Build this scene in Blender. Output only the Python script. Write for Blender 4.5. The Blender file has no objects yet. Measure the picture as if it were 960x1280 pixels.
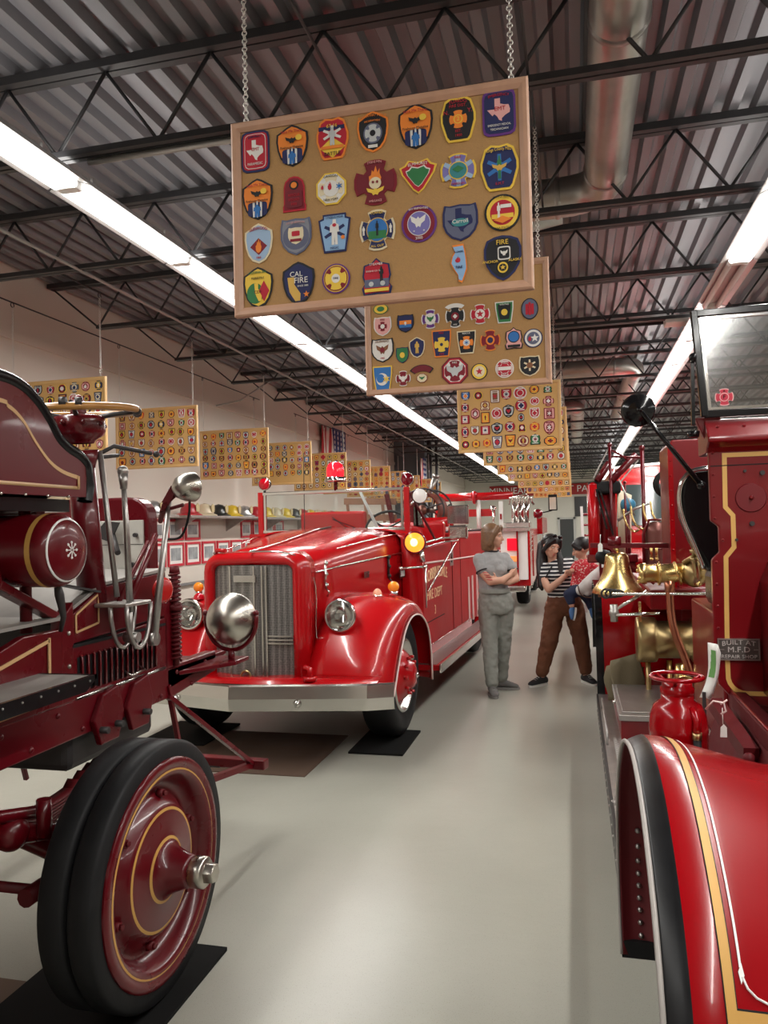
import bpy, bmesh, math, random
from mathutils import Vector, Matrix
from math import sin, cos, pi, radians, sqrt
S = bpy.context.scene
COL = S.collection
V = Vector
rnd = random.Random(7)

# ------------------------------------------------ camera, world, lights, exposure
cam_d = bpy.data.cameras.new('camera'); cam = bpy.data.objects.new('camera', cam_d); COL.objects.link(cam)
cam_d.sensor_fit = 'VERTICAL'; cam_d.sensor_height = 24.0; cam_d.lens = 24.0 * 961 / 1280
cam_d.clip_start = 0.05; cam_d.clip_end = 200
_y, _p, _r = radians(13.9), radians(1.26), radians(1.42)
_f = V((-sin(_y)*cos(_p), cos(_y)*cos(_p), sin(_p))); _r0 = V((cos(_y), sin(_y), 0)); _u0 = _r0.cross(_f)
_rt = _r0*cos(_r) - _u0*sin(_r); _up = _u0*cos(_r) + _r0*sin(_r)
cam.matrix_world = Matrix(((_rt.x, _up.x, -_f.x, 0), (_rt.y, _up.y, -_f.y, 0), (_rt.z, _up.z, -_f.z, 1.6), (0, 0, 0, 1)))
S.camera = cam
w = bpy.data.worlds.new('world'); S.world = w; w.use_nodes = True
w.node_tree.nodes['Background'].inputs[0].default_value = (0.9, 0.95, 1, 1)
w.node_tree.nodes['Background'].inputs[1].default_value = 0.05
vs = S.view_settings
vs.view_transform = 'Standard'; vs.look = 'None'; vs.gamma = 1.0; vs.exposure = 0.0
try: vs.use_curve_mapping = False
except Exception: pass
LIGHT_X = (-2.6, 1.22, 5.0)
LIGHT_Z = 3.5
for lx in LIGHT_X:
    for k in range(9):
        y0 = -2.5 + k*4.0
        L = bpy.data.lights.new('tube_light', 'AREA'); L.shape = 'RECTANGLE'; L.size = 0.12; L.size_y = 3.9
        L.energy = 82; L.color = (1.0, 0.98, 0.93)
        o = bpy.data.objects.new('tube_light', L); o.location = (lx, y0 + 2.0, LIGHT_Z - 0.075); COL.objects.link(o)
        L2 = L.copy(); L2.energy = 9; o = bpy.data.objects.new('ceiling_fill', L2); o.location = (lx, y0 + 2.0, LIGHT_Z + 0.09); o.rotation_euler = (pi, 0, 0); COL.objects.link(o)  # upward fill added to brighten deck and upper wall; housings would block it

# ------------------------------------------------ materials
MATS = {}
def mat(name, col, rough=0.5, metal=0.0, coat=0.0, noise=0.0, nscale=8.0, bump=0.0, bscale=60.0, emit=None, es=0.0, spec=0.5):
    if name in MATS: return MATS[name]
    m = bpy.data.materials.new(name); m.use_nodes = True; nt = m.node_tree; b = nt.nodes['Principled BSDF']
    b.inputs['Base Color'].default_value = (*col, 1); b.inputs['Roughness'].default_value = rough
    b.inputs['Metallic'].default_value = metal; b.inputs['Coat Weight'].default_value = coat
    b.inputs['Coat Roughness'].default_value = 0.06; b.inputs['Specular IOR Level'].default_value = spec
    m.diffuse_color = (*col, 1)
    if noise or bump:
        tc = nt.nodes.new('ShaderNodeTexCoord')
    if noise:
        n = nt.nodes.new('ShaderNodeTexNoise'); n.inputs['Scale'].default_value = nscale; n.inputs['Detail'].default_value = 5
        nt.links.new(tc.outputs['Object'], n.inputs['Vector'])
        r = nt.nodes.new('ShaderNodeMapRange'); r.inputs[3].default_value = 1-noise; r.inputs[4].default_value = 1+noise
        nt.links.new(n.outputs['Fac'], r.inputs[0])
        x = nt.nodes.new('ShaderNodeVectorMath'); x.operation = 'SCALE'; x.inputs[0].default_value = col
        nt.links.new(r.outputs[0], x.inputs['Scale']); nt.links.new(x.outputs[0], b.inputs['Base Color'])
        r2 = nt.nodes.new('ShaderNodeMapRange'); r2.inputs[3].default_value = max(rough*0.75, 0.02); r2.inputs[4].default_value = min(rough*1.3, 1)
        nt.links.new(n.outputs['Fac'], r2.inputs[0]); nt.links.new(r2.outputs[0], b.inputs['Roughness'])
    if bump:
        n = nt.nodes.new('ShaderNodeTexNoise'); n.inputs['Scale'].default_value = bscale
        nt.links.new(tc.outputs['Object'], n.inputs['Vector'])
        bp = nt.nodes.new('ShaderNodeBump'); bp.inputs['Strength'].default_value = bump; bp.inputs['Distance'].default_value = 0.005
        nt.links.new(n.outputs['Fac'], bp.inputs['Height']); nt.links.new(bp.outputs[0], b.inputs['Normal'])
    if emit:
        b.inputs['Emission Color'].default_value = (*emit, 1); b.inputs['Emission Strength'].default_value = es
    MATS[name] = m; return m
maroon = mat('maroon paint', (0.105, 0.002, 0.006), 0.28, coat=0.25, spec=.35, noise=0.15, nscale=5)
maroon_d = mat('dull maroon paint', (0.10, 0.005, 0.008), 0.5, coat=0.0, spec=.3, noise=0.3, nscale=12)
red = mat('fire engine red paint', (0.44, 0.004, 0.007), 0.24, coat=0.45, spec=.4, noise=0.08, nscale=4)
red_r = mat('deep red fender paint', (0.29, 0.001, 0.004), 0.22, coat=0.25, spec=.3, noise=0.06, nscale=3)
red_b = mat('red dulled for body side', (0.38, 0.003, 0.006), 0.42, spec=.25, noise=.06, nscale=3)  # copy of the red; dark reflections on the side put into the colour
red_c = mat('shaded red cowl paint', (0.17, 0.002, 0.005), 0.32, coat=0.25, spec=.35, noise=0.12, nscale=6)  # truck red darkened in the colour for the weaker light on the cowl
gold = mat('gold leaf stripe', (0.56, 0.31, 0.075), 0.45, 0.1)
tan = mat('tan stripe', (0.58, 0.36, 0.17), 0.45)
white = mat('white paint', (0.80, 0.80, 0.78), 0.4)
pinkw = mat('pale pinstripe', (0.75, 0.60, 0.56), 0.4)
black = mat('black gloss paint', (0.006, 0.006, 0.007), 0.18, coat=0.15, spec=.3, noise=0.3, nscale=20)
blackm = mat('matt black', (0.009, 0.009, 0.010), 0.6, spec=.25)
leather = mat('black leather', (0.008, 0.008, 0.009), 0.26, spec=.35, bump=0.4, bscale=25)
rubber = mat('black rubber tire', (0.011, 0.011, 0.012), 0.55, spec=.22, noise=0.35, nscale=9, bump=0.15, bscale=30)
chrome = mat('chrome', (0.78, 0.77, 0.75), 0.12, 1.0)
chrome_w = mat('worn chrome', (0.66, 0.64, 0.61), 0.22, 1.0, noise=0.08, nscale=6)
nickel = mat('brushed nickel', (0.50, 0.47, 0.42), 0.28, 1.0, noise=0.15, nscale=8)
steel = mat('grey steel', (0.42, 0.40, 0.38), 0.38, 0.9, noise=0.3, nscale=18)
iron = mat('dark iron', (0.06, 0.055, 0.055), 0.5, 0.6)
brass = mat('polished brass', (0.74, 0.54, 0.22), 0.27, 1.0, noise=0.12, nscale=12)
brass_d = mat('aged brass', (0.42, 0.31, 0.15), 0.33, 1.0, noise=0.3, nscale=14)
copper = mat('copper pipe', (0.45, 0.17, 0.10), 0.3, 1.0, noise=0.25, nscale=10)
amber = mat('amber lens', (0.95, 0.30, 0.02), 0.15, coat=0.5)
amber_lit = mat('lit amber lens', (1, 0.25, 0.02), 0.2, emit=(1, 0.30, 0.03), es=1.5)
amber_hot = mat('lit lamp centre', (1, 0.8, 0.4), 0.2, emit=(1, 0.62, 0.2), es=3.5)
red_lens = mat('red lens', (0.50, 0.003, 0.014), 0.1, coat=0.7)
red_lit = mat('lit red lens', (0.9, 0.02, 0.03), 0.15, coat=0.5, emit=(1, 0.0, 0.025), es=0.75)
red_dk = mat('dark red lens', (0.16, 0.002, 0.01), 0.08, coat=0.7)
wood = mat('varnished wood rim', (0.42, 0.20, 0.05), 0.3, coat=0.4, noise=0.3, nscale=14)
wood_b = mat('brown wood slats', (0.26, 0.13, 0.075), 0.55, noise=0.3, nscale=10)
skin = mat('skin', (0.60, 0.33, 0.23), 0.5)
concrete_dark = mat('floor mat', (0.009, 0.009, 0.009), 0.8, spec=.15)
panel_w = mat('worn white panel', (0.50, 0.48, 0.43), 0.6, noise=0.18, nscale=5)
floorplate = mat('worn grey floorboard', (0.30, 0.28, 0.26), 0.5, 0.3, noise=0.3, nscale=7)
canvas = mat('khaki canvas', (0.16, 0.13, 0.075), 0.8, noise=0.2, nscale=10, bump=0.3, bscale=120)
paper = mat('white paper', (0.80, 0.80, 0.76), 0.7)
green_p = mat('green print', (0.12, 0.30, 0.08), 0.7)
def flat(c, r=0.75):
    n = 'thread %02x%02x%02x' % tuple(int(min(max(q, 0), 1)*255) for q in c)
    return mat(n, c, r)

def glassmat(name, tint=(0.9, 0.95, 0.95), alpha=0.12, rough=0.02):
    m = bpy.data.materials.new(name); m.use_nodes = True; nt = m.node_tree
    for n in list(nt.nodes): nt.nodes.remove(n)
    o = nt.nodes.new('ShaderNodeOutputMaterial'); mx = nt.nodes.new('ShaderNodeMixShader'); t = nt.nodes.new('ShaderNodeBsdfTransparent')
    g = nt.nodes.new('ShaderNodeBsdfGlossy'); g.inputs['Roughness'].default_value = rough; t.inputs[0].default_value = (*tint, 1)
    fr = nt.nodes.new('ShaderNodeFresnel'); fr.inputs[0].default_value = 1.5
    ad = nt.nodes.new('ShaderNodeMath'); ad.operation = 'ADD'; ad.inputs[1].default_value = alpha; ad.use_clamp = True
    nt.links.new(fr.outputs[0], ad.inputs[0]); nt.links.new(ad.outputs[0], mx.inputs[0])
    nt.links.new(t.outputs[0], mx.inputs[1]); nt.links.new(g.outputs[0], mx.inputs[2]); nt.links.new(mx.outputs[0], o.inputs[0])
    return m
glass = glassmat('windshield glass', alpha=0.0)
lens_glass = glassmat('lamp lens glass', (0.95, 0.95, 0.93), 0.18, 0.1)

# ------------------------------------------------ mesh builder
class G:
    def __init__(s): s.v = []; s.f = []; s.m = []; s.k = 0; s.sm = []; s.M = None
    def mat(s, k): s.k = k; return s
    def _add(s, vs, fs, smooth=True):
        b = len(s.v)
        for p in vs:
            p = V(p); s.v.append(s.M @ p if s.M else p)
        for f in fs: s.f.append([b+i for i in f]); s.m.append(s.k); s.sm.append(smooth)
        return s
    def box(s, x0, x1, y0, y1, z0, z1):
        vs = [(x, y, z) for x in (x0, x1) for y in (y0, y1) for z in (z0, z1)]
        return s._add(vs, [(0,1,3,2), (4,6,7,5), (0,4,5,1), (2,3,7,6), (0,2,6,4), (1,5,7,3)], False)
    def bar(s, p0, p1, wd, ht, up=(0, 0, 1)):
        p0, p1 = V(p0), V(p1); d = (p1-p0).normalized(); u = V(up)
        if abs(d.dot(u)) > 0.98: u = V((0, 1, 0))
        sd = d.cross(u).normalized()*wd/2; u = sd.cross(d).normalized()*ht/2
        vs = [p+a*sd+b*u for p in (p0, p1) for a, b in ((-1,-1), (1,-1), (1,1), (-1,1))]
        return s._add(vs, [(3,2,1,0), (4,5,6,7), (0,1,5,4), (1,2,6,5), (2,3,7,6), (3,0,4,7)], False)
    def cone(s, p0, p1, r0, r1=None, n=16, cap=True):
        r1 = r0 if r1 is None else r1
        p0, p1 = V(p0), V(p1); d = (p1-p0).normalized(); a = d.orthogonal().normalized(); b = d.cross(a)
        vs = [p+(a*cos(2*pi*i/n)+b*sin(2*pi*i/n))*r for p, r in ((p0, r0), (p1, r1)) for i in range(n)]
        s._add(vs, [(i, (i+1) % n, n+(i+1) % n, n+i) for i in range(n)])
        if cap: s._add(vs, [tuple(range(n))[::-1], tuple(range(n, 2*n))], False)
        return s
    def tube(s, pts, r, n=8, closed=False, cap=True):
        pts = [V(p) for p in pts]; N = len(pts); rs = r if isinstance(r, (list, tuple)) else [r]*N
        vs = []; a = None
        for i, p in enumerate(pts):
            if closed: d = pts[(i+1) % N]-pts[i-1]
            else: d = pts[min(i+1, N-1)]-pts[max(i-1, 0)]
            d.normalize()
            a = d.orthogonal().normalized() if a is None else (a-d*a.dot(d)).normalized()
            b = d.cross(a)
            vs += [p+(a*cos(2*pi*j/n)+b*sin(2*pi*j/n))*rs[i] for j in range(n)]
        fs = [(i*n+j, i*n+(j+1) % n, ((i+1) % N)*n+(j+1) % n, ((i+1) % N)*n+j) for i in range(N if closed else N-1) for j in range(n)]
        s._add(vs, fs)
        if cap and not closed: s._add(vs, [tuple(range(n))[::-1], tuple(range((N-1)*n, N*n))], False)
        return s
    def lathe(s, prof, o, ax, n=32, mats=None):
        o = V(o); ax = V(ax).normalized(); a = ax.orthogonal().normalized(); b = ax.cross(a); P = len(prof)
        vs = [o+ax*h+(a*cos(2*pi*i/n)+b*sin(2*pi*i/n))*r for r, h in prof for i in range(n)]
        base = len(s.v); s._add(vs, [])
        for j in range(P-1):
            for i in range(n):
                s.f.append([base+j*n+i, base+j*n+(i+1) % n, base+(j+1)*n+(i+1) % n, base+(j+1)*n+i])
                s.m.append(mats[j] if mats else s.k); s.sm.append(True)
        return s
    def sph(s, c, r, n=16, m=10, half=None):
        r = r if isinstance(r, (list, tuple)) else (r, r, r); c = V(c); vs = []
        for j in range(m+1):
            t = pi*j/m
            for i in range(n):
                q = 2*pi*i/n; vs.append(c+V((r[0]*sin(t)*cos(q), r[1]*sin(t)*sin(q), r[2]*cos(t))))
        return s._add(vs, [(j*n+i, (j+1)*n+i, (j+1)*n+(i+1) % n, j*n+(i+1) % n) for j in range(m) for i in range(n)])
    def dome(s, c, ax, r, h, n=24, m=7):
        return s.lathe([(r*cos(pi/2*j/m)+1e-4, h*sin(pi/2*j/m)) for j in range(m+1)], c, ax, n)
    def prism(s, poly, ax, a0, a1, smooth=False):
        n = len(poly)
        def P(u, v, a): return {'x': (a, u, v), 'y': (u, a, v), 'z': (u, v, a)}[ax]
        vs = [P(u, v, a) for a in (a0, a1) for u, v in poly]
        s._add(vs, [(i, (i+1) % n, n+(i+1) % n, n+i) for i in range(n)], smooth)
        return s._add(vs, [tuple(range(n))[::-1], tuple(range(n, 2*n))], False)
    def grid(s, rows, closed=False, smooth=True):
        n = len(rows[0]); vs = [p for r in rows for p in r]
        return s._add(vs, [(i*n+j, i*n+(j+1) % n, (i+1)*n+(j+1) % n, (i+1)*n+j) for i in range(len(rows)-1) for j in range(n if closed else n-1)], smooth)
    def loft(s, rings, cap=True, smooth=True):
        s.grid(rings, True, smooth)
        if cap:
            s._add(rings[0], [tuple(range(len(rings[0])))], False); s._add(rings[-1], [tuple(range(len(rings[-1])))], False)
        return s
    def torus(s, c, ax, R, r, n=32, m=8):
        c = V(c); ax = V(ax).normalized(); a = ax.orthogonal().normalized(); b = ax.cross(a)
        return s.tube([c+(a*cos(2*pi*i/n)+b*sin(2*pi*i/n))*R for i in range(n)], r, m, True)
    def build(s, name, mats, parent=None, thick=0, bevel=0, sub=0, remesh=0, off=1, away=None, disp=0):
        O = OFF.get(parent.name, V((0, 0, 0))) if parent else V((0, 0, 0))
        me = bpy.data.meshes.new(name); bm = bmesh.new()
        bv = [bm.verts.new(p-O) for p in s.v]
        for f, k, q in zip(s.f, s.m, s.sm):
            try: F = bm.faces.new([bv[i] for i in f]); F.material_index = k; F.smooth = q
            except ValueError: pass
        bmesh.ops.remove_doubles(bm, verts=bm.verts, dist=1e-5)
        bmesh.ops.dissolve_degenerate(bm, edges=bm.edges, dist=1e-6)
        if not thick: bmesh.ops.recalc_face_normals(bm, faces=bm.faces)
        if away:
            bm.normal_update(); aw = V(away)-O
            for F in bm.faces:
                if F.normal.dot(F.calc_center_median()-aw) < 0: F.normal_flip()
        bm.to_mesh(me); bm.free()
        for m in (mats if isinstance(mats, (list, tuple)) else [mats]): me.materials.append(m)
        o = bpy.data.objects.new(name, me); COL.objects.link(o)
        if parent:
            o.parent = parent; OFF[o.name] = O
        if remesh:
            md = o.modifiers.new('r', 'REMESH'); md.mode = 'VOXEL'; md.voxel_size = remesh; md.use_smooth_shade = True
            md = o.modifiers.new('s', 'SMOOTH'); md.factor = 0.5; md.iterations = 4
        if disp:
            tx = bpy.data.textures.new('folds', 'CLOUDS'); tx.noise_scale = .055; tx.noise_depth = 2
            md = o.modifiers.new('d', 'DISPLACE'); md.texture = tx; md.strength = disp; md.mid_level = .5; md.texture_coords = 'LOCAL'
        if thick:
            md = o.modifiers.new('t', 'SOLIDIFY'); md.thickness = thick; md.offset = off
        if bevel:
            md = o.modifiers.new('b', 'BEVEL'); md.width = bevel; md.segments = 2; md.limit_method = 'ANGLE'; md.angle_limit = radians(40)
        if sub:
            md = o.modifiers.new('u', 'SUBSURF'); md.levels = sub; md.render_levels = sub
        return o
OFF = {}
def tag(o, label, cat, group=None):
    o['label'] = label; o['category'] = cat
    if group: o['group'] = group
    return o
def thing(name, label, cat, loc, rz=0, group=None, local=False):
    o = bpy.data.objects.new(name, None); COL.objects.link(o); o.location = loc; o.rotation_euler = (0, 0, radians(rz))
    o.empty_display_size = 0.1
    OFF[o.name] = V((0, 0, 0)) if local else V(loc)
    return tag(o, label, cat, group)
def struct(o): o['kind'] = 'structure'; return o
def copy_tree(o, parent=None):
    c = o.copy(); COL.objects.link(c)
    if parent: c.parent = parent
    for ch in [q for q in bpy.data.objects if q.parent == o]: copy_tree(ch, c)
    return c
def kids(o): return [q for q in bpy.data.objects if q.parent == o]
def txt(s, size, m, parent, loc, face, name='lettering', ext=0.001, sx=1.0, arc=0, spacing=1.0, label=None):
    """real raised lettering; face: '-y' reads from -Y, '+x' reads from +X"""
    c = bpy.data.curves.new('t', 'FONT'); c.body = s; c.size = size; c.extrude = ext; c.align_x = 'CENTER'; c.align_y = 'CENTER'; c.space_character = spacing
    c.resolution_u = 3
    t = bpy.data.objects.new('t', c); COL.objects.link(t)
    me = bpy.data.meshes.new_from_object(t.evaluated_get(bpy.context.evaluated_depsgraph_get()))
    COL.objects.unlink(t); bpy.data.objects.remove(t)
    O = OFF.get(parent.name, V((0, 0, 0))) if parent else V((0, 0, 0))
    for v in me.vertices:
        x, y, z = v.co; x *= sx
        if arc: y += arc*(1-(x/(size*len(s)*0.3*sx))**2)*size
        p = V((x, -z, y)) if face == '-y' else V((z, x, y))
        v.co = V(loc) + p - O
    me.materials.clear(); me.materials.append(m)
    o = bpy.data.objects.new(name, me); COL.objects.link(o)
    if parent: o.parent = parent; OFF[o.name] = O
    if label: o['label'] = label
    return o
def arcpts(cy, cz, r, a0, a1, n=12): return [(cy+r*cos(radians(a0+(a1-a0)*i/n)), cz+r*sin(radians(a0+(a1-a0)*i/n))) for i in range(n+1)]
def smooth_path(P, n=4):
    out = []
    for i in range(len(P)-1):
        p0, p1, p2, p3 = [V(P[min(max(j, 0), len(P)-1)]) for j in (i-1, i, i+1, i+2)]
        for k in range(n):
            t = k/n; out.append(0.5*((2*p1)+(p2-p0)*t+(2*p0-5*p1+4*p2-p3)*t*t+(3*p1-p0-3*p2+p3)*t**3))
    out.append(V(P[-1])); return out
# ================================================= THE ROOM
XL, XR, Y0, Y1, ZC = -4.97, 8.6, -4.0, 36.0, 4.08
def floor_mat():
    m = bpy.data.materials.new('speckled epoxy floor'); m.use_nodes = True; nt = m.node_tree; b = nt.nodes['Principled BSDF']
    tc = nt.nodes.new('ShaderNodeTexCoord')
    n1 = nt.nodes.new('ShaderNodeTexNoise'); n1.inputs['Scale'].default_value = 0.9; n1.inputs['Detail'].default_value = 6
    n2 = nt.nodes.new('ShaderNodeTexVoronoi'); n2.inputs['Scale'].default_value = 70
    n3 = nt.nodes.new('ShaderNodeTexNoise'); n3.inputs['Scale'].default_value = 260
    for n in (n1, n2, n3): nt.links.new(tc.outputs['Object'], n.inputs['Vector'])
    r1 = nt.nodes.new('ShaderNodeValToRGB'); r1.color_ramp.elements[0].position = 0.35; r1.color_ramp.elements[1].position = 0.7
    r1.color_ramp.elements[0].color = (0.36, 0.355, 0.305, 1); r1.color_ramp.elements[1].color = (0.42, 0.415, 0.36, 1)
    r2 = nt.nodes.new('ShaderNodeValToRGB'); r2.color_ramp.elements[0].position = 0.06; r2.color_ramp.elements[1].position = 0.10
    r2.color_ramp.elements[0].color = (0.62, 0.6, 0.56, 1); r2.color_ramp.elements[1].color = (1, 1, 1, 1)
    r3 = nt.nodes.new('ShaderNodeValToRGB'); r3.color_ramp.elements[0].position = 0.62; r3.color_ramp.elements[1].position = 0.70
    r3.color_ramp.elements[0].color = (1, 1, 1, 1); r3.color_ramp.elements[1].color = (0.72, 0.7, 0.64, 1)
    nt.links.new(n1.outputs['Fac'], r1.inputs[0]); nt.links.new(n2.outputs['Distance'], r2.inputs[0]); nt.links.new(n3.outputs['Fac'], r3.inputs[0])
    a = nt.nodes.new('ShaderNodeMixRGB'); a.blend_type = 'MULTIPLY'; a.inputs[0].default_value = 1
    c = nt.nodes.new('ShaderNodeMixRGB'); c.blend_type = 'MULTIPLY'; c.inputs[0].default_value = 1
    nt.links.new(r1.outputs[0], a.inputs[1]); nt.links.new(r2.outputs[0], a.inputs[2]); nt.links.new(a.outputs[0], c.inputs[1]); nt.links.new(r3.outputs[0], c.inputs[2])
    nt.links.new(c.outputs[0], b.inputs['Base Color']); b.inputs['Roughness'].default_value = 0.30; b.inputs['Specular IOR Level'].default_value = 0.35
    n4 = nt.nodes.new('ShaderNodeTexNoise'); n4.inputs['Scale'].default_value = 14; n4.inputs['Detail'].default_value = 3
    bp = nt.nodes.new('ShaderNodeBump'); bp.inputs['Strength'].default_value = 0.12; bp.inputs['Distance'].default_value = 0.01
    nt.links.new(tc.outputs['Object'], n4.inputs['Vector']); nt.links.new(n4.outputs['Fac'], bp.inputs['Height']); nt.links.new(bp.outputs[0], b.inputs['Normal'])
    return m
wallm = mat('off white wall paint', (0.66, 0.60, 0.53), 0.8, noise=0.03, nscale=2)
wallb = mat('cream back wall paint', (0.62, 0.60, 0.53), 0.8)
deckm = mat('grey painted roof deck', (0.19, 0.185, 0.20), 0.36, 0.25, noise=0.15, nscale=1.5)
joistm = mat('dark grey joist paint', (0.035, 0.034, 0.037), 0.5, noise=0.1, nscale=3)
galv = mat('galvanised duct', (0.46, 0.44, 0.41), 0.36, 0.85, noise=0.3, nscale=5)
condm = mat('conduit', (0.42, 0.40, 0.38), 0.4, 0.7)
struct(G().box(XL-.2, XR+.2, Y0-.2, Y1+.2, -.2, 0).build('floor', floor_mat()))
struct(G().box(XL-.2, XL, Y0, Y1, 0, ZC+.3).build('wall_left', wallm))
struct(G().box(XR, XR+.2, Y0, Y1, 0, ZC+.3).build('wall_right', wallm))
struct(G().box(XL-.2, XR+.2, Y1, Y1+.2, 0, ZC+.3).build('wall_back', wallb))
struct(G().box(XL-.2, XR+.2, Y0-.2, Y0, 0, ZC+.3).build('wall_front', wallm))
# precast ledge band high on the left wall and shallow joint
struct(G().box(XL, XL+.03, Y0, Y1, 3.42, 3.50).build('trim_1', wallm))
struct(G().box(XL, XL+.045, Y0, Y1, 0.93, 0.96).build('trim_2', mat('grey rail', (0.2, 0.2, 0.2), 0.5)))
struct(G().box(XL+.01, XL+.9, 21.4, 21.7, 0, ZC).build('wall_partition', mat('shaded partition', (0.12, 0.13, 0.15), 0.7)))  # dark tone stands in for the shade on this cross wall
# corrugated roof deck, ribs run along Y
g = G(); xs = []; p = 0.155; x = XL-.1
while x < XR+.1:
    xs += [(x, 0), (x+.055, 0), (x+.075, .05), (x+.135, .05)]; x += p
g.grid([[(a, Y0-.1, ZC+b) for a, b in xs], [(a, Y1+.1, ZC+b) for a, b in xs]], smooth=False)
o = struct(g.build('ceiling', deckm, thick=.004)); 
# steel joists every 1.5 m
def joist():
    t = thing('roof_joist', 'dark grey open-web steel joist crossing the hall under the corrugated deck', 'roof joist', (0, 0, 0), group='open-web joists under the roof deck', local=True)
    g = G()
    for s in (-1, 1):
        g.bar((XL+.02, s*.028, 4.055), (XR-.02, s*.028, 4.055), .045, .045)
    g.build('top_chord', joistm, t)
    g = G()
    for s in (-1, 1): g.bar((XL+.55, s*.022, 3.615), (XR-.55, s*.022, 3.615), .032, .032)
    g.build('bottom_chord', joistm, t)
    g = G(); a = XL+.55; pts = [(XL+.05, 0, 4.04), (a, 0, 3.62)]; k = 0
    while a < XR-.85:
        a += .3; k += 1; pts.append((a, 0, 4.035 if k % 2 else 3.625))
    pts.append((XR-.05, 0, 4.04))
    for q in range(len(pts)-1): g.cone(pts[q], pts[q+1], .010, n=6)
    g.build('web', joistm, t); return t
j0 = joist(); j0.location = (0, 2.03, 0)
NTH = 'first second third fourth fifth sixth seventh eighth ninth tenth eleventh twelfth thirteenth fourteenth fifteenth sixteenth seventeenth eighteenth nineteenth twentieth twenty-first twenty-second twenty-third twenty-fourth twenty-fifth twenty-sixth twenty-seventh twenty-eighth'.split()
for k in range(-3, 23):
    c = j0 if k == 0 else copy_tree(j0); c.location = (0, 2.03+1.5*k, 0)
    c['label'] = ('dark grey open-web roof joist, %s in view counted from the top of the picture' % NTH[k-1]) if k > 0 else 'dark grey open-web roof joist overhead, %s behind the front view edge' % NTH[-k]
# light conduit / sprinkler runs along the ceiling
def run(label, name, m, pts, r, cat, group=None, n=8):
    return tag(G().tube(pts, r, n).build(name, m), label, cat, group)
run('thin grey conduit running down the hall above the left-wall corkboards', 'conduit', condm, [(-3.55, -1, 3.60), (-3.55, 33, 3.60)], .012, 'pipe')
run('straight grey sprinkler pipe crossing above the first aisle corkboard', 'sprinkler_pipe', condm, [(-2.45, 3.56, 3.585), (-.2, 3.56, 3.585)], .017, 'pipe')
run('thin grey sprinkler pipe beneath the joists, left of the second aisle board', 'sprinkler_pipe', condm, [(-1.55, 5.06, 3.585), (-.6, 5.06, 3.585)], .015, 'pipe')
run('black sprinkler main crossing between joists above the third aisle corkboard', 'sprinkler_pipe', blackm, [(-.7, 8.7, 3.76), (XR, 8.7, 3.76)], .04, 'pipe')
run('grey pipe bracket with bent end hanging from the joists near the left wall', 'pipe_bracket', condm, [(-4.6, 9.4, 3.30), (-4.3, 9.5, 3.36), (-3.9, 9.6, 3.62)], .012, 'pipe')
for k, (a, b) in enumerate(((9.7, 'just left of'), (10.0, 'just right of'))):
    pass
tb = thing('junction_box', 'small white junction box fixed under the ceiling above the right truck windshield', 'electrical box', (1.05, 8.1, 3.58))
G().box(.93, 1.17, 8.0, 8.2, 3.56, 3.64).build('cover', white, tb, bevel=.01); G().tube([(1.17, 8.1, 3.6), (1.5, 8.15, 3.63), (2.2, 8.15, 3.62)], .008, 6).build('cable', blackm, tb)
# vertical pipes at the partition
for i, (px, q) in enumerate(((-3.9, 'thicker'), (-3.7, 'thinner'))):
    run('%s grey pipe standing upright beside the far end of the left wall' % q, 'standpipe', joistm, [(px, 21.2, 0.01), (px, 21.2, 4.05)], .07-.03*i, 'pipe')
# galvanised spiral ducts
def duct(label, pts, r, rings, loc):
    t = thing('spiral_duct', label, 'air duct', loc, group=None)
    G().tube(pts, r, 28).build('duct_pipe', galv, t)
    for c, ax in rings: G().lathe([(r, -.02), (r+.008, -.012), (r+.008, .012), (r, .02)], c, ax, 28).build('joint_band', steel, t)
    return t
def elbow(p, c, q, n=6):
    return [tuple(V(p)*(1-t)**2+V(c)*2*t*(1-t)+V(q)*t*t) for t in [i/n for i in range(n+1)]]
zD = 3.87
duct('big round galvanised duct running overhead to the right of the first aisle corkboard', [(.26, -2, zD)]+elbow((.26, 5.15, zD), (.26, 5.45, zD), (-.05, 5.45, zD))+[(-.6, 5.45, zD), (-1.2, 5.45, zD)], .133,
     [((.26, 1.2, zD), (0, 1, 0)), ((.26, 3.55, zD), (0, 1, 0)), ((.26, 5.1, zD), (0, 1, 0)), ((-.05, 5.45, zD), (1, 0, 0))], (.26, 3, zD))
g = G(); g.loft([[(-.02+.0*cos(a), 5.72+.05*cos(a), 3.84+.05*sin(a)) for a in [i*pi/6 for i in range(12)]], [(-.9, 5.75+.12*cos(a), 3.80+.13*sin(a)) for a in [i*pi/6 for i in range(12)]]])
g.build('tapered_duct', galv, [q for q in bpy.data.objects if q.name == 'spiral_duct'][0])
duct('round galvanised duct that crosses behind the second aisle corkboard and turns away down the hall', [(-1.6, 11.6, zD), (.6, 11.6, zD)]+elbow((.65, 11.6, zD), (.93, 11.6, zD), (.93, 11.9, zD))+[(.93, 15, zD), (.93, 17.0, zD)], .125,
     [((.62, 11.6, zD), (1, 0, 0)), ((.93, 11.95, zD), (0, 1, 0)), ((-.4, 11.6, zD), (1, 0, 0)), ((.93, 14.2, zD), (0, 1, 0))], (0, 11.6, zD))
duct('short far galvanised duct with segmented elbow, left of the longer far duct', [(-.5, 15.4, zD), (-.1, 15.4, zD)]+elbow((-.05, 15.4, zD), (.12, 15.4, zD), (.12, 15.6, zD))+[(.12, 21, zD)], .14,
     [((.12, y, zD), (0, 1, 0)) for y in (15.7, 16.5, 17.4, 18.4, 19.6)], (0, 15.4, zD))
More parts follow.
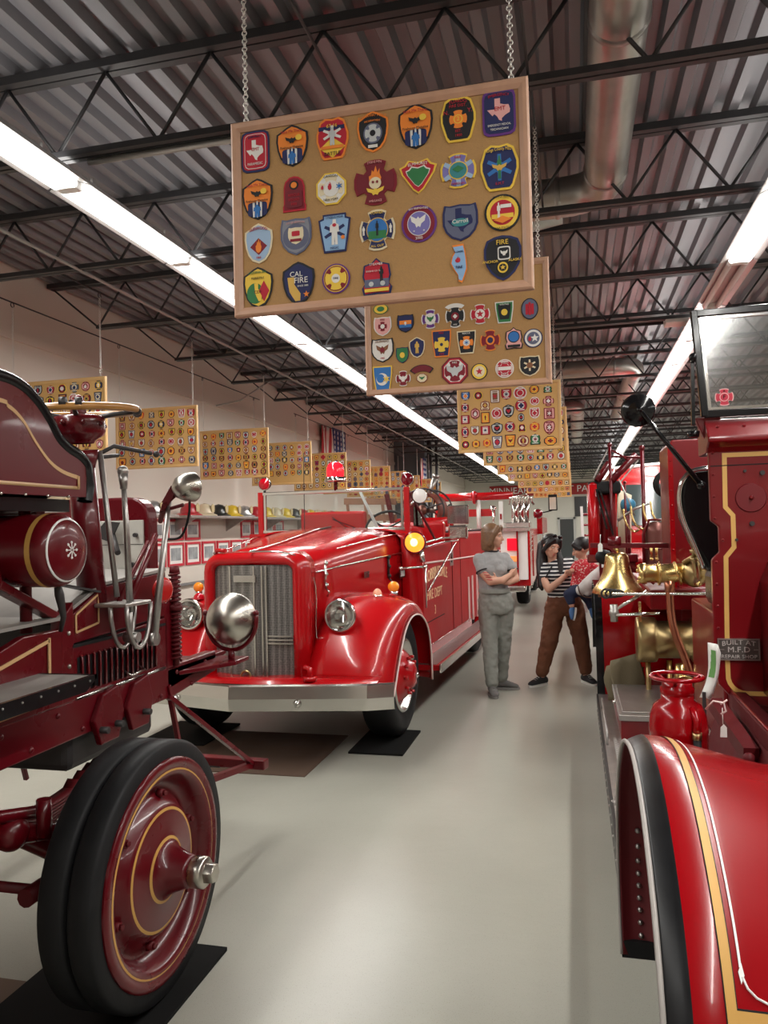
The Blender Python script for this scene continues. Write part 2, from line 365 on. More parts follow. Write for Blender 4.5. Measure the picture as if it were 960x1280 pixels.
# fluorescent strips
tube_m = mat('lit fluorescent tube', (1, 1, 1), 0.5, emit=(1.0, 0.97, 0.93), es=5.5)
tube_off = mat('unlit tube', (0.75, 0.66, 0.64), 0.3)
lens_m = mat('lit strip reflector', (0.55, 0.54, 0.53), 0.35)
def fixture(lit):
    t = thing('strip_light', 'fluorescent strip light', 'strip light', (0, 0, 0), local=True)
    G().prism([(-.055, .015), (-.125, -.012), (-.13, -.012), (-.06, .06), (.06, .06), (.13, -.012), (.125, -.012), (.055, .015)], 'y', .01, 1.21).build('housing', lens_m if lit else mat('housing with pink reflection', (0.62, 0.55, 0.54), 0.3, 0.4), t)  # pink reflection on the unlit housing is painted into its colour
    for s in (-1, 1):
        o = G().cone((s*.055, .035, -.012), (s*.055, 1.185, -.012), .022, n=10).build('fluorescent_tube', tube_m if lit else tube_off, t)
    for yy in (0, 1.19): G().box(-.06, .06, yy, yy+.03, -.03, .02).build('end_socket', white, t)
    g = G()
    for yy in (.2, 1.0): g.cone((0, yy, .05), (0, yy, .13), .006, n=6)
    g.build('hanger', condm, t); return t
F_on, F_off = fixture(True), fixture(False)
used = {}
for row, lx in enumerate(LIGHT_X):
    nm = ('left', 'right', 'farthest right')[row]
    for k in range(30):
        y = -2.5 + 1.22*k
        off = (row == 1 and k == 7)
        src = F_off if off else F_on
        f = src if src.name not in used else copy_tree(src)
        used[src.name] = 1; f.location = (lx, y, LIGHT_Z)
        if off: tag(f, 'unlit fluorescent strip in the right row above the truck windshield', 'strip light')
        else:
            q = k-(4, 6, 6)[row]
            tag(f, ('lit white fluorescent strip, %s in view along the %s ceiling row' % (NTH[q], nm)) if q >= 0 else 'lit white fluorescent strip of the %s row, %s behind the first in view' % (nm, NTH[-q-1]), 'strip light', 'lit strips of the %s ceiling row' % nm)
# back wall: glazed door, dark opening, signs
t = struct(G().box(-.75, -.65, 35.93, 36, 0, 1.92).box(-.05, .05, 35.93, 36, 0, 1.92).box(-.75, .05, 35.93, 36, 1.84, 1.92).build('door_1', mat('door frame grey', (0.45, 0.45, 0.42), 0.5)))
(G().box(-.65, -.05, 35.95, 35.99, 0.02, 1.84).build('door_panel', mat('dark door glass', (0.05, 0.06, 0.06), 0.15), t))
struct(G().box(.02, .55, 35.94, 35.99, 1.95, 2.85).build('window_1', mat('dark far window', (0.02, 0.02, 0.02), 0.3)))
for tx, s, xx in (('MINNEAPOLIS', 'left', -2.5), ('ST PAUL', 'right', .35)):
    t = thing('wall_sign', 'red sign with white capitals on the back wall, %s of the hanging corkboards' % s, 'sign', (xx, 35.9, 3.2))
    wd = 2.6 if s == 'left' else 1.7
    G().box(xx-wd/2, xx+wd/2, 35.9, 35.95, 2.95, 3.45).build('sign_board', mat('sign red', (0.35, 0.01, 0.01), 0.5), t)
    txt(tx, .42, white, t, (xx, 35.895, 3.2), '-y')
# left wall: shelf with helmets, framed photographs, two flags
t = thing('wall_shelf', 'long grey metal shelf of helmets on the left wall', 'shelf', (-4.8, 11, 1.8))
G().box(XL, -4.62, 8.7, 17.5, 1.80, 1.83).build('shelf_board', steel, t, bevel=.004)
g = G()
for y in (8.9, 10.4, 11.9, 13.4, 14.9, 16.4): g.prism([(XL, 1.8), (-4.66, 1.8), (XL, 1.62)], 'y', y, y+.02); g.build('bracket', steel, t); g = G()
t2 = thing('wall_shelf', 'shelf of dark and tan helmets on the left wall behind the near truck', 'shelf', (-4.8, 6.5, 1.8))
G().box(XL, -4.62, 5.2, 8.4, 1.80, 1.83).build('shelf_board', steel, t2, bevel=.004)
hcols = {'red': (0.42, 0.02, 0.03), 'black': (0.02, 0.02, 0.02), 'yellow': (0.72, 0.50, 0.04), 'cream': (0.62, 0.52, 0.36), 'white': (0.7, 0.7, 0.66), 'silver': (0.5, 0.5, 0.5), 'tan': (0.5, 0.36, 0.2)}
def helmet(cn, y, where, k):
    m = mat('helmet '+cn, hcols[cn], 0.3, 0.7 if cn == 'silver' else 0, coat=0.3)
    x, z = -4.78, 1.83
    t = thing('fire_helmet', '%s fire helmet with brim, %s' % (cn, where), 'helmet', (x, y, z))
    g = G(); g.lathe([(.001, .165), (.05, .16), (.09, .13), (.115, .08), (.12, .035), (.125, .03)], (x, y, z), (0, 0, 1), 20)
    g.build('shell', m, t)
    g = G(); rows = []
    for rr, zz in ((.12, .035), (.165, .012), (.17, .004)):
        rows.append([(x+(rr)*cos(a), y+(rr*(1.0+.35*max(0, -cos(a))))*sin(a)+0, z+zz) for a in [i*pi/12 for i in range(24)]])
    g.grid(rows, True); g.build('brim', m, t, thick=.004)
    g = G(); g.prism([(x+.12*cos(a), z+.02+.15*sin(a)) for a in [i*pi/8 for i in range(9)]], 'y', y-.008, y+.008); g.build('crest', m, t)
    G().prism([(y-.035, z+.05), (y+.035, z+.05), (y+.045, z+.13), (y, z+.16), (y-.045, z+.13)], 'x', x+.115, x+.125).build('badge', mat('helmet badge', (0.55, 0.45, 0.25) if cn != 'yellow' else (0.03, 0.03, 0.03), 0.5), t)
hs = ['tan', 'tan', 'cream', 'tan', 'black', 'black', 'silver']
for k, c in enumerate(hs): helmet(c, 5.5+k*.43, 'number %s from the left on the near shelf' % ('one two three four five six seven'.split()[k]), k)
hs = ['red', 'cream', 'black', 'yellow', 'silver', 'red', 'yellow', 'cream', 'yellow', 'black', 'red', 'yellow', 'cream', 'tan', 'red', 'yellow', 'black', 'cream', 'yellow', 'red']
ordn = 'first second third fourth fifth sixth seventh eighth ninth tenth eleventh twelfth thirteenth fourteenth fifteenth sixteenth seventeenth eighteenth nineteenth twentieth'.split()
for k, c in enumerate(hs): helmet(c, 8.95+k*.42, 'the %s along the long left-wall shelf' % ordn[k], k)
photo = mat('black and white photograph', (0.30, 0.32, 0.33), 0.4, noise=0.9, nscale=9)
framem = mat('red picture frame', (0.55, 0.02, 0.04), 0.4)
def picture(y, z, wd, ht, lab):
    t = thing('framed_photo', lab, 'picture', (XL, y, z)); x = XL
    g = G(); b = .03
    g.box(x, x+.02, y, y+wd, z, z+b).box(x, x+.02, y, y+wd, z+ht-b, z+ht).box(x, x+.02, y, y+b, z+b, z+ht-b).box(x, x+.02, y+wd-b, y+wd, z+b, z+ht-b)
    g.build('frame', framem, t); G().box(x+.001, x+.008, y+b, y+wd-b, z+b, z+ht-b).build('mount', paper, t)
    G().box(x+.008, x+.010, y+.075, y+wd-.075, z+.07, z+ht-.07).build('photograph', photo, t)
for k in range(16):
    picture(7.35+k*.455, 1.19, .40, .30, 'red-framed black and white photo, the %s along the lower row on the left wall' % ordn[k])
for k in range(5):
    picture(7.35+k*.455, 1.52, .40, .27, 'red-framed black and white photo, the %s of the upper row on the left wall' % ordn[k])
for k in range(4):
    picture(10.9+k*.455, 1.52, .40, .27, 'red-framed photo in the upper row under the helmet shelf, %s past the gap' % ordn[k])
def flag(y0, y1, z0, z1, x, lab):
    t = thing('flag', lab, 'flag', (x, y0, z0))
    ws = [mat('flag red', (0.45, 0.03, 0.04), 0.8), mat('flag white', (0.7, 0.68, 0.62), 0.8), mat('flag blue', (0.03, 0.05, 0.18), 0.8)]
    n = 13; g = G(); ym = y0+(y1-y0)*.46
    for i in range(n):
        a, b = y0+(y1-y0)*i/n, y0+(y1-y0)*(i+1)/n
        if b > ym: top = z0
        g.mat(i % 2)
        for q in range(4):
            za, zb = z0+(z1-z0)*q/4, z0+(z1-z0)*(q+1)/4
            if a < ym: g.grid([[(x+.02*sin(i*1.3+q*.5), a, za), (x+.02*sin(i*1.3+1.3+q*.5), b, za)], [(x+.02*sin(i*1.3+(q+1)*.5), a, zb), (x+.02*sin(i*1.3+1.3+(q+1)*.5), b, zb)]])
    g.build('stripes', ws[:2], t, thick=.003)
    g = G(); g.box(x-.01, x+.01, ym, y1, z0+.05, z1+.03); g.build('canton', ws[2], t)
    g = G()
    for i in range(4):
        for j in range(5):
            cy, cz = ym+(y1-ym)*(i+.5)/4, z0+.05+(z1-z0-.05)*(j+.5)/5
            g.prism([(cy+.05*(1 if k % 2 == 0 else .42)*sin(k*pi/5), cz+.05*(1 if k % 2 == 0 else .42)*cos(k*pi/5)) for k in range(10)], 'x', x+.01, x+.014)
    g.build('stars', white, t)
flag(14.7, 16.4, 3.15, 3.74, XL+.06, 'American flag hung vertically high on the left wall')
flag(20.4, 21.2, 2.75, 3.5, XL+.96, 'second American flag hanging by the shaded partition further down the hall')
# floor mats
def fmat(x0, x1, y0, y1, lab): tag(G().box(x0, x1, y0, y1, 0, .014).build('floor_mat', concrete_dark), lab, 'floor mat')
fmat(-1.95, -1.34, 1.9, 2.74, 'black rubber mat under the near left truck wheel')
fmat(-1.62, -1.22, 5.30, 5.95, 'black rubber mat under the front wheel of the parked red engine nearest the aisle')
fmat(-3.3, -2.75, 5.3, 5.95, 'black rubber mat under the far front wheel of the red engine')
tag(G().box(-3.0, -1.75, 4.75, 5.75, 0, .006).build('cardboard_sheet', mat('brown cardboard', (0.10, 0.06, 0.04), 0.8, noise=.2)), 'brown drip sheet on the floor under the red engine nose', 'floor sheet')
tag(G().box(-2.9, -1.95, .6, 2.4, 0, .006).build('drip_sheet', mat('brown tile sheet', (0.14, 0.085, 0.055), 0.7, noise=.2)), 'brown drip sheet on the floor under the near left truck', 'floor sheet')
# ================================================= CORKBOARDS AND PATCHES
cork = mat('cork', (0.40, 0.225, 0.085), 0.85, noise=0.14, nscale=160, bump=0.3, bscale=300)
cork_l = mat('pale cork', (0.60, 0.36, 0.13), 0.85, noise=0.12, nscale=160)
oak = mat('pinkish oak frame', (0.50, 0.29, 0.19), 0.45, noise=0.18, nscale=20)
pine = mat('golden pine frame', (0.62, 0.38, 0.15), 0.45, noise=0.1, nscale=14)
chainm = mat('zinc chain', (0.72, 0.70, 0.66), 0.3, 0.7)
BW, BH = .955, .635
def board(x, y, z, label, group=None, light=False, sx=1.0):
    """x, z are the board's centre"""
    t = thing('corkboard', label, 'corkboard', (x, y, z), group=group)
    w2, h2, b = BW*sx/2, BH/2, .030
    G().box(x-w2+b*.7, x+w2-b*.7, y+.004, y+.012, z-h2+b*.7, z+h2-b*.7).build('cork_panel', cork_l if light else cork, t)
    g = G(); P = [(0, 0), (b, 0), (b, .008), (.012, .022), (0, .022)]
    for a, (px, pz, qx, qz) in enumerate(((x-w2, z-h2, x+w2, z-h2), (x+w2, z-h2, x+w2, z+h2), (x+w2, z+h2, x-w2, z+h2), (x-w2, z+h2, x-w2, z-h2))):
        pass
    prof = [(0, .014), (0, -.006), (.006, -.010), (.018, -.008), (b, 0), (b, .014)]
    rows = []
    for (cx, cz) in ((-1, -1), (1, -1), (1, 1), (-1, 1), (-1, -1)):
        rows.append([(x+cx*(w2-d), y+e, z+cz*(h2-d)) for d, e in prof])
    g.grid(rows, False, False); g.build('frame', pine if light else oak, t)
    return t
def chain_mesh(n=52, pitch=.0255):
    g = G()
    for i in range(n):
        zc = i*pitch; pts = []
        for k in range(10):
            a = 2*pi*k/10; u, v_ = .0075*cos(a), .0165*sin(a)
            pts.append((u, 0, zc+v_) if i % 2 else (0, u, zc+v_))
        g.tube(pts, .0023, 4, True)
    return g.build('chain', chainm)
chain0 = chain_mesh(); used_chain = [0]
def chains(t, x, y, z, sx=1.0):
    ztop = 3.60; z0 = z+BH/2
    for s in (-1, 1):
        c = chain0 if not used_chain[0] else chain0.copy()
        if used_chain[0]: COL.objects.link(c)
        used_chain[0] = 1
        c.parent = t; c.location = (s*(BW*sx/2-.05), .004, BH/2-.004)
        c.scale = (1, 1, (ztop-z0)/(51*.0255))
        ka = math.floor((y-2.03)/1.5); xx = x+s*(BW*sx/2-.05)
        G().tube([(xx, 2.03+1.5*ka+.005, 3.638), (xx, 2.03+1.5*(ka+1)-.005, 3.638)], .007, 6).torus((xx, y+.004, 3.615), (1, 0, 0), .02, .004, 12, 6).build('hanger_rod', joistm, t)
        k = G().sph((x+s*(BW*sx/2-.05), y, z0), .006, 8, 5).build('screw_eye', chainm, t)

def rot(P, a=0, sx=1, sz=1): return [(x*sx, z*sz) for x, z in P]
def outline(kind):
    c = lambda n, a=0, r=.5: [(r*sin(2*pi*i/n+a), r*cos(2*pi*i/n+a)) for i in range(n)]
    if kind == 'round': return c(28)
    if kind == 'octagon': return [(x*1.06, z*1.06) for x, z in c(8, pi/8)]
    if kind == 'badge':
        return [(.5*(1-.10*abs(sin(3*2*pi*i/36)))*sin(2*pi*i/36), .5*(1-.10*abs(sin(3*2*pi*i/36)))*cos(2*pi*i/36)) for i in range(36)]
    if kind == 'shield':
        R = [(0, .5), (.22, .47), (.42, .40), (.5, .22), (.5, .02), (.44, -.16), (.32, -.32), (.16, -.44), (0, -.5)]
    elif kind == 'flatshield':
        R = [(0, .5), (.30, .47), (.45, .5), (.5, .28), (.5, -.05), (.42, -.24), (.26, -.4), (0, -.5)]
    elif kind == 'rider':
        R = [(0, .5), (.16, .45), (.34, .36), (.48, .30), (.5, .12), (.46, -.1), (.38, -.28), (.24, -.42), (0, -.5)]
    elif kind == 'fan':
        R = [(0, .47), (.22, .5), (.38, .42), (.5, .12), (.5, -.05), (.36, -.42), (.28, -.5), (0, -.5)]
    elif kind == 'trapezoid':
        R = [(0, .5), (.5, .5), (.49, .2), (.42, -.2), (.36, -.5), (0, -.5)]
    elif kind == 'rectangle':
        R = [(0, .5), (.34, .49), (.46, .44), (.5, .34), (.5, -.34), (.46, -.44), (.34, -.49), (0, -.5)]
    elif kind == 'square': R = [(0, .5), (.46, .5), (.5, .46), (.5, -.46), (.46, -.5), (0, -.5)]
    elif kind == 'tombstone':
        R = [(0, .5), (.2, .47), (.38, .36), (.45, .2), (.46, -.3), (.5, -.34), (.5, -.5), (0, -.5)]
    elif kind == 'triangle':
        R = [(0, .42), (.26, .5), (.36, .36), (.5, .30), (.44, .1), (.14, -.38), (0, -.5)]
    elif kind == 'keystone':
        R = [(0, .5), (.36, .5), (.36, .40), (.5, .36), (.46, .1), (.34, -.5), (0, -.5)]
    elif kind == 'dome':
        R = [(0, .5), (.16, .38), (.42, .32), (.47, .02), (.40, -.18), (.5, -.3), (.44, -.5), (0, -.47)]
    elif kind == 'maltese':
        R = [(0, .5), (.13, .49), (.26, .44), (.2, .27), (.27, .2), (.44, .26), (.5, .1), (.5, 0), (.5, -.1), (.44, -.26), (.27, -.2), (.2, -.27), (.26, -.44), (.13, -.49), (0, -.5)]
    elif kind == 'rocker':
        return [(.5*sin(radians(a))*1.15, .9*cos(radians(a))-.45) for a in range(-62, 63, 8)]+[(.3*sin(radians(a))*1.25, .42*cos(radians(a))-.55) for a in range(62, -63, -12)]
    elif kind == 'illinois':
        return [(-.30, .48), (.22, .5), (.27, .38), (.34, .1), (.36, -.15), (.26, -.32), (.12, -.5), (-.04, -.46), (-.06, -.32), (-.24, -.16), (-.40, .02), (-.32, .2), (-.18, .32)]
    elif kind == 'texas':
        return [(-.18, .5), (.06, .5), (.06, .26), (.24, .2), (.42, .18), (.48, -.02), (.46, -.16), (.26, -.26), (.12, -.38), (.12, -.5), (.0, -.44), (-.08, -.28), (-.2, -.16), (-.28, -.24), (-.36, -.14), (-.5, .04), (-.18, .04)]
    elif kind == 'star': return [((.5 if i % 2 == 0 else .21)*sin(pi*i/5), (.5 if i % 2 == 0 else .21)*cos(pi*i/5)) for i in range(10)]
    elif kind == 'life': return [((.5 if (i % 4) in (0, 1) else .2)*sin(2*pi*(i-.5)/24), (.5 if (i % 4) in (0, 1) else .2)*cos(2*pi*(i-.5)/24)) for i in range(24)]
    elif kind == 'flame': return [(0, -.5), (.3, -.4), (.4, -.1), (.3, .1), (.3, .35), (.16, .15), (.05, .5), (-.08, .2), (-.2, .3), (-.26, .05), (-.4, .0), (-.38, -.3), (-.2, -.46)]
    elif kind == 'bird': return [(0, .3), (.1, .16), (.5, .4), (.42, 0), (.2, -.16), (.12, -.4), (0, -.3), (-.12, -.4), (-.2, -.16), (-.42, 0), (-.5, .4), (-.1, .16)]
    elif kind == 'california': return [(-.34, .5), (.02, .5), (.02, .2), (.34, -.2), (.32, -.5), (.06, -.5), (-.1, -.3), (-.24, -.1), (-.3, .2)]
    elif kind == 'diamond': return [(0, .5), (.5, 0), (0, -.5), (-.5, 0)]
    elif kind == 'bar': return [(-.5, .12), (.5, .12), (.5, -.12), (-.5, -.12)]
    elif kind == 'figure': return [(-.08, .5), (.08, .5), (.1, .34), (.22, .28), (.24, 0), (.14, 0), (.16, -.5), (.02, -.5), (0, -.1), (-.02, -.5), (-.16, -.5), (-.14, 0), (-.24, 0), (-.22, .28), (-.1, .34)]
    return R + [(-x, z) for x, z in R[::-1] if abs(x) > 1e-6]
C = dict(red=(.45, .012, .03), dred=(.20, .008, .02), navy=(.015, .02, .09), black=(.012, .012, .015), white=(.72, .70, .66), yellow=(.78, .52, .06), gold=(.62, .38, .08), orange=(.80, .23, .03), green=(.03, .18, .06), blue=(.03, .16, .45), lblue=(.32, .45, .62), grey=(.22, .23, .27), purple=(.12, .03, .20), sky=(.25, .42, .65), maroon=(.16, .01, .02), pink=(.72, .36, .34), silver=(.5, .52, .52), slate=(.11, .12, .19), cream=(.72, .62, .42), brown=(.22, .09, .04), teal=(.04, .22, .24), violet=(.18, .16, .42))
def lay(g, kind, cx, cz, w, h, y, th, k):
    g.mat(k); g.prism([(cx+a*w, cz+b*h) for a, b in outline(kind)], 'y', y-th, y)
def pitem(x, y, z, w, h, kind, border, field, label, deco=(), texts=(), group=None):
    """one sewn patch pinned on a board at (x, y, z): edge + field in one piece, raised emblem and lettering as parts"""
    g = G(); lay(g, kind, 0, 0, w, h, 0, .003, 0)
    lay(g, kind, 0, 0, w*.88, h*.90, -.003, .0008, 1)
    g.v = [p+V((x, y, z)) for p in g.v]
    o = thing('patch', label, 'patch', (x, y, z), group=group)
    g.build('patch_cloth', [flat(C[border]), flat(C[field])], o)
    yy = -.0038
    for d in deco:
        kd, cc, dx, dz, dw, dh = d
        gg = G(); lay(gg, kd, dx*w, dz*h, dw*w, dh*h, yy, .0007, 0); yy -= .0007
        gg.v = [p+V((x, y, z)) for p in gg.v]; gg.build('emblem', flat(C[cc]), o)
    for t_ in texts:
        s, cc, dx, dz, sz, arc = t_[:6]
        txt(s, sz*h, flat(C[cc]), o, (x+dx*w, y+yy-.0006, z+dz*h), '-y', ext=.0004, arc=arc, sx=t_[6] if len(t_) > 6 else 1)
    return o
fh = ('rider', 'black', 'orange', [('rectangle', 'navy', 0, -.25, .62, .34), ('trapezoid', 'white', -.12, -.26, .07, .36), ('trapezoid', 'white', .12, -.26, .07, .36), ('trapezoid', 'white', 0, -.26, .05, .4), ('figure', 'blue', 0, -.30, .5, .3), ('bird', 'black', 0, .12, .4, .2), ('round', 'yellow', .22, .16, .2, .14)],
      [('Take Me There', 'red', 0, .30, .085, .3), ('Firehouse Magazine', 'black', 0, -.06, .085, 0, .85)])
B1 = [
 ('rectangle', 'navy', 'red', 'red rectangular patch with white Texas outline and PARAMEDIC lettering, top left corner', [('rectangle', 'white', 0, 0, .76, .84), ('rectangle', 'red', 0, 0, .72, .81), ('texas', 'white', 0, .02, .62, .5)], [('EMT', 'red', .02, .04, .11, 0), ('PARAMEDIC', 'white', 0, -.31, .09, 0, .8), ('EMERGENCY', 'navy', 0, .33, .06, .3)]),
 fh[:3]+('orange sunburst shield with black steamer engine, second in the top row',)+fh[3:],
 ('fan', 'orange', 'red', 'orange-edged fan-shaped patch with blue bar and grey figure, top row', [('diamond', 'yellow', 0, -.22, .8, .5), ('bar', 'navy', -.02, .25, .8, .4), ('life', 'white', 0, .1, .62, .42), ('figure', 'silver', 0, .04, .45, .42), ('bar', 'orange', 0, -.22, .7, .3)], [('67 16', 'yellow', 0, .29, .12, 0), ('BATTLE', 'black', 0, -.38, .12, 0)]),
 ('rider', 'orange', 'black', 'black shield with orange edge and grey hydrant circle, fourth in the top row', [('round', 'slate', 0, -.04, .6, .5), ('maltese', 'silver', 0, -.04, .5, .42), ('round', 'black', 0, -.04, .18, .15), ('bar', 'white', 0, -.36, .3, .3)], [('ROCKAWAY POINT', 'orange', 0, .33, .1, .55, .78), ('FIRE DEPARTMENT', 'orange', 0, .23, .06, .4, .8)]),
 fh[:3]+('larger orange sunburst shield with black steamer engine, fifth in the top row',)+fh[3:],
 ('fan', 'yellow', 'black', 'black yellow-edged patch with orange cross numbered 2, TUXEDO FIRE DIST.', [('maltese', 'orange', 0, 0, .5, .4), ('round', 'yellow', 0, 0, .26, .2), ('round', 'orange', 0, 0, .2, .16)], [('TUXEDO', 'red', 0, .37, .1, .3), ('FIRE DIST.', 'red', 0, .27, .09, .3), ('N.', 'red', -.34, .16, .13, 0), ('Y.', 'red', .34, .16, .13, 0), ('2', 'yellow', 0, 0, .13, 0), ('EST.', 'red', 0, -.27, .08, 0), ('1950', 'red', 0, -.37, .08, 0)]),
 ('rectangle', 'purple', 'navy', 'navy and purple rectangular patch with pale Texas outline, top right corner', [('texas', 'pink', 0, .06, .7, .5)], [('EMT', 'red', .03, .08, .13, 0), ('EMERGENCY', 'red', 0, .36, .08, .3), ('EMERGENCY MEDICAL', 'white', 0, -.27, .065, 0, .75), ('TECHNICIAN', 'white', 0, -.36, .065, 0)]),
 fh[:3]+('orange sunburst shield with black steamer engine at the left end of the second row',)+fh[3:],
 ('tombstone', 'red', 'dred', 'dark red tombstone-shaped patch with tiny clock face', [('round', 'black', 0, .24, .4, .26), ('round', 'orange', 0, .24, .26, .17), ('rectangle', 'maroon', 0, -.16, .7, .5)], [('RESCUE', 'red', 0, -.05, .1, 0), ('SQUAD', 'red', 0, -.18, .1, 0), ('FIRE', 'red', 0, -.31, .1, 0)]),
 ('octagon', 'yellow', 'white', 'round scalloped white patch with yellow edge and blue star of life', [('maltese', 'cream', 0, 0, .8, .8), ('round', 'white', 0, 0, .5, .5), ('flame', 'red', -.04, .08, .16, .26), ('life', 'blue', .27, .04, .2, .2), ('flame', 'red', -.28, .06, .1, .16)], [('CANNON', 'black', 0, .36, .1, .25), ('NEW YORK', 'black', 0, -.34, .09, -.2)]),
 ('maltese', 'dred', 'maroon', 'large maroon Maltese cross patch with a flaming white skull', [('flame', 'orange', 0, .14, .36, .44), ('round', 'cream', 0, -.02, .28, .26), ('bird', 'yellow', 0, -.2, .42, .22), ('round', 'dred', -.05, 0, .05, .06), ('round', 'dred', .05, 0, .05, .06)], [('STEENS MTN', 'pink', 0, .42, .07, .2, .8), ('AMBULANCE', 'pink', 0, -.42, .07, 0, .7)]),
 ('triangle', 'yellow', 'red', 'red and green triangular fan-shaped patch with yellow edge', [('triangle', 'white', 0, .0, .66, .62), ('triangle', 'green', 0, -.01, .6, .56), ('round', 'green', .02, 0, .36, .34)], [('ELMHURST', 'white', 0, .34, .12, .2)]),
 ('maltese', 'yellow', 'violet', 'blue and violet Maltese cross patch with a yellow edge and green centre', [('life', 'lblue', 0, 0, .9, .9), ('round', 'yellow', 0, 0, .54, .52), ('round', 'teal', 0, 0, .48, .46), ('diamond', 'green', 0, .04, .34, .2)], [('FIRE', 'red', 0, .37, .1, 0), ('MARSHAL', 'red', 0, -.38, .09, 0)]),
 ('fan', 'yellow', 'navy', 'navy shield with bright blue star of life, right end of the second row', [('life', 'blue', 0, .0, .7, .58), ('figure', 'green', 0, 0, .24, .5), ('bird', 'gold', 0, .0, .4, .2)], [('Kings County MED', 'yellow', 0, .35, .1, .4, .7), ('E.M.T', 'red', 0, -.36, .08, 0)]),
 ('rider', 'cream', 'lblue', 'pale blue shield with red cross and GLENWOOD lettering', [('diamond', 'dred', 0, -.08, .6, .42), ('flame', 'orange', 0, -.06, .26, .36)], [('GLENWOOD', 'red', 0, .34, .1, .3, .8), ('FIRE', 'red', 0, -.36, .07, 0)]),
 ('flatshield', 'slate', 'grey', 'dark grey shield with small cream badge holding a red wagon', [('round', 'slate', 0, 0, .84, .7), ('flatshield', 'cream', 0, .02, .5, .46), ('rectangle', 'red', 0, .08, .26, .14), ('bar', 'dred', 0, -.1, .36, .3)], [('CITY OF NEWTOWN', 'pink', 0, .36, .07, .3, .8)]),
 ('keystone', 'navy', 'sky', 'light blue keystone patch with white figure in the middle', [('life', 'navy', 0, .04, .7, .56), ('figure', 'white', 0, .02, .6, .66), ('round', 'red', 0, .2, .12, .09), ('round', 'orange', .26, -.14, .12, .1)], [('CITIZENS HOSE', 'navy', 0, .40, .07, 0), ('MEDIC', 'navy', 0, -.40, .08, 0)]),
 ('maltese', 'cream', 'navy', 'navy Maltese cross patch with sky-blue landscape disc and ladder tower', [('round', 'gold', 0, 0, .62, .6), ('round', 'blue', 0, 0, .57, .55), ('bar', 'green', 0, -.12, .5, .8), ('figure', 'black', 0, .04, .18, .36), ('figure', 'white', -.38, 0, .16, .22), ('figure', 'white', .38, 0, .16, .22)], [('TOWER', 'yellow', 0, .40, .09, 0), ('ALL OUT', 'yellow', 0, -.40, .08, 0)]),
 ('round', 'purple', 'dred', 'round red and purple patch with white eagle head and 2000', [('round', 'white', 0, 0, .66, .66), ('round', 'violet', 0, 0, .62, .62), ('bird', 'white', -.02, .06, .44, .42), ('star', 'white', -.14, -.2, .06, .06), ('star', 'white', .14, -.2, .06, .06)], [('BAY FIREFIGHTERS', 'white', 0, .38, .075, .22, .85), ('2000', 'white', 0, -.4, .1, 0)]),
 ('flatshield', 'navy', 'slate', 'slate shield with navy Texas silhouette', [('texas', 'navy', 0, .06, .74, .66), ('round', 'teal', 0, 0, .5, .22)], [('Carroll', 'white', 0, .03, .15, 0)]),
 ('round', 'black', 'yellow', 'round yellow patch with red sunburst and white lighthouse', [('round', 'red', 0, 0, .68, .68), ('bar', 'yellow', 0, -.1, .6, .5), ('figure', 'white', -.1, .05, .2, .44), ('bar', 'white', .1, .16, .3, .4), ('diamond', 'orange', 0, -.2, .5, .2)], [('STATE OF HAWAII', 'black', 0, .40, .085, .2, .7), ('HANA STATION', 'black', 0, -.42, .07, -.1)]),
 ('rider', 'black', 'yellow', 'yellow, red and green shield at the bottom left corner with a gold bar across it', [('round', 'green', -.1, -.14, .56, .5), ('diamond', 'red', .2, -.1, .36, .5), ('california', 'yellow', 0, -.12, .36, .44)], [('CALIFORNIA DEPT', 'green', 0, .34, .075, .3, .75), ('FORESTRY', 'black', 0, .22, .07, 0), ('CDF', 'dred', 0, -.12, .1, 0)]),
 ('rider', 'black', 'navy', 'navy shield with gold California outline reading CAL FIRE', [('california', 'gold', -.14, -.14, .58, .56), ('star', 'orange', .24, -.28, .2, .16)], [('CAL', 'white', -.06, .2, .17, 0), ('FIRE', 'white', .08, .05, .19, 0), ('SINCE 1885', 'white', .14, -.08, .055, 0)]),
 ('round', 'purple', 'yellow', 'small round yellow patch with red Maltese cross', [('round', 'dred', 0, 0, .84, .84), ('maltese', 'yellow', 0, 0, .76, .76), ('round', 'white', 0, 0, .3, .3)], [('FIRE', 'navy', 0, 0, .1, 0)]),
 ('dome', 'navy', 'red', 'red dome-topped patch with a grey steam engine scene', [('bar', 'slate', 0, -.18, .8, .9), ('figure', 'black', .16, .06, .3, .4), ('round', 'silver', -.18, -.2, .16, .13), ('round', 'silver', .2, -.2, .16, .13), ('bar', 'yellow', 0, -.37, .8, .36)], [('STEAMER', 'white', 0, .32, .09, 0), ('ENGINE CO 75', 'white', -.1, .14, .06, 0)]),
 ('illinois', 'orange', 'sky', 'light blue patch in the outline of Illinois with a flame border', [('flame', 'red', -.05, .1, .3, .16)], [('ILLINOIS', 'navy', 0, .3, .06, 0), ('FIRE', 'navy', 0, -.1, .1, 0)]),
 ('shield', 'navy', 'black', 'black shield reading FIRE in yellow at the bottom right corner', [('rectangle', 'white', .04, .1, .34, .3), ('rectangle', 'black', .04, .1, .28, .24), ('bird', 'white', .04, .1, .2, .16), ('round', 'yellow', 0, -.22, .28, .24), ('round', 'black', 0, -.22, .2, .16), ('star', 'yellow', 0, -.22, .15, .12)], [('FIRE', 'yellow', 0, .33, .15, 0), ('ALASKA', 'yellow', .33, -.08, .08, 0), ('ANCHOR', 'yellow', -.33, -.08, .08, 0)]),
]
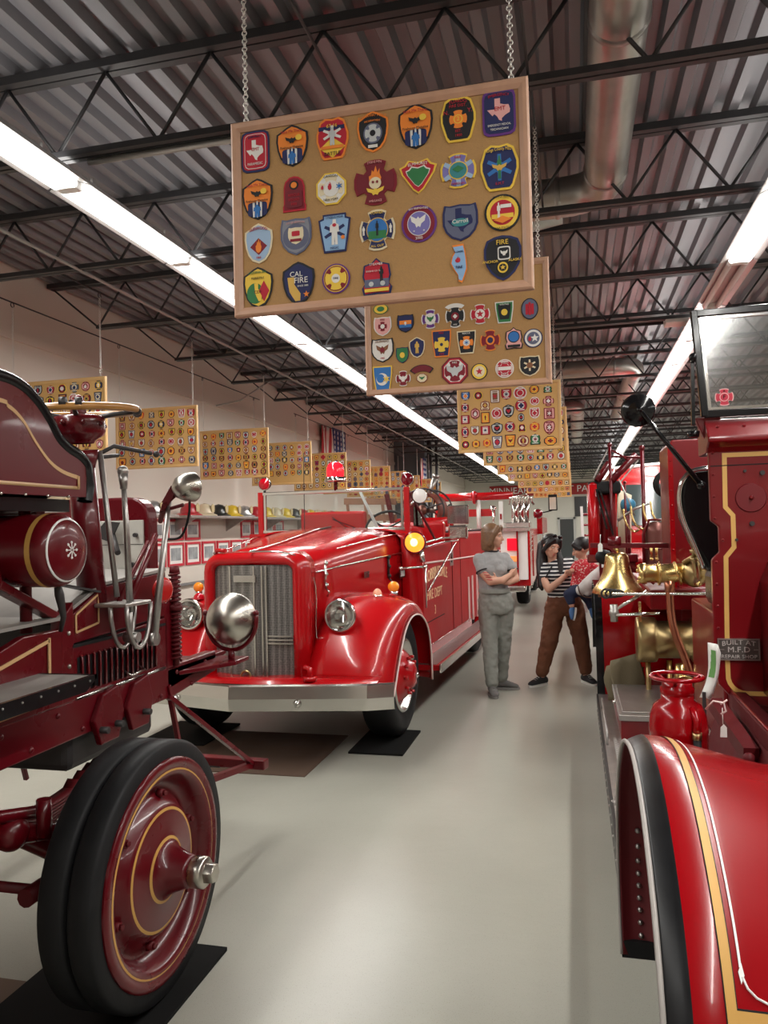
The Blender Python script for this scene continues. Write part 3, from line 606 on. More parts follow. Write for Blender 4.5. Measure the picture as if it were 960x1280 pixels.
P1 = [(-0.396, 0.218, 0.097, 0.135), (-0.269, 0.219, 0.109, 0.135), (-0.134, 0.222, 0.106, 0.132), (-0.002, 0.224, 0.101, 0.13), (0.134, 0.221, 0.109, 0.141), (0.266, 0.222, 0.107, 0.137), (0.389, 0.223, 0.099, 0.139), (-0.392, 0.062, 0.106, 0.134), (-0.266, 0.063, 0.078, 0.113), (-0.142, 0.063, 0.101, 0.103), (0.002, 0.064, 0.137, 0.143), (0.138, 0.064, 0.118, 0.106), (0.262, 0.065, 0.109, 0.107), (0.386, 0.058, 0.114, 0.139), (-0.391, -0.083, 0.097, 0.131), (-0.263, -0.076, 0.104, 0.118), (-0.134, -0.079, 0.106, 0.122), (0.005, -0.086, 0.114, 0.129), (0.137, -0.082, 0.111, 0.115), (0.264, -0.094, 0.107, 0.112), (0.391, -0.079, 0.108, 0.111), (-0.396, -0.226, 0.102, 0.134), (-0.258, -0.225, 0.109, 0.137), (-0.133, -0.224, 0.092, 0.095), (-0.001, -0.231, 0.097, 0.116), (0.257, -0.218, 0.066, 0.118), (0.388, -0.215, 0.111, 0.136)]
P2 = [(-0.383, 0.042, 0.095, 0.1), (-0.26, 0.047, 0.09, 0.094), (-0.128, 0.059, 0.095, 0.101), (0.001, 0.063, 0.101, 0.121), (0.129, 0.061, 0.101, 0.102), (0.252, 0.059, 0.093, 0.109), (0.378, 0.065, 0.086, 0.108), (-0.387, -0.084, 0.122, 0.126), (-0.281, -0.117, 0.067, 0.083), (-0.202, -0.083, 0.084, 0.109), (-0.073, -0.073, 0.101, 0.14), (0.056, -0.077, 0.098, 0.118), (0.177, -0.077, 0.101, 0.107), (0.295, -0.076, 0.09, 0.111), (0.391, -0.084, 0.094, 0.095), (-0.39, -0.231, 0.105, 0.129), (-0.28, -0.239, 0.08, 0.081), (-0.179, -0.201, 0.126, 0.06), (-0.18, -0.244, 0.058, 0.046), (-0.008, -0.22, 0.139, 0.142), (0.117, -0.232, 0.084, 0.084), (0.245, -0.226, 0.093, 0.094), (0.37, -0.223, 0.106, 0.103), (-0.391, 0.135, 0.081, 0.053)]
P3 = [(-0.399, 0.221, 0.083, 0.083), (-0.278, 0.219, 0.083, 0.083), (-0.122, 0.202, 0.087, 0.125), (-0.017, 0.214, 0.096, 0.102), (0.11, 0.219, 0.122, 0.119), (0.239, 0.243, 0.089, 0.082), (0.361, 0.237, 0.079, 0.064), (-0.405, 0.112, 0.078, 0.093), (-0.217, 0.123, 0.092, 0.095), (0.116, 0.1, 0.109, 0.114), (0.24, 0.135, 0.085, 0.079), (0.364, 0.127, 0.1, 0.096), (-0.311, 0.051, 0.092, 0.111), (-0.11, 0.042, 0.103, 0.109), (-0.001, 0.057, 0.105, 0.125), (0.237, 0.023, 0.092, 0.104), (0.369, 0.013, 0.098, 0.103), (-0.408, 0.0, 0.084, 0.083), (-0.217, 0.007, 0.082, 0.105), (0.113, -0.009, 0.061, 0.084), (-0.411, -0.119, 0.071, 0.108), (-0.318, -0.109, 0.082, 0.092), (-0.221, -0.111, 0.089, 0.085), (-0.111, -0.098, 0.108, 0.112), (0.008, -0.09, 0.095, 0.097), (0.118, -0.105, 0.075, 0.081), (0.234, -0.102, 0.095, 0.089), (0.365, -0.117, 0.101, 0.13), (-0.409, -0.236, 0.083, 0.083), (-0.311, -0.235, 0.083, 0.082), (-0.209, -0.23, 0.08, 0.082), (-0.113, -0.228, 0.094, 0.115), (0.009, -0.22, 0.098, 0.112), (0.126, -0.227, 0.107, 0.107), (0.236, -0.218, 0.099, 0.103), (0.372, -0.239, 0.117, 0.088)]
B2 = [
 ('flatshield', 'white', 'pink', 'small white and pink shield, left end of the first full row', [('maltese', 'dred', 0, 0, .5, .5), ('round', 'white', 0, 0, .24, .24)], [('FIRE', 'dred', 0, .34, .14, 0)]),
 ('flatshield', 'black', 'navy', 'black-edged badge showing an orange and blue seaside scene', [('bar', 'orange', 0, .06, .7, .9), ('bar', 'blue', 0, -.14, .7, .7), ('figure', 'white', 0, 0, .3, .2)], []),
 ('maltese', 'white', 'purple', 'white and purple Maltese cross patch', [('round', 'white', 0, 0, .6, .6), ('bird', 'green', 0, 0, .4, .4)], []),
 ('maltese', 'white', 'black', 'tall black and white Maltese cross patch with a rocker on top', [('rocker', 'white', 0, .4, 1.0, .3), ('round', 'dred', 0, -.02, .4, .34), ('diamond', 'white', 0, -.02, .24, .2)], [('FIRE', 'white', 0, -.38, .09, 0)]),
 ('maltese', 'white', 'red', 'red and white Maltese cross patch in the first full row', [('round', 'white', 0, 0, .5, .5), ('star', 'red', 0, 0, .4, .4)], []),
 ('trapezoid', 'white', 'green', 'dark green keystone-like patch with yellow centre', [('trapezoid', 'black', 0, .02, .7, .7), ('round', 'yellow', 0, 0, .34, .3)], [('WAYNE', 'white', 0, .36, .12, 0)]),
 ('round', 'black', 'slate', 'black oval patch with red towers', [('rectangle', 'red', -.16, -.02, .16, .5), ('rectangle', 'red', .16, -.02, .16, .5), ('rectangle', 'red', 0, 0, .14, .6)], []),
 ('flatshield', 'black', 'white', 'large white shield with brown eagle crest, left end of the second row', [('bird', 'brown', 0, .04, .56, .5), ('round', 'dred', 0, .02, .2, .2)], [('MUIRHEAD', 'brown', 0, .36, .13, .15, .9), ('FIRE', 'red', 0, -.33, .1, 0)]),
 ('flatshield', 'navy', 'green', 'tiny navy shield with green and yellow centre', [('round', 'yellow', 0, 0, .4, .36)], []),
 ('rider', 'cream', 'navy', 'navy shield with a gold figure', [('figure', 'gold', 0, 0, .6, .56)], []),
 ('trapezoid', 'orange', 'navy', 'navy tapered patch with bright yellow Maltese cross', [('maltese', 'yellow', 0, -.04, .74, .54), ('round', 'navy', 0, -.04, .16, .12)], [('FIRE', 'red', 0, .38, .1, 0), ('FIRE', 'red', 0, -.4, .1, 0)]),
 ('trapezoid', 'cream', 'black', 'black tapered patch with orange star of life', [('maltese', 'orange', 0, -.02, .7, .56), ('round', 'white', 0, -.02, .36, .28), ('life', 'blue', 0, -.02, .24, .2)], [('RESCUE', 'white', 0, .38, .1, 0)]),
 ('maltese', 'orange', 'dred', 'dark red and orange Maltese cross patch', [('round', 'orange', 0, 0, .44, .44), ('round', 'navy', 0, 0, .28, .28)], []),
 ('dome', 'black', 'pink', 'pink dome-topped patch with a blue disc', [('round', 'black', 0, .06, .66, .54), ('round', 'blue', 0, .06, .58, .46), ('bar', 'black', 0, -.36, .7, .5)], []),
 ('round', 'navy', 'white', 'round navy-edged patch with red and blue star', [('round', 'slate', 0, 0, .66, .66), ('star', 'white', .08, 0, .46, .46), ('flame', 'red', -.18, 0, .2, .3)], []),
 ('trapezoid', 'yellow', 'blue', 'blue tapered patch with a white ship and gold wheel, bottom left', [('round', 'white', -.02, -.04, .6, .5), ('round', 'blue', -.1, 0, .4, .36), ('life', 'yellow', .2, -.04, .36, .3)], []),
 ('maltese', 'white', 'dred', 'small round dark red and white cross patch in the bottom row', [('bird', 'white', 0, 0, .6, .6)], []),
 ('rocker', 'black', 'maroon', 'maroon curved rocker tab', [], []),
 ('octagon', 'dred', 'cream', 'tiny cream patch under the maroon rocker tab', [('bird', 'green', 0, 0, .5, .5)], []),
 ('octagon', 'maroon', 'red', 'biggest patch of its board, red octagon with a white winged cross', [('octagon', 'white', 0, 0, .8, .8), ('maltese', 'dred', 0, 0, .76, .76), ('bird', 'silver', 0, .02, .66, .56)], [('FIRE', 'white', 0, .3, .1, 0)]),
 ('round', 'black', 'yellow', 'round yellow patch with a red maple leaf', [('round', 'cream', 0, 0, .66, .66), ('star', 'red', 0, 0, .46, .46)], []),
 ('round', 'white', 'red', 'round red and white cross patch marked FIRE DEPT', [('maltese', 'white', 0, 0, .84, .84), ('maltese', 'red', 0, 0, .74, .74), ('bar', 'white', 0, 0, .7, .8)], [('FIRE', 'white', 0, .3, .16, 0), ('DEPT', 'white', 0, -.3, .16, 0)]),
 ('flatshield', 'cream', 'black', 'black shield with a silver and bronze starburst, bottom right', [('life', 'cream', 0, .04, .6, .56), ('round', 'brown', 0, .04, .3, .28)], []),
 ('round', 'green', 'yellow', 'green and yellow patch half hidden at the left under the nearer board', [('round', 'green', 0, 0, .5, .5)], []),
]
XC = -.573
bd = board(XC, 2.30, 2.615, 'nearest and largest-looking corkboard of fire patches hung on chains in the pinkish oak frame'); chains(bd, XC, 2.30, 2.615)
for (px, pz, w, h), (kd, bo, fi, lab, de, te) in zip(P1, B1):
    pitem(XC+px, 2.303, 2.615+pz, w, h, kd, bo, fi, lab, de, te, 'patches on the nearest corkboard')
bd = board(-.565, 3.90, 2.62, 'second corkboard of the aisle row in pinkish oak, half hidden by the nearest one'); chains(bd, -.565, 3.90, 2.62)
for (px, pz, w, h), (kd, bo, fi, lab, de, te) in zip(P2, B2):
    pitem(-.565+px, 3.903, 2.62+pz, w, h, kd, bo, fi, lab+', second board', de, te, 'patches on the second aisle corkboard')

KW = {'round': 'round', 'octagon': 'eight-sided', 'badge': 'scalloped', 'shield': 'pointed', 'flatshield': 'flat-topped', 'rider': 'shield-shaped', 'fan': 'fan-shaped', 'trapezoid': 'tapered', 'rectangle': 'rectangular', 'square': 'square', 'maltese': 'cross-shaped', 'triangle': 'triangular', 'keystone': 'keystone', 'dome': 'dome-topped', 'tombstone': 'arched'}
WN = {'navy': 'navy', 'black': 'black', 'red': 'red', 'dred': 'maroon', 'white': 'white', 'yellow': 'yellow', 'orange': 'orange', 'green': 'green', 'blue': 'blue', 'cream': 'cream', 'silver': 'silver', 'gold': 'gold', 'maroon': 'wine', 'pink': 'pink', 'slate': 'slate', 'brown': 'brown'}
KINDS = ['round', 'round', 'shield', 'flatshield', 'maltese', 'maltese', 'rider', 'trapezoid', 'octagon', 'badge', 'square', 'dome', 'fan', 'round', 'flatshield']
SCH = [('black', 'navy', 'yellow', 'white'), ('dred', 'red', 'white', 'navy'), ('white', 'red', 'white', 'red'), ('black', 'orange', 'yellow', 'dred'), ('yellow', 'black', 'red', 'white'), ('navy', 'white', 'navy', 'red'), ('dred', 'cream', 'dred', 'gold'), ('black', 'silver', 'black', 'red'), ('black', 'dred', 'gold', 'black'), ('red', 'orange', 'yellow', 'red'), ('navy', 'blue', 'white', 'orange'), ('black', 'green', 'white', 'dred'), ('brown', 'white', 'brown', 'red'), ('dred', 'pink', 'dred', 'white'), ('black', 'yellow', 'black', 'red'), ('black', 'slate', 'cream', 'navy')]
EMB = ['maltese', 'star', 'bird', 'round', 'flame', 'life', 'diamond', 'figure']
PROTO = {}
def small_mesh(kind, sch, em):
    key = (kind, sch, em)
    if key not in PROTO:
        g = G(); lay(g, kind, 0, 0, 1, 1, 0, .003, 0); lay(g, kind, 0, 0, .84, .86, -.003, .001, 1)
        lay(g, 'round' if kind != 'square' else 'square', 0, .0, .54, .52, -.004, .001, 2); lay(g, em, 0, 0, .42, .42, -.005, .001, 3)
        g.mat(2)
        for q in (-1, 1): g.prism([(a*.56, q*.34+b*.30) for a, b in outline('bar')], 'y', -.005, -.004)
        PROTO[key] = g.build('patch', [flat(C[q]) for q in SCH[sch]])
        return PROTO[key], True
    return PROTO[key], False
NP = [len(P1)+len(P2)]
def small(x, y, z, w, h, k, where, grp):
    kind = KINDS[k % len(KINDS)] if isinstance(k, int) else k
    sch = rnd.randrange(len(SCH)); em = EMB[(sch*3+len(kind)) % len(EMB)]
    m, new = small_mesh(kind, sch, em)
    o = m if new else m.copy()
    if not new: COL.objects.link(o)
    o.location = (x, y, z); o.scale = (w, 1, h)
    tag(o, '%s %s patch with %s centre, %s' % (WN[SCH[sch][1]], KW[kind], WN[SCH[sch][2]], where), 'patch', grp); NP[0] += 1
ROWN = ['top', 'second', 'third', 'fourth', 'fifth', 'sixth']
COLN = ['first', 'second', 'third', 'fourth', 'fifth', 'sixth', 'seventh', 'eighth', 'ninth']
bd = board(-.565, 7.20, 2.61, 'third corkboard of the aisle row, pale cork in a golden pine frame', light=True); chains(bd, -.565, 7.2, 2.61)
K3 = ['flatshield', 'round', 'square', 'flatshield', 'round', 'round', 'dome', 'badge', 'dome', 'round', 'round', 'maltese', 'badge', 'round', 'rider', 'flatshield', 'square', 'square', 'square', 'badge', 'round', 'flatshield', 'square', 'rider', 'round', 'dome', 'badge', 'shield', 'round', 'badge', 'badge', 'trapezoid', 'trapezoid', 'round', 'dome', 'octagon']
seen3 = {}
for i, (px, pz, w, h) in enumerate(P3):
    r = ROWN[min(4, int((.26-pz)/.11))]; seen3[r] = seen3.get(r, 0)+1
    small(-.565+px, 7.203, 2.61+pz, w, h, K3[i], '%s in the %s band of the third board' % (COLN[seen3[r]-1], r), 'patches on the third aisle corkboard')
def fill(x, y, z, nc, nr, who, rows=None, individual=True, sx=1.0, cols=None):
    stuff = []
    for r in range(nr):
        if rows and r not in rows: continue
        for c in range(nc):
            if cols and c not in cols: continue
            px = x-(BW*sx/2-.075)+(BW*sx-.15)*c/(nc-1)+rnd.uniform(-.008, .008); pz = z+(BH/2-.075)-(BH-.15)*r/(nr-1)+rnd.uniform(-.006, .006)
            s = rnd.uniform(.068, .088); h = s*rnd.uniform(1.0, 1.2)
            if individual and NP[0] < 296: small(px, y+.003, pz, s, h, rnd.randrange(15), 'row %s, place %s on the %s' % (('one two three four five six').split()[r], ('one two three four five six seven eight nine').split()[c], who), 'patches on the '+who)
            else: stuff.append((px, y+.003, pz, s, h))
    return stuff
ST = []
AY = [8.95, 10.6, 12.3, 14.6, 17.2, 20.2]
for i, y in enumerate(AY):
    n = ('fourth', 'fifth', 'sixth', 'seventh', 'eighth', 'ninth')[i]
    bd = board(-.53, y, 2.62, '%s corkboard of the aisle row, mostly hidden behind the ones before it' % n, light=True); chains(bd, -.53, y, 2.62)
    if i < 1: fill(-.53, y, 2.62, 8, 6, '%s aisle corkboard' % n, rows=[4, 5]); fill(-.53, y, 2.62, 8, 6, '%s aisle corkboard' % n, rows=[0, 1, 2, 3], cols=[7])
    elif i < 3: fill(-.53, y, 2.62, 8, 6, '%s aisle corkboard' % n, rows=[5])
    else: ST += fill(-.53, y, 2.62, 8, 6, '', rows=[4, 5], individual=False)
# row of boards by the left wall
LXC = -3.76-BW/2
LY = [5.65, 7.25, 9.15, 10.8, 12.6, 14.2, 15.8, 17.4, 19.0, 20.6, 22.2]
for i, y in enumerate(LY):
    n = ordn[i]; xx = LXC if i != 1 else LXC
    bd = board(xx, y, 2.615, '%s corkboard from the camera in the row beside the left wall, pale pine frame' % n, light=True); chains(bd, xx, y, 2.615)
    who = '%s left-wall corkboard' % n
    if i == 0: fill(xx, y, 2.615, 8, 6, who, cols=[2, 3, 4, 5, 6, 7])
    elif i < 4: fill(xx, y, 2.615, 8, 6, who)
    else: ST += fill(xx, y, 2.615, 8, 6, who, individual=(i < 5))
# the farthest patches, too many and too small to tell apart
g = G()
for (x, y, z, w, h) in ST:
    kd = KINDS[rnd.randrange(15)]; ks = rnd.randrange(6); M0 = Matrix.Translation((x, y, z)); g.M = M0
    lay(g, kd, 0, 0, w, h, 0, .003, ks); lay(g, kd, 0, 0, w*.78, h*.78, -.003, .001, rnd.choice([6, 7, 8, 9, 10, 11])); lay(g, 'round', 0, 0, w*.4, h*.4, -.004, .001, ks); g.M = None
o = g.build('distant_patches', [flat(C[q]) for q in ('black', 'navy', 'dred', 'black', 'red', 'brown', 'white', 'yellow', 'red', 'slate', 'orange', 'cream')])
tag(o, 'many tiny sewn patches covering the farthest corkboards', 'patches'); o['kind'] = 'stuff'
# ================================================= NEAR LEFT TRUCK (faces away, down the hall)
LT = thing('antique_fire_truck', 'dark maroon antique fire truck with solid-tire wheel, nearest on the left, cropped by the frame', 'fire truck', (-2.24, 2.4, 0))
XS = -1.80   # right side plane of the frame
CX = -2.24
def solid_wheel(parent, cx, cy, cz, out, R=.43):
    """twin solid rubber tires on a dished disc wheel; out = +1 faces +X"""
    X = lambda d: cx+out*d
    w = G()
    w.lathe([(.372, -.002), (R-.012, 0), (R, -.012), (R, -.075), (R-.010, -.086), (.372, -.086)], (cx, cy, cz), (out, 0, 0), 72)
    w.lathe([(.372, -.098), (R-.010, -.098), (R, -.108), (R, -.178), (R-.010, -.188), (.372, -.188)], (cx, cy, cz), (out, 0, 0), 72)
    tire = w.build('solid_tire', rubber, parent)
    g = G()
    prof = [(.372, .004), (.365, .010), (.345, .012), (.340, .006), (.333, .006), (.327, .008), (.31, .0), (.300, -.035), (.285, -.065), (.262, -.072), (.235, -.045), (.215, -.02), (.202, -.012), (.192, -.010), (.17, -.008), (.125, -.003), (.108, .0), (.098, .004), (.085, .012), (.070, .045), (.055, .085), (.050, .10), (.001, .10)]
    mi = [0]*len(prof); mi[4] = 1; mi[12] = 1; mi[16] = 1
    g.lathe(prof, (cx, cy, cz), (out, 0, 0), 64, mats=mi)
    g.mat(0).lathe([(.372, .004), (.372, -.187)], (cx, cy, cz), (out, 0, 0), 48).lathe([(.372, -.187), (.30, -.187), (.10, -.15), (.001, -.15)], (cx, cy, cz), (out, 0, 0), 48)
    rim = g.build('wheel_disc', [maroon, gold], parent)
    for k in range(6):
        a = k*pi/3+.35; b = G(); c = (X(-.052), cy+.248*cos(a), cz+.248*sin(a))
        b.cone(c, (X(-.03), c[1], c[2]), .017, .015, 6).cone((X(-.03), c[1], c[2]), (X(-.02), c[1], c[2]), .009, n=8).build('rim_bolt', maroon_d, rim)
    h = G(); h.lathe([(.001, .10), (.046, .10), (.052, .105), (.052, .145), (.046, .152), (.001, .152)], (cx, cy, cz), (out, 0, 0), 28)
    cap = h.build('hub_cap', nickel, parent)
    G().cone((X(.15), cy, cz), (X(.185), cy, cz), .036, .033, 6).build('hex_nut', nickel, cap, bevel=.003)
for (yy) in (2.41, -1.6):
    solid_wheel(LT, -1.40, yy, .447, 1); solid_wheel(LT, 2*CX+1.40, yy, .447, -1)
# chassis rails, cross members
rail = [(-2.2, .84), (2.9, .86), (3.2, .86), (3.62, .90), (3.62, 1.0), (-2.2, 1.0)]
for s, nm in ((1, 'right'), (-1, 'left')):
    x = CX+s*(CX-XS)*-1
    a, b = sorted((x, x-s*.06))
    r = G().prism(rail, 'x', a, b).build('chassis_rail', maroon, LT, bevel=.006)
    if s == 1:
        for k in range(16):
            y = 1.4+k*.14
            G().dome((x, y, .965 if k % 2 else .885), (1, 0, 0), .011, .009, 10, 4).build('rivet', maroon, r)
g = G()
for y in (-1.6, 0, 1.5, 3.55): g.box(2*CX-XS+.05, XS-.05, y, y+.07, .88, .97)
g.build('cross_member', maroon_d, LT)
g = G().box(2*CX-XS-.0, XS-.0, -2.1, 2.05, 1.0, 1.06); g.build('body_sill', maroon_d, LT)
# lower body side, rear of the engine box
G().prism([(-2.1, 1.0), (2.40, 1.0), (2.40, 1.27), (2.2, 1.27), (1.7, 1.12), (-2.1, 1.12)], 'x', XS-.02, XS+.01).build('body_side', maroon, LT, bevel=.004)
G().bar((XS+.016, .6, .985), (XS+.016, 2.33, 1.03), .004, .012).bar((XS+.016, 1.75, 1.11), (XS+.016, 2.32, 1.24), .004, .012).bar((XS+.016, 2.32, 1.03), (XS+.016, 2.32, 1.25), .004, .012).build('gold_pinstripe', tan, LT)
# engine box: side panel with louvers, sloped grey top
g = G().prism([(2.46, 1.0), (3.14, 1.0), (3.14, 1.225), (2.46, 1.19)], 'x', XS-.03, XS)
side = g.build('engine_side_panel', maroon, LT, bevel=.003)
for k in range(15):
    y = 2.505+k*.037; g = G()
    rows = []
    for (dy, dx) in ((.022, .001), (.017, .009), (.009, .013), (.0015, .012)):
        rows.append([(XS+dx*sc, y+dy, z) for z, sc in ((1.02, .2), (1.026, 1), (1.15, 1), (1.158, .2))])
    g.grid(rows); g.build('louver', maroon, side)
    G().box(XS-.0005, XS+.0012, y-.011, y+.006, 1.024, 1.152).build('louver_slot', blackm, side)
G().box(XS-.02, XS+.006, 2.46, 3.12, 1.192, 1.203).build('black_seam', blackm, side)
hd = G().tube([(XS, 2.80, 1.045), (XS+.03, 2.80, 1.03), (XS+.03, 2.90, 1.035), (XS, 2.90, 1.052)], .006, 8).build('side_handle', chrome_w, side)
g = G()
for a, b in ((2.47, 2.72), (2.72, 2.95), (2.95, 3.12)): g.cone((XS+.004, a+.01, 1.004), (XS+.004, b-.01, 1.006), .006, n=8)
g.build('hinge_rod', chrome_w, side)
G().prism([(2.40, 1.0), (2.47, 1.0), (2.47, 1.36), (2.40, 1.30)], 'x', XS-.04, XS+.006).build('corner_post', maroon, LT, bevel=.004)
up = G().prism([(2.47, 1.205), (3.14, 1.235), (3.14, 1.43), (2.66, 1.40), (2.47, 1.31)], 'x', XS-.03, XS-.002).build('engine_upper_panel', maroon, LT, bevel=.003)
x = XS+.001
G().bar((x, 2.49, 1.245), (x, 2.49, 1.31), .003, .008).bar((x, 2.49, 1.31), (x, 2.63, 1.375), .003, .008).bar((x, 2.63, 1.375), (x, 2.63, 1.265), .003, .008).bar((x, 2.63, 1.265), (x, 2.49, 1.245), .003, .008).build('gold_outline', tan, up)
for y, z in ((2.44, 1.25), (2.44, 1.13), (2.44, 1.06), (2.8, 1.37), (3.08, 1.4)): G().dome((XS+.006 if y < 2.47 else XS, y, z), (1, 0, 0), .009, .007, 10, 4).build('screw_head', nickel, up)
l = 2*CX-XS
g = G(); g.grid([[(l, 0.3, 1.27), (XS, 0.3, 1.27)], [(l, 2.40, 1.30), (XS, 2.40, 1.30)], [(l, 2.66, 1.405), (XS, 2.66, 1.405)], [(l, 3.14, 1.435), (XS, 3.14, 1.435)]], smooth=False)
g.build('floorboard', floorplate, LT, thick=.012)
G().prism([(2.46, 1.0), (3.14, 1.0), (3.14, 1.43), (2.66, 1.40), (2.47, 1.31)], 'x', l, l+.03).build('engine_side_panel', maroon, LT)
G().box(l+.05, XS-.05, 2.5, 3.1, .72, 1.3).build('engine_block', iron, LT, bevel=.03)
# seat-side step plank with black edge
g = G().box(-1.80, -1.58, -.5, 2.27, 1.115, 1.135); pl = g.build('step_plank', floorplate, LT)
G().prism([(-.5, 1.09), (2.22, 1.09), (2.28, 1.125), (2.28, 1.137), (-.5, 1.137)], 'x', -1.585, -1.57).box(-1.80, -1.57, 2.268, 2.28, 1.10, 1.137).build('black_edging', black, pl)
g = G()
for k in range(14): g.sph((-1.569, 1.2+k*.08, 1.122), .004, 6, 4)
g.build('edge_tacks', steel, pl)['kind'] = 'stuff'
G().prism([(-1.80, 1.0), (-1.80, 1.11), (-1.62, 1.11)], 'y', 1.9, 1.93).build('plank_bracket', iron, LT)
# driver's seat with swooping side panels
sp = smooth_path([(1.0, 2.12), (1.6, 2.12), (2.02, 2.105), (2.14, 2.095), (2.22, 2.06), (2.29, 2.0), (2.34, 1.94), (2.40, 1.905), (2.46, 1.885), (2.50, 1.86), (2.505, 1.83)], 5)
spo = [(p.x, p.y) for p in [V((q[0], q[1])) for q in sp]]
poly = spo+[(2.50, 1.745), (1.0, 1.735)]
seat = None
for s in (1, -1):
    x0, x1 = (-1.79, -1.755) if s == 1 else (2*CX+1.755, 2*CX+1.79)
    pnl = G().prism(poly, 'x', x0, x1).build('seat_side_panel', maroon, LT)
    edge = [((x0+x1)/2, a, b) for a, b in spo]+[((x0+x1)/2, 2.515, 1.79), ((x0+x1)/2, 2.50, 1.735)]
    g = G()
    rows = []
    for i, p in enumerate(edge):
        p = V(p); q0, q1 = V(edge[max(i-1, 0)]), V(edge[min(i+1, len(edge)-1)]); d = (q1-q0).normalized(); n = V((1, 0, 0)).cross(d); n = -n if n.z < -.01 or (abs(n.z) < .01 and n.y < 0) else n
        n = V((0, -d.z, d.y)) if (-d.z*0+d.y) > 0 else V((0, d.z*-1, d.y))
        rows.append([p+n*(.016+.024*cos(a))*1.0+V((.031*sin(a), 0, 0)) for a in [k*pi/5 for k in range(10)]])
    g.grid(rows, True); g.build('rolled_leather_trim', leather, pnl)
    if s == 1:
        xx = x1+.002
        ins = smooth_path([(1.2, 2.045), (2.0, 2.04), (2.1, 2.025), (2.17, 1.985), (2.23, 1.92), (2.30, 1.86), (2.37, 1.83), (2.455, 1.815)], 4)
        g = G(); g.grid([[(xx, p[0], p[1]+.007) for p in ins], [(xx, p[0], p[1]-.007) for p in ins]], smooth=False)
        g.grid([[(xx, 2.448, 1.82), (xx, 2.448, 1.775)], [(xx, 2.46, 1.82), (xx, 2.46, 1.775)]]).grid([[(xx, 1.2, 1.783), (xx, 2.46, 1.783)], [(xx, 1.2, 1.771), (xx, 2.46, 1.771)]])
        g.build('gold_pinstripe', tan, pnl, thick=.002)
        g = G()
        for k in range(9): g.sph((x1+.012, 1.5+k*.11, 1.742), .006, 8, 5)
        g.build('trim_nail', chrome_w, pnl)['kind'] = 'stuff'
G().box(2*CX+1.79, -1.79, 1.35, 2.45, 1.69, 1.735).build('seat_base', black, LT)
G().box(2*CX+1.80, -1.80, 1.45, 2.42, 1.735, 1.86).build('seat_cushion', leather, LT, bevel=.04)
G().box(2*CX+1.80, -1.80, 1.25, 1.42, 1.72, 2.2).build('seat_backrest', leather, LT, bevel=.05)
for (x, y) in ((-1.86, 1.45), (-2.62, 1.45), (-1.86, 2.3), (-2.62, 2.3)): G().cone((x, y, 1.27), (x, y, 1.70), .02, n=10).build('seat_post', maroon_d, LT)
G().box(-2.6, -1.9, 1.5, 2.2, 1.31, 1.4).build('under_seat_box', maroon_d, LT, bevel=.01)
G().tube([(-2.5, 2.46, 1.68), (-1.92, 2.46, 1.68)], .025, 10).tube([(-2.1, 2.46, 1.66), (-2.05, 2.4, 1.62)], .02, 8).build('under_seat_linkage', maroon, LT)
# fuel tank lying across under the seat
tc = (-1.66, 2.265, 1.555)
g = G(); g.lathe([(.001, .012), (.05, .010), (.09, .002), (.112, -.012), (.122, -.03), (.125, -.05), (.125, -1.16), (.09, -1.2), (.001, -1.21)], tc, (1, 0, 0), 40)
tank = g.build('fuel_tank', maroon, LT)
G().lathe([(.1262, -.055), (.1262, -.075)], tc, (1, 0, 0), 40).build('gold_band', gold, tank)
G().lathe([(.103, -.003), (.108, -.006), (.1085, -.0075), (.1025, -.004)], tc, (1, 0, 0), 40).build('white_pinstripe', white, tank)
G().lathe([(.130, -.36), (.130, -.385), (.126, -.385)], tc, (1, 0, 0), 40).build('tank_strap', maroon_d, tank)
g = G()
for k in range(8):
    a = k*pi/4; g.bar((tc[0]+.013, tc[1]+.005*cos(a), tc[2]+.005*sin(a)), (tc[0]+.011, tc[1]+.024*cos(a), tc[2]+.024*sin(a)), .003, .003); g.sph((tc[0]+.011, tc[1]+.026*cos(a), tc[2]+.026*sin(a)), .005, 6, 4)
g.build('snowflake_emblem', white, tank)
G().cone((-2.0, 2.26, 1.66), (-2.0, 2.26, 1.71), .04, n=16).cone((-2.0, 2.26, 1.71), (-2.0, 2.26, 1.73), .05, .045, 12).build('filler_cap', maroon, tank)
for x in (-1.84, -2.55):
    g = G(); g.bar((x, 2.13, 1.45), (x, 2.44, 1.30), .05, .03).bar((x, 2.13, 1.45), (x, 2.11, 1.52), .05, .02); g.build('tank_bracket', maroon, LT, bevel=.004)
G().tube([(-1.74, 2.31, 1.432), (-1.74, 2.32, 1.40), (-1.74, 2.34, 1.32), (-1.76, 2.35, 1.27)], [.012, .016, .010, .008], 8).build('drain_cock', iron, LT)
G().bar((-1.85, 2.44, 1.43), (-1.80, 2.62, 1.385), .05, .008).build('grey_strap', iron, LT)
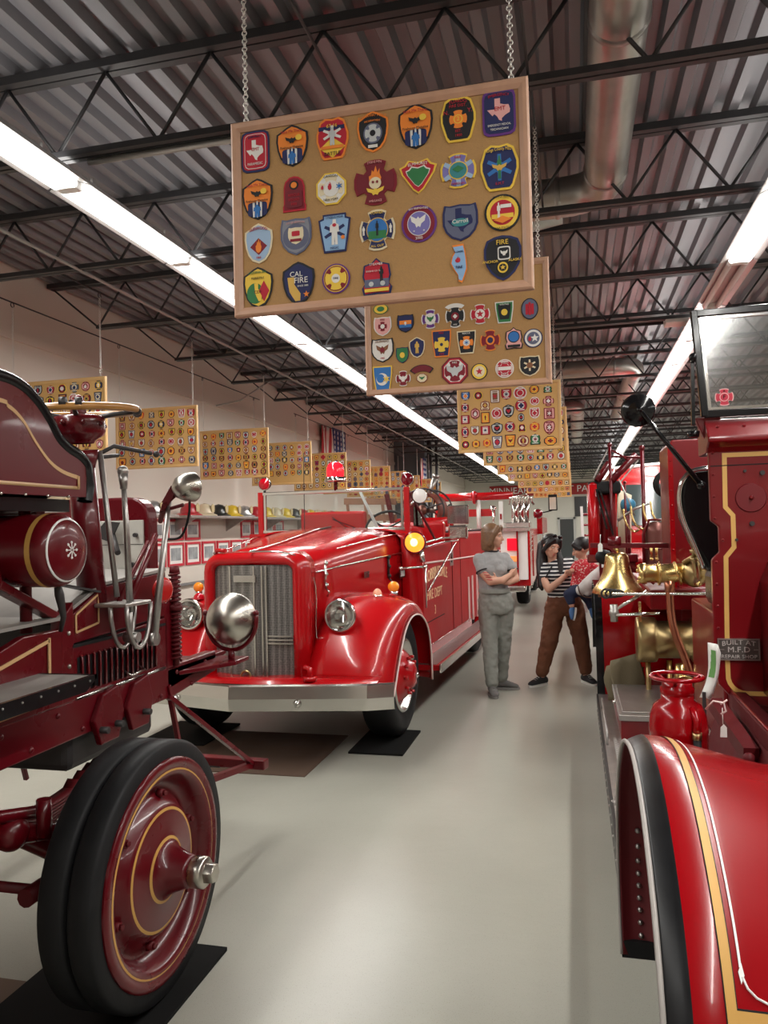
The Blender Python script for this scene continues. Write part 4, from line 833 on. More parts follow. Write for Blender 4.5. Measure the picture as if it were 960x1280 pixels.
# steering column and wooden wheel
sc = V((-1.83, 2.568, 2.07))
g = G(); g.cone((-1.845, 2.66, 1.33), (-1.832, 2.585, 1.86), .055, .05, 20).cone((-1.832, 2.585, 1.86), (-1.831, 2.575, 1.93), .05, .07, 20)
g.build('steering_column', maroon, LT)
g = G(); g.lathe([(.05, -.115), (.055, -.105), (.088, -.085), (.095, -.07), (.095, -.025), (.088, -.012), (.06, -.005), (.02, 0), (.001, 0)], sc, (0, -.08, 1), 28); hub = g.build('steering_hub', maroon, LT)
g = G()
for k in range(8):
    a = k*pi/4; g.sph(sc+V((.095*cos(a), .095*sin(a), -.045)), .01, 8, 5)
g.build('hub_rivets', maroon, hub)['kind'] = 'stuff'
G().lathe([(.030, 0), (.030, .035), (.022, .05), (.001, .055)], sc, (0, -.08, 1), 20).sph(sc+V((0, 0, .055)), .018, 12, 8).build('horn_button', maroon, hub)
wheel = G().torus(sc+V((0, 0, .01)), (0, -.08, 1), .215, .0145, 48, 10).build('steering_wheel_rim', wood, LT)
for k in range(4):
    a = k*pi/2+.5; d = V((cos(a), sin(a), 0)); G().tube([sc+V((0, 0, -.02))+d*.05, sc+d*.13, sc+V((0, 0, .01))+d*.212], [.011, .009, .008], 8).build('spoke', iron, wheel)
    for q in (-.12, .12):
        e = V((cos(a+q), sin(a+q), 0)); G().cone(sc+V((0, 0, .01))+e*.215-V((-e.y, e.x, 0))*.012, sc+V((0, 0, .01))+e*.215+V((-e.y, e.x, 0))*.012, .0175, n=10).build('rim_ferrule', iron, wheel)
G().tube([(-1.80, 2.60, 1.90), (-1.74, 2.66, 1.95), (-1.66, 2.80, 1.93)], .009, 8).sph((-1.65, 2.82, 1.928), .014, 8, 6).tube([(-1.80, 2.60, 1.90), (-1.76, 2.72, 1.92)], .008, 8).build('throttle_lever', iron, LT)
G().tube([(-1.775, 2.62, 1.93), (-1.765, 2.66, 1.6), (-1.75, 2.68, 1.36)], .011, 8).build('column_rod', steel, LT)
# hand levers with quadrant bracket
g = G(); g.tube([(-1.70, 2.69, 1.30), (-1.70, 2.675, 1.62), (-1.70, 2.66, 1.80)], [.014, .012, .010], 10).cone((-1.70, 2.66, 1.78), (-1.70, 2.657, 1.84), .014, .020, 12).sph((-1.70, 2.656, 1.85), .022, 12, 8).build('brake_lever', steel, LT)
g = G(); g.tube([(-1.70, 2.86, 1.17), (-1.70, 2.93, 1.45), (-1.70, 3.02, 1.80)], [.018, .014, .010], 10).cone((-1.715, 2.86, 1.17), (-1.685, 2.86, 1.17), .028, n=14).build('shift_lever', steel, LT)
G().tube([(-1.735, 2.74, 1.33), (-1.735, 2.95, 1.60)], .012, 8).build('diagonal_rod', maroon, LT); G().tube([(-1.76, 2.70, 1.33), (-1.76, 2.93, 1.57)], .010, 8).build('diagonal_rod', maroon, LT)
g = G(); g.box(-1.80, -1.66, 2.60, 2.78, 1.325, 1.34)
quad = g.build('lever_quadrant', steel, LT, bevel=.004)
g = G()
for x in (-1.665, -1.735): g.tube([(x, 2.61+.17*(1-cos(a))/2*1.0, 1.33-.17*sin(a)) for a in [k*pi/10 for k in range(11)]], .009, 8)
g.build('curved_guard', steel, quad)
G().tube([(-1.70, 2.69, 1.33), (-1.70, 2.69, 1.18)], .010, 8).cone((-1.73, 2.70, 1.20), (-1.67, 2.70, 1.20), .02, n=12).build('pivot', steel, quad)
rf = G().lathe([(.001, .01), (.04, .008), (.055, 0), (.055, -.01)], (-1.72, 2.98, 1.36), (1, -.3, 0), 24).build('red_glint_disc', mat('red glint', (.45, .01, .01), .2), LT)  # red disc stands in for a red glint behind the levers
# tall white and maroon radiator guard seen from behind
rx0, rx1, ry = -2.54, -1.945, 3.24
def rr(x0, x1, z0, z1, r): return [(x0, z0), (x1, z0)]+arcpts(x1-r, z1-r, r, 0, 90, 6)+arcpts(x0+r, z1-r, r, 90, 180, 6)
G().prism(rr(rx0, rx1, 1.43, 1.78, .10), 'y', ry, ry+.09).build('radiator_top', maroon, LT, bevel=.01)
bk = G().prism([(rx0+.03, 1.43), (rx1-.02, 1.43), (rx1-.02, 1.67), (rx0+.03, 1.67)], 'y', ry-.012, ry-.001).build('white_back_panel', panel_w, LT, bevel=.003)
G().box(rx0+.03, rx1-.02, ry-.0135, ry-.012, 1.555, 1.558).build('panel_seam', iron, bk)
for (x, z, r) in ((-2.3, 1.48, .016), (-2.02, 1.46, .012), (-2.0, 1.60, .010), (-2.2, 1.62, .012)): G().cone((x, ry-.012, z), (x, ry-.03, z), r, n=10).build('knob', iron, bk)
G().prism([(-2.20, 1.60), (-2.13, 1.67), (-2.06, 1.66), (-2.11, 1.57)], 'y', ry-.06, ry-.05).build('pedal', iron, LT)
G().tube([(-2.10, ry-.05, 1.60), (-2.03, ry-.12, 1.52)], .014, 8).build('pedal_arm', iron, LT)
G().box(rx0, rx1, ry, ry+.09, .98, 1.43).build('radiator_core', iron, LT)
G().box(2*CX-XS, XS, 3.12, 3.22, .98, 1.30).build('front_bulkhead', maroon, LT, bevel=.01)
# threaded spring column
g = G(); g.tube([(-1.79, 3.20, 1.0), (-1.79, 3.20, 1.44)], .016, 10)
pts = [(-1.79+.024*cos(t), 3.20+.024*sin(t), 1.02+.40*t/(2*pi*20)) for t in [i*pi/5 for i in range(201)]]
g.tube(pts, .0055, 6); g.cone((-1.79, 3.20, 1.42), (-1.79, 3.20, 1.455), .026, .02, 12).cone((-1.79, 3.20, 1.25), (-1.79, 3.20, 1.275), .034, n=12)
g.build('coil_spring_post', maroon_d, LT)
# spotlight on its arm
c = V((-1.60, 3.00, 1.80))
g = G(); ax = V((.55, .83, .05)).normalized()
sl = G().lathe([(.001, -.075), (.02, -.072), (.045, -.055), (.060, -.02), (.063, .005), (.064, .02), (.060, .026)], c, ax, 32).build('spotlight_shell', nickel, LT)
G().lathe([(.060, .026), (.04, .034), (.001, .038)], c, ax, 32).build('spotlight_lens', lens_glass, sl)
G().bar(c+V((-.06, -.02, .0)), c+V((-.10, -.03, -.07)), .012, .03).tube([c+V((-.10, -.03, -.07)), c+V((-.055, 0, -.02))], .01, 8).tube([c+V((-.10, -.03, -.07)), (-1.80, 3.10, 1.66)], .012, 8).tube([c+V((-.14, 0, -.1)), c+V((-.03, 0, -.075))], .008, 8).build('spotlight_arm', maroon_d, LT)
G().tube(smooth_path([c+V((0, 0, -.06)), c+V((-.005, 0, -.12)), c+V((-.04, .02, -.19)), c+V((-.09, .05, -.22)), (-1.80, 3.12, 1.58)], 5), .0055, 8).build('black_cable', blackm, LT)
# headlamp and yoke
for s in (1, -1):
    hx = -1.695 if s == 1 else 2*CX+1.695
    c = V((hx, 3.58, 1.165)); ax = V((0, 1, -.03)).normalized()
    h = G().lathe([(.001, -.115), (.03, -.112), (.07, -.095), (.105, -.06), (.123, -.02), (.128, .0), (.131, .004), (.131, .024), (.126, .03)], c, ax, 40).build('headlamp_shell', nickel, LT)
    G().lathe([(.126, .03), (.08, .042), (.001, .048)], c, ax, 40).build('headlamp_lens', lens_glass, h)
    yk = [c+V((.138*cos(a), 0, .155*sin(a)*1.0)) for a in [pi+k*pi/14 for k in range(15)]]
    yk = [c+V((-.138, 0, .03))]+yk+[c+V((.138, 0, .03))]
    G().tube(yk, .011, 10).cone(c+V((0, 0, -.155)), c+V((0, 0, -.21)), .018, n=10).sph(c+V((-.138, 0, .03)), .016, 8, 6).sph(c+V((.138, 0, .03)), .016, 8, 6).build('headlamp_yoke', maroon, LT)
    xs = sorted((XS-.02, -1.60)) if s == 1 else sorted((2*CX-XS+.02, 2*CX+1.60))
    G().prism([(3.14, .99), (3.74, .985), (3.74, .965), (3.5, .935), (3.14, .90)], 'x', *((XS-.06, XS-.0) if s == 1 else (2*CX-XS, 2*CX-XS+.06))).build('frame_horn', maroon, LT, bevel=.004)
    G().prism([(hx-.13*s, 3.20), (hx+.05*s, 3.52), (hx+.05*s, 3.68), (hx-.13*s, 3.68)], 'z', .945, .965).build('lamp_platform', maroon, LT, bevel=.003)
    G().bar((XS if s == 1 else 2*CX-XS, 3.14, .87), (hx, 3.80, .38), .03, .022).bar((XS if s == 1 else 2*CX-XS, 3.14, .92), (XS if s == 1 else 2*CX-XS, 3.30, .40), .022, .02).build('bumper_strut', maroon, LT, bevel=.003)
G().bar((-2.86, 3.88, .37), (-1.62, 3.82, .37), .06, .05).build('front_bumper_bar', maroon, LT, bevel=.006)
G().box(-2.6, -1.88, 3.80, 3.90, .345, .352).build('bumper_plate', iron, LT)
G().bar((XS-.03, 3.28, .40), (-1.70, 3.80, .37), .03, .03).build('lower_brace', maroon, LT)
# spring hangers over the front wheel, springs and axle
for s in (1, -1):
    x = XS+.012 if s == 1 else 2*CX-XS-.012
    for y0 in (2.62, 2.84):
        G().prism([(y0, .99), (y0+.10, 1.01), (y0+.14, .90), (y0+.10, .80), (y0-.02, .80), (y0-.06, .90)], 'x', x-.012, x+.012).build('spring_hanger', maroon, LT, bevel=.006)
    for q in (2.6, 2.7, 2.9): G().cone((x-.02, q, .86), (x+.045, q, .86), .013, n=10).build('hanger_bolt', iron, LT)
    sx = XS-.10 if s == 1 else 2*CX-XS+.10
    for k in range(6):
        L = .50-.06*k
        g = G(); rows = [[(sx+dx, 2.41+L*t, .62+.10*t*t-.012*k) for dx in (-.03, .03)] for t in [q/8 for q in range(-8, 9)]]
        g.grid(rows); g.build('leaf_spring', maroon_d, LT, thick=.010)
g = G(); g.tube([(-2.95, 2.41, .447), (-2.7, 2.41, .46), (-2.5, 2.41, .52), (-2.0, 2.41, .52), (-1.8, 2.41, .46), (-1.50, 2.41, .447)], .035, 10); g.build('front_axle', maroon, LT)
g = G(); g.tube([(-1.75, 2.30, .60), (-1.95, 2.15, .62), (-2.3, 2.10, .66)], [.03, .045, .03], 10).sph((-1.85, 2.2, .62), .06, 12, 8).sph((-2.02, 2.13, .70), .045, 12, 8).cone((-1.76, 2.25, .60), (-1.76, 2.25, .72), .025, n=10).tube([(-1.9, 2.0, .72), (-1.8, 2.3, .66)], .022, 8)
g.build('steering_linkage', maroon, LT)
G().tube([(-2.85, 2.2, .44), (-1.68, 2.2, .44)], .018, 8).cone((-1.75, 2.14, .44), (-1.75, 2.30, .44), .03, n=10).build('tie_rod', maroon_d, LT)
G().tube([(CX, -1.5, .55), (CX, 2.5, .68)], .04, 10).build('drive_shaft', iron, LT)
G().tube([(-2.9, -1.6, .447), (-1.55, -1.6, .447)], .05, 12).sph((CX, -1.6, .447), .16, 16, 10).build('rear_axle', maroon_d, LT)
for s in (1, -1): G().bar((CX+s*.36, -2.0, .72), (CX+s*.36, -1.2, .72), .06, .05).bar((CX+s*.36, -1.6, .47), (CX+s*.36, -1.6, .86), .05, .05).build('rear_spring', maroon_d, LT)
G().sph((-1.95, 2.0, .55), (.10, .16, .11), 16, 10).tube([(-1.95, 1.6, .5), (-1.95, 2.0, .52)], .06, 12).build('gearbox', maroon_d, LT)
# ================================================= PARKED RED ENGINE (faces the camera)
MT = thing('fire_engine', 'bright red vintage open-cab fire engine with chrome bumper, its nose toward the camera', 'fire engine', (-2.2, 5.85, 0), rz=-2.5, local=True)
def pneu_wheel(parent, cx, cy, cz, out, R=.46, wd=.24, dual=False, rimm=None):
    rimm = rimm or red; t = G()
    pr = [(R*.60, -.02), (R*.72, .004), (R*.86, .006), (R*.95, -.012), (R*.99, -.04), (R, -.07), (R, -wd+.07), (R*.99, -wd+.04), (R*.95, -wd+.012), (R*.86, -wd-.006), (R*.72, -wd), (R*.6, -wd+.02)]
    t.lathe(pr, (cx, cy, cz), (out, 0, 0), 56)
    if dual: t.lathe([(a, b-wd-.03) for a, b in pr], (cx, cy, cz), (out, 0, 0), 56)
    tire = t.build('tire', rubber, parent)
    g = G()
    for q in (.3, .5, .7): g.lathe([(R+.001, -wd*q-.004), (R-.008, -wd*q), (R+.001, -wd*q+.004)], (cx, cy, cz), (out, 0, 0), 56)
    r = G(); r.lathe([(R*.62, -.01), (R*.60, .002), (R*.57, -.004), (R*.55, -.05), (R*.50, -.06), (R*.42, -.02), (R*.34, .02), (R*.22, .045), (R*.20, .07), (R*.10, .085), (.001, .085)], (cx, cy, cz), (out, 0, 0), 48, mats=[1, 1, 1, 1, 0, 0, 0, 0, 0, 0])
    r.mat(0).lathe([(R*.6, -.05), (R*.6, -wd+.02), (.001, -wd+.03)], (cx, cy, cz), (out, 0, 0), 32)
    rim = r.build('wheel_rim', [rimm, chrome_w], parent)
    for k in range(10):
        a = k*pi/5; c = V((cx+out*.03, cy+R*.30*cos(a), cz+R*.30*sin(a)))
        G().cone(c, c+V((out*.03, 0, 0)), .014, .012, 6).build('lug_nut', rimm, rim)
    G().sph((cx+out*.09, cy, cz), .022, 12, 8).build('hub_button', chrome, rim)
for s in (1, -1):
    pneu_wheel(MT, s*.90, .0, .474, s)
    pneu_wheel(MT, s*.80, 4.0, .46, s, R=.45, dual=True)
# fenders
ridge = [(.66, .34), (.64, .60), (.56, .84), (.36, 1.02), (.10, 1.10), (-.16, 1.10), (-.40, 1.03), (-.58, .90), (-.70, .73), (-.745, .58)]
outer = [(.57, .33), (.54, .60), (.45, .78), (.27, .89), (.06, .93), (-.13, .91), (-.30, .82), (-.45, .66), (-.56, .52), (-.62, .44)]
R3 = smooth_path([(a, b) for a, b in ridge], 4); O3 = smooth_path([(a, b) for a, b in outer], 4)
for s in (1, -1):
    rows = []
    for p, q in zip(R3, O3):
        L = lambda t: (p[0]*(1-t)+q[0]*t, p[1]*(1-t)+q[1]*t)
        sec = [(.40, 0, -.02), (.52, 0, 0), (.66, 0, .0), (.78, 0, -.012), (.87, .12, -.016), (.925, .30, -.01), (.955, .55, 0), (.970, .80, 0), (.975, 1, 0)]
        rows.append([(s*x, L(t)[0], L(t)[1]+dz*(1 if p[1] > .7 else .3)) for x, t, dz in sec])
    f = G().grid(rows).build('front_fender', red, MT, thick=.006)
    G().tube([(s*.982, p[0], p[1]) for p in O3], .007, 8).build('pale_beading', pinkw, f)
    xi = s*.62
    g = G(); g.grid([[(xi, p[0], p[1]-.02) for p in R3], [(xi, p[0]*.6, .5) for p in R3]]); g.build('inner_arch', blackm, f, thick=.004)
    # headlamp on the fender
    c = V((s*.60, -.60, .995)); ax = V((0, -1, .02)).normalized()
    h = G().lathe([(.001, -.17), (.04, -.16), (.085, -.10), (.105, -.03), (.108, 0), (.116, .003), (.118, .018), (.110, .026)], c, ax, 36).build('headlamp', red, MT)
    G().lathe([(.104, .012), (.118, .012), (.120, .022), (.110, .032), (.100, .028)], c, ax, 36).build('bezel', chrome, h)
    G().lathe([(.100, .022), (.06, .036), (.001, .042)], c, ax, 36).build('lens', lens_glass, h)
    G().lathe([(.100, .018), (.08, -.03), (.05, -.06), (.001, -.07)], c, ax, 36).build('reflector_bowl', chrome, h)
    G().sph(c+V((0, -.0, .0)), .012, 8, 6).build('bulb', white, h)
    G().cone(c+V((0, .04, -.09)), c+V((0, -.01, -.24)), .035, .02, 10).sph(c+V((0, 0, -.24)), .022, 8, 6).build('headlamp_bracket', red, MT)
# fender top markers
mk = G().sph((.84, -.06, 1.155), (.045, .035, .042), 16, 10).build('amber_marker', amber, MT); G().cone((.84, -.06, 1.09), (.84, -.06, 1.12), .03, n=12).build('marker_base', chrome, mk)
mk = G().dome((.74, -.16, 1.10), (0, 0, 1), .035, .05, 16).build('clear_marker', mat('pale orange marker', (.85, .40, .25), .3), MT); G().cone((.74, -.16, 1.085), (.74, -.16, 1.103), .042, n=14).build('marker_base', chrome, mk)
mk = G().sph((-.84, -.06, 1.155), (.045, .035, .042), 16, 10).build('amber_marker', amber, MT); G().cone((-.84, -.06, 1.09), (-.84, -.06, 1.12), .03, n=12).build('marker_base', chrome, mk)
G().dome((-.70, -.30, 1.08), (0, 0, 1), .045, .05, 16).build('red_marker', red_lens, MT)
# hood
def hsec(y, w, top, z0=.78):
    half = [(w, z0), (w, 1.12), (w*.995, top-.17), (w*.95, top-.095), (w*.82, top-.045), (w*.60, top-.015), (w*.30, top-.003), (0, top)]
    return [(x, y, z) for x, z in half]+[(-x, y, z) for x, z in half[-2::-1]]
hood = G().grid([hsec(-.66, .40, 1.455), hsec(-.3, .455, 1.50), hsec(.1, .52, 1.55), hsec(.5, .60, 1.60), hsec(.86, .685, 1.625)]).build('hood', red, MT, thick=.006)
# nose shell with grille opening
def nose(y, w, top, r, z0): return [(x, y, z) for x, z in [(w, z0), (w, .9)]+[(w-r+r*cos(radians(a)), top-r+r*sin(radians(a))) for a in (0, 22, 45, 68, 90)]+[(0, top+.005)]+[(-(w-r)-r*sin(radians(a)), top-r+r*cos(radians(a))) for a in (0, 22, 45, 68, 90)]+[(-w, .9), (-w, z0)]]
sh = G().grid([nose(-.60, .41, 1.455, .12, .52), nose(-.72, .40, 1.45, .12, .52), nose(-.775, .375, 1.43, .11, .52), nose(-.79, .345, 1.40, .09, .53), nose(-.775, .315, 1.37, .05, .54), nose(-.70, .31, 1.365, .05, .54)]).build('radiator_shell', red, MT, thick=.004)
def mesh_mat():
    m = bpy.data.materials.new('perforated grille'); m.use_nodes = True; nt = m.node_tree; b = nt.nodes['Principled BSDF']
    tc = nt.nodes.new('ShaderNodeTexCoord'); v = nt.nodes.new('ShaderNodeTexVoronoi'); v.inputs['Scale'].default_value = 120; v.inputs['Randomness'].default_value = 0.15
    r = nt.nodes.new('ShaderNodeValToRGB'); r.color_ramp.elements[0].position = .42; r.color_ramp.elements[1].position = .55
    r.color_ramp.elements[0].color = (.10, .095, .09, 1); r.color_ramp.elements[1].color = (.34, .32, .30, 1)
    nt.links.new(tc.outputs['Object'], v.inputs['Vector']); nt.links.new(v.outputs['Distance'], r.inputs[0]); nt.links.new(r.outputs[0], b.inputs['Base Color'])
    b.inputs['Metallic'].default_value = .6; b.inputs['Roughness'].default_value = .4; return m
meshm = mesh_mat()
gr = G().grid([[(-.31, -.735, z), (-.16, -.765, z), (0.02, -.785, z)] for z in (.545, .95, 1.365)]+[], smooth=False).build('grille_screen', meshm, MT, thick=.004)
gr2 = G().grid([[(0.02, -.785, z), (.16, -.765, z), (.31, -.735, z)] for z in (.545, .95, 1.365)], smooth=False).build('grille_screen', meshm, MT, thick=.004)
for x, y in ((-.17, -.772), (.085, -.785), (.028, -.795), (.115, -.782)): G().box(x-.006, x+.006, y-.014, y+.004, .545, 1.36).build('chrome_grille_bar', chrome_w, gr)
for z in (.86, .835, .81): G().box(.12, .31, -.785, -.765, z, z+.012).build('chrome_grille_bar', chrome_w, gr2)
G().box(-.13, .045, -.808, -.795, 1.245, 1.30).build('nose_badge', chrome_w, gr, bevel=.006)
G().torus((-.05, -.80, .585), (0, -1, 0), .035, .009, 20, 6).build('crank_hole_ring', brass_d, gr)
G().tube([(x, y-.0, z) for x, y, z in smooth_path([(0, -.80, 1.462), (.18, -.80, 1.46), (.30, -.77, 1.44), (.36, -.66, 1.38), (.42, -.62, 1.2), (.42, -.62, .85), (.45, -.56, .72)], 4)], .006, 8).build('chrome_hood_bead', chrome, hood)
G().tube([(0, y, z) for y, z in ((-.8, 1.462), (-.3, 1.508), (.1, 1.558), (.5, 1.608), (.86, 1.632))], .008, 8).build('chrome_center_strip', chrome, hood)
for s in (1, -1):
    G().tube([(s*.418, -.60, 1.30), (s*.468, -.3, 1.325), (s*.533, .1, 1.345), (s*.613, .5, 1.37), (s*.70, .86, 1.39)], .006, 8).build('chrome_side_strip', chrome, hood)
    G().tube([(s*.47, -.3, 1.46), (s*.54, .1, 1.50), (s*.62, .5, 1.54), (s*.70, .84, 1.555)], .005, 8).build('chrome_hood_bead', chrome, hood)
    for y, w in ((-.48, .445), (.56, .625)):
        g = G(); g.cone((s*w, y, 1.20), (s*w, y, 1.36), .010, n=8)
        for z in (1.2, 1.28, 1.36): g.sph((s*(w+.006), y, z), .018, 8, 6)
        g.tube([(s*w, y, 1.18), (s*(w+.035), y-.02, 1.15), (s*(w+.01), y, 1.12)], .007, 8); g.build('hood_latch', iron if y > 0 else chrome_w, hood)
G().tube([(-.34, -.68, 1.45), (-.30, -.72, 1.475), (-.22, -.74, 1.47)], .015, 8).build('nose_clip', red, hood)
pl = G().box(.547, .553, .12, .24, 1.21, 1.26).build('hood_side_badge', chrome_w, hood)
pl = G().box(.70, .706, .62, .80, 1.17, 1.245).build('number_plate', black, MT)
txt('3883', .068, white, MT, (.708, .71, 1.207), '+x', name='plate_number')
# cowl, cab, doors, rear body
bs = G(); bs.prism([(.86, .52), (2.15, .50), (2.15, 1.45), (1.15, 1.42), (.86, 1.50)], 'x', .80, .85); bs.build('door', red_b, MT, bevel=.006)
bs = G(); bs.prism([(.86, .52), (2.15, .50), (2.15, 1.45), (1.15, 1.42), (.86, 1.50)], 'x', -.85, -.80); bs.build('door', red_b, MT, bevel=.006)
cw = []
for y, w, t in ((.80, .68, 1.60), (.86, .80, 1.60), (.93, .85, 1.58)):
    cw.append([(x, y, z) for x, z in [(w, .52), (w, 1.3), (w*.99, t-.09), (w*.92, t-.03), (w*.7, t), (0, t+.02), (-w*.7, t), (-w*.92, t-.03), (-w*.99, t-.09), (-w, 1.3), (-w, .52)]])
G().grid(cw).build('cowl', red, MT, thick=.005)
G().box(-.84, .84, .90, .93, .5, 1.58).build('firewall', red, MT)
G().box(-.82, .82, .9, 2.2, .46, .52).build('cab_floor', blackm, MT)
G().box(-.78, .78, 1.55, 2.10, .52, .95).build('seat_base', red, MT)
G().box(-.78, -.05, 1.5, 2.08, .95, 1.08).build('seat_cushion', leather, MT, bevel=.03)
G().box(.05, .78, 1.5, 2.08, .95, 1.08).build('seat_cushion', leather, MT, bevel=.03)
G().box(-.80, -.06, 2.05, 2.16, 1.05, 1.80).build('red_backrest', red, MT, bevel=.03)
G().box(.06, .80, 2.05, 2.16, 1.05, 1.66).build('red_backrest', red, MT, bevel=.03)
rb = G().box(-.85, .85, 2.17, 5.9, .5, 1.54).build('rear_body', red_b, MT, bevel=.02)
G().box(-.75, .75, 2.4, 5.8, 1.5, 1.56).build('hose_bed_floor', blackm, MT)
for y in (2.17, 2.62): G().box(.849, .853, y, y+.006, .52, 1.52).build('panel_seam', blackm, rb)
for y in (3.05, 3.30, 3.62, 3.92):
    G().box(.849, .862, y, y+.05, .50, 1.02).build('pale_vertical_strip', pinkw, rb)
for s in (1, -1):
    G().tube([(s*.855, .95, 1.285), (s*.857, 2.1, 1.265), (s*.857, 3.9, 1.24), (s*.857, 5.8, 1.24)], .009, 8).build('pale_trim_line', pinkw, MT)
    r = G().box(*sorted((s*.84, s*1.05)), .58, 4.75, .40, .445).build('running_board', red_b, MT, bevel=.004)
    for k in range(9):
        x = s*(.862+.018*k); G().box(x-.005, x+.005, .6, 4.7, .445, .451).build('ribbed_tread', steel, r)
    G().prism([(.56, .385), (4.75, .385), (4.75, .46), (.56, .46)], 'x', *sorted((s*1.045, s*1.065))).build('chrome_edge', chrome_w, r, bevel=.004)
    G().box(*sorted((s*.80, s*.86)), .66, 3.2, .44, .53).build('lower_body_trim', pinkw if 0 else red, MT)
    G().tube([(s*.862, .68, .54), (s*.862, 3.1, .54)], .006, 6).build('chrome_sill_strip', chrome, MT)
G().box(.849, .856, .98, 1.72, .745, .752).build('door_step_line', blackm, MT)
# blue-trimmed rear wheel area and rear step
G().box(-.84, .84, 5.9, 6.3, .42, .47).build('rear_step', steel, MT)
# lettering on the door
lt = mat('cream gold lettering', (.85, .62, .36), .5)
txt('ROBBINSDALE', .15, lt, MT, (.8515, 1.42, 1.135), '+x', arc=.28, name='door_lettering', sx=1.0, ext=.002)
txt('FIRE DEPT', .13, lt, MT, (.8515, 1.32, .985), '+x', name='door_lettering', sx=1.15)
txt('3', .12, lt, MT, (.8515, 1.32, .83), '+x', name='door_number')
# windshield frame
ws = G()
y = .87
ws.bar((-.70, y, 1.60), (.72, y, 1.60), .03, .028).bar((-.70, y, 1.955), (.72, y, 1.955), .03, .03)
ws.build('windshield_frame', chrome, MT, bevel=.004)
for x in (-.70, .72): G().bar((x, y, 1.5), (x, y, 1.97), .05, .04).build('windshield_post', red, MT, bevel=.006)
for x in (-.655, .675): G().bar((x, y-.005, 1.61), (x, y-.005, 1.945), .02, .02).build('windshield_frame', chrome, MT)
G().box(-.66, .68, y-.003, y+.003, 1.61, 1.945).build('windshield_pane', glass, MT)
G().tube([(.15, y-.02, 1.62), (.02, y-.03, 1.72)], .004, 6).tube([(.28, y-.02, 1.60), (.02, y-.03, 1.70)], .004, 6).build('wiper', blackm, MT)
G().bar((-.07, y-.01, 1.60), (.22, y-.012, 1.57), .01, .014).build('wiper_blade', blackm, MT)
G().bar((.38, y+.22, 1.60), (.22, y+.20, 1.95), .05, .02).build('white_brace', white, MT)
G().tube([(.74, y, 1.93), (.85, y+.5, 1.5)], .012, 8).tube([(.74, y, 1.93), (.82, y+.38, 1.86)], .006, 6).build('side_brace', maroon, MT)
G().prism([(y+.04, 1.62), (y+.45, 1.60), (y+.05, 1.93)], 'x', .765, .769).build('wind_wing', glass, MT)
# steering wheel
g = G().torus((.38, 1.35, 1.62), (0, -.75, .65), .20, .012, 36, 8)
for k in range(3):
    a = k*2.094+.5; u = V((1, 0, 0)); v_ = V((0, .65, .75)); g.tube([(.38, 1.35, 1.60), V((.38, 1.35, 1.62))+(u*cos(a)+v_*sin(a))*.2], .009, 6)
g.tube([(.38, 1.35, 1.6), (.38, 1.0, 1.2)], .02, 8); g.build('steering_wheel', blackm, MT)
# beacon and red warning lamps
b = G().cone((.05, y, 1.96), (.05, y, 2.045), .018, n=10).build('beacon_post', maroon, MT)
b = G().lathe([(.001, 0), (.10, 0), (.105, .012), (.095, .03), (.09, .045), (.001, .045)], (.05, y, 2.04), (0, 0, 1), 28).build('beacon_base', chrome, MT)
for k in range(6):
    a = k*pi/3; G().cone((.05+.08*cos(a), y+.08*sin(a), 2.045), (.05+.085*cos(a), y+.085*sin(a), 2.085), .022, .018, 8).build('chrome_lobe', chrome, b)
G().lathe([(.078, 0), (.082, .04), (.080, .08), (.066, .115), (.04, .135), (.001, .142)], (.05, y, 2.085), (0, 0, 1), 28).build('red_beacon_dome', red_lit, MT)
for x, zz in ((-.66, 2.05), (.73, 2.04)):
    h = G().lathe([(.001, .07), (.03, .065), (.052, .04), (.060, .01), (.061, -.002), (.055, -.01)], (x, y, zz), (0, 1, 0), 24).build('warning_lamp', black if x < 0 else red_dk, MT)
    G().lathe([(.057, -.002), (.061, -.006), (.061, -.014), (.055, -.014)], (x, y, zz), (0, 1, 0), 24).build('lamp_ring', chrome, h)
    G().lathe([(.055, -.010), (.035, -.024), (.001, -.03)], (x, y, zz), (0, 1, 0), 24).build('red_lens', red_lens if x < 0 else red_dk, h)
    G().cone((x, y, zz-.055), (x, y, zz-.09), .012, n=8).build('lamp_stem', iron, h)
# spotlight, lit amber lamp, mirror and rails on the aisle side
h = G().lathe([(.001, .08), (.04, .07), (.062, .03), (.068, 0), (.064, -.012)], (.84, y, 1.885), (-.1, 1, 0), 24).build('white_spotlight', chrome, MT)
G().lathe([(.062, -.012), (.03, -.02), (.001, -.022)], (.84, y, 1.885), (-.1, 1, 0), 24).build('spotlight_lens', mat('bright lens', (.9, .9, .88), .2), h)
G().cone((.78, y, 1.84), (.74, y, 1.80), .012, n=8).build('spotlight_stem', chrome, h)
h = G().lathe([(.001, .16), (.05, .15), (.085, .10), (.098, .03), (.10, 0), (.094, -.008)], (.80, .80, 1.475), (-.15, 1, 0), 28).build('amber_lamp_housing', chrome_w, MT)
G().lathe([(.094, -.008), (.10, -.014), (.092, -.022), (.085, -.018)], (.80, .80, 1.475), (-.15, 1, 0), 28).build('lamp_bezel', red_dk, h)
G().lathe([(.088, -.016), (.05, -.034), (.001, -.04)], (.80, .80, 1.475), (-.15, 1, 0), 28).build('amber_lens', amber_lit, h)
G().sph((.80, .763, 1.475), (.035, .008, .035), 14, 8).build('lamp_centre', amber_hot, h)
G().cone((.83, .88, 1.40), (.84, .88, 1.30), .03, n=12).cone((.84, .88, 1.32), (.84, .88, 1.22), .012, n=8).build('lamp_stalk', chrome, MT)
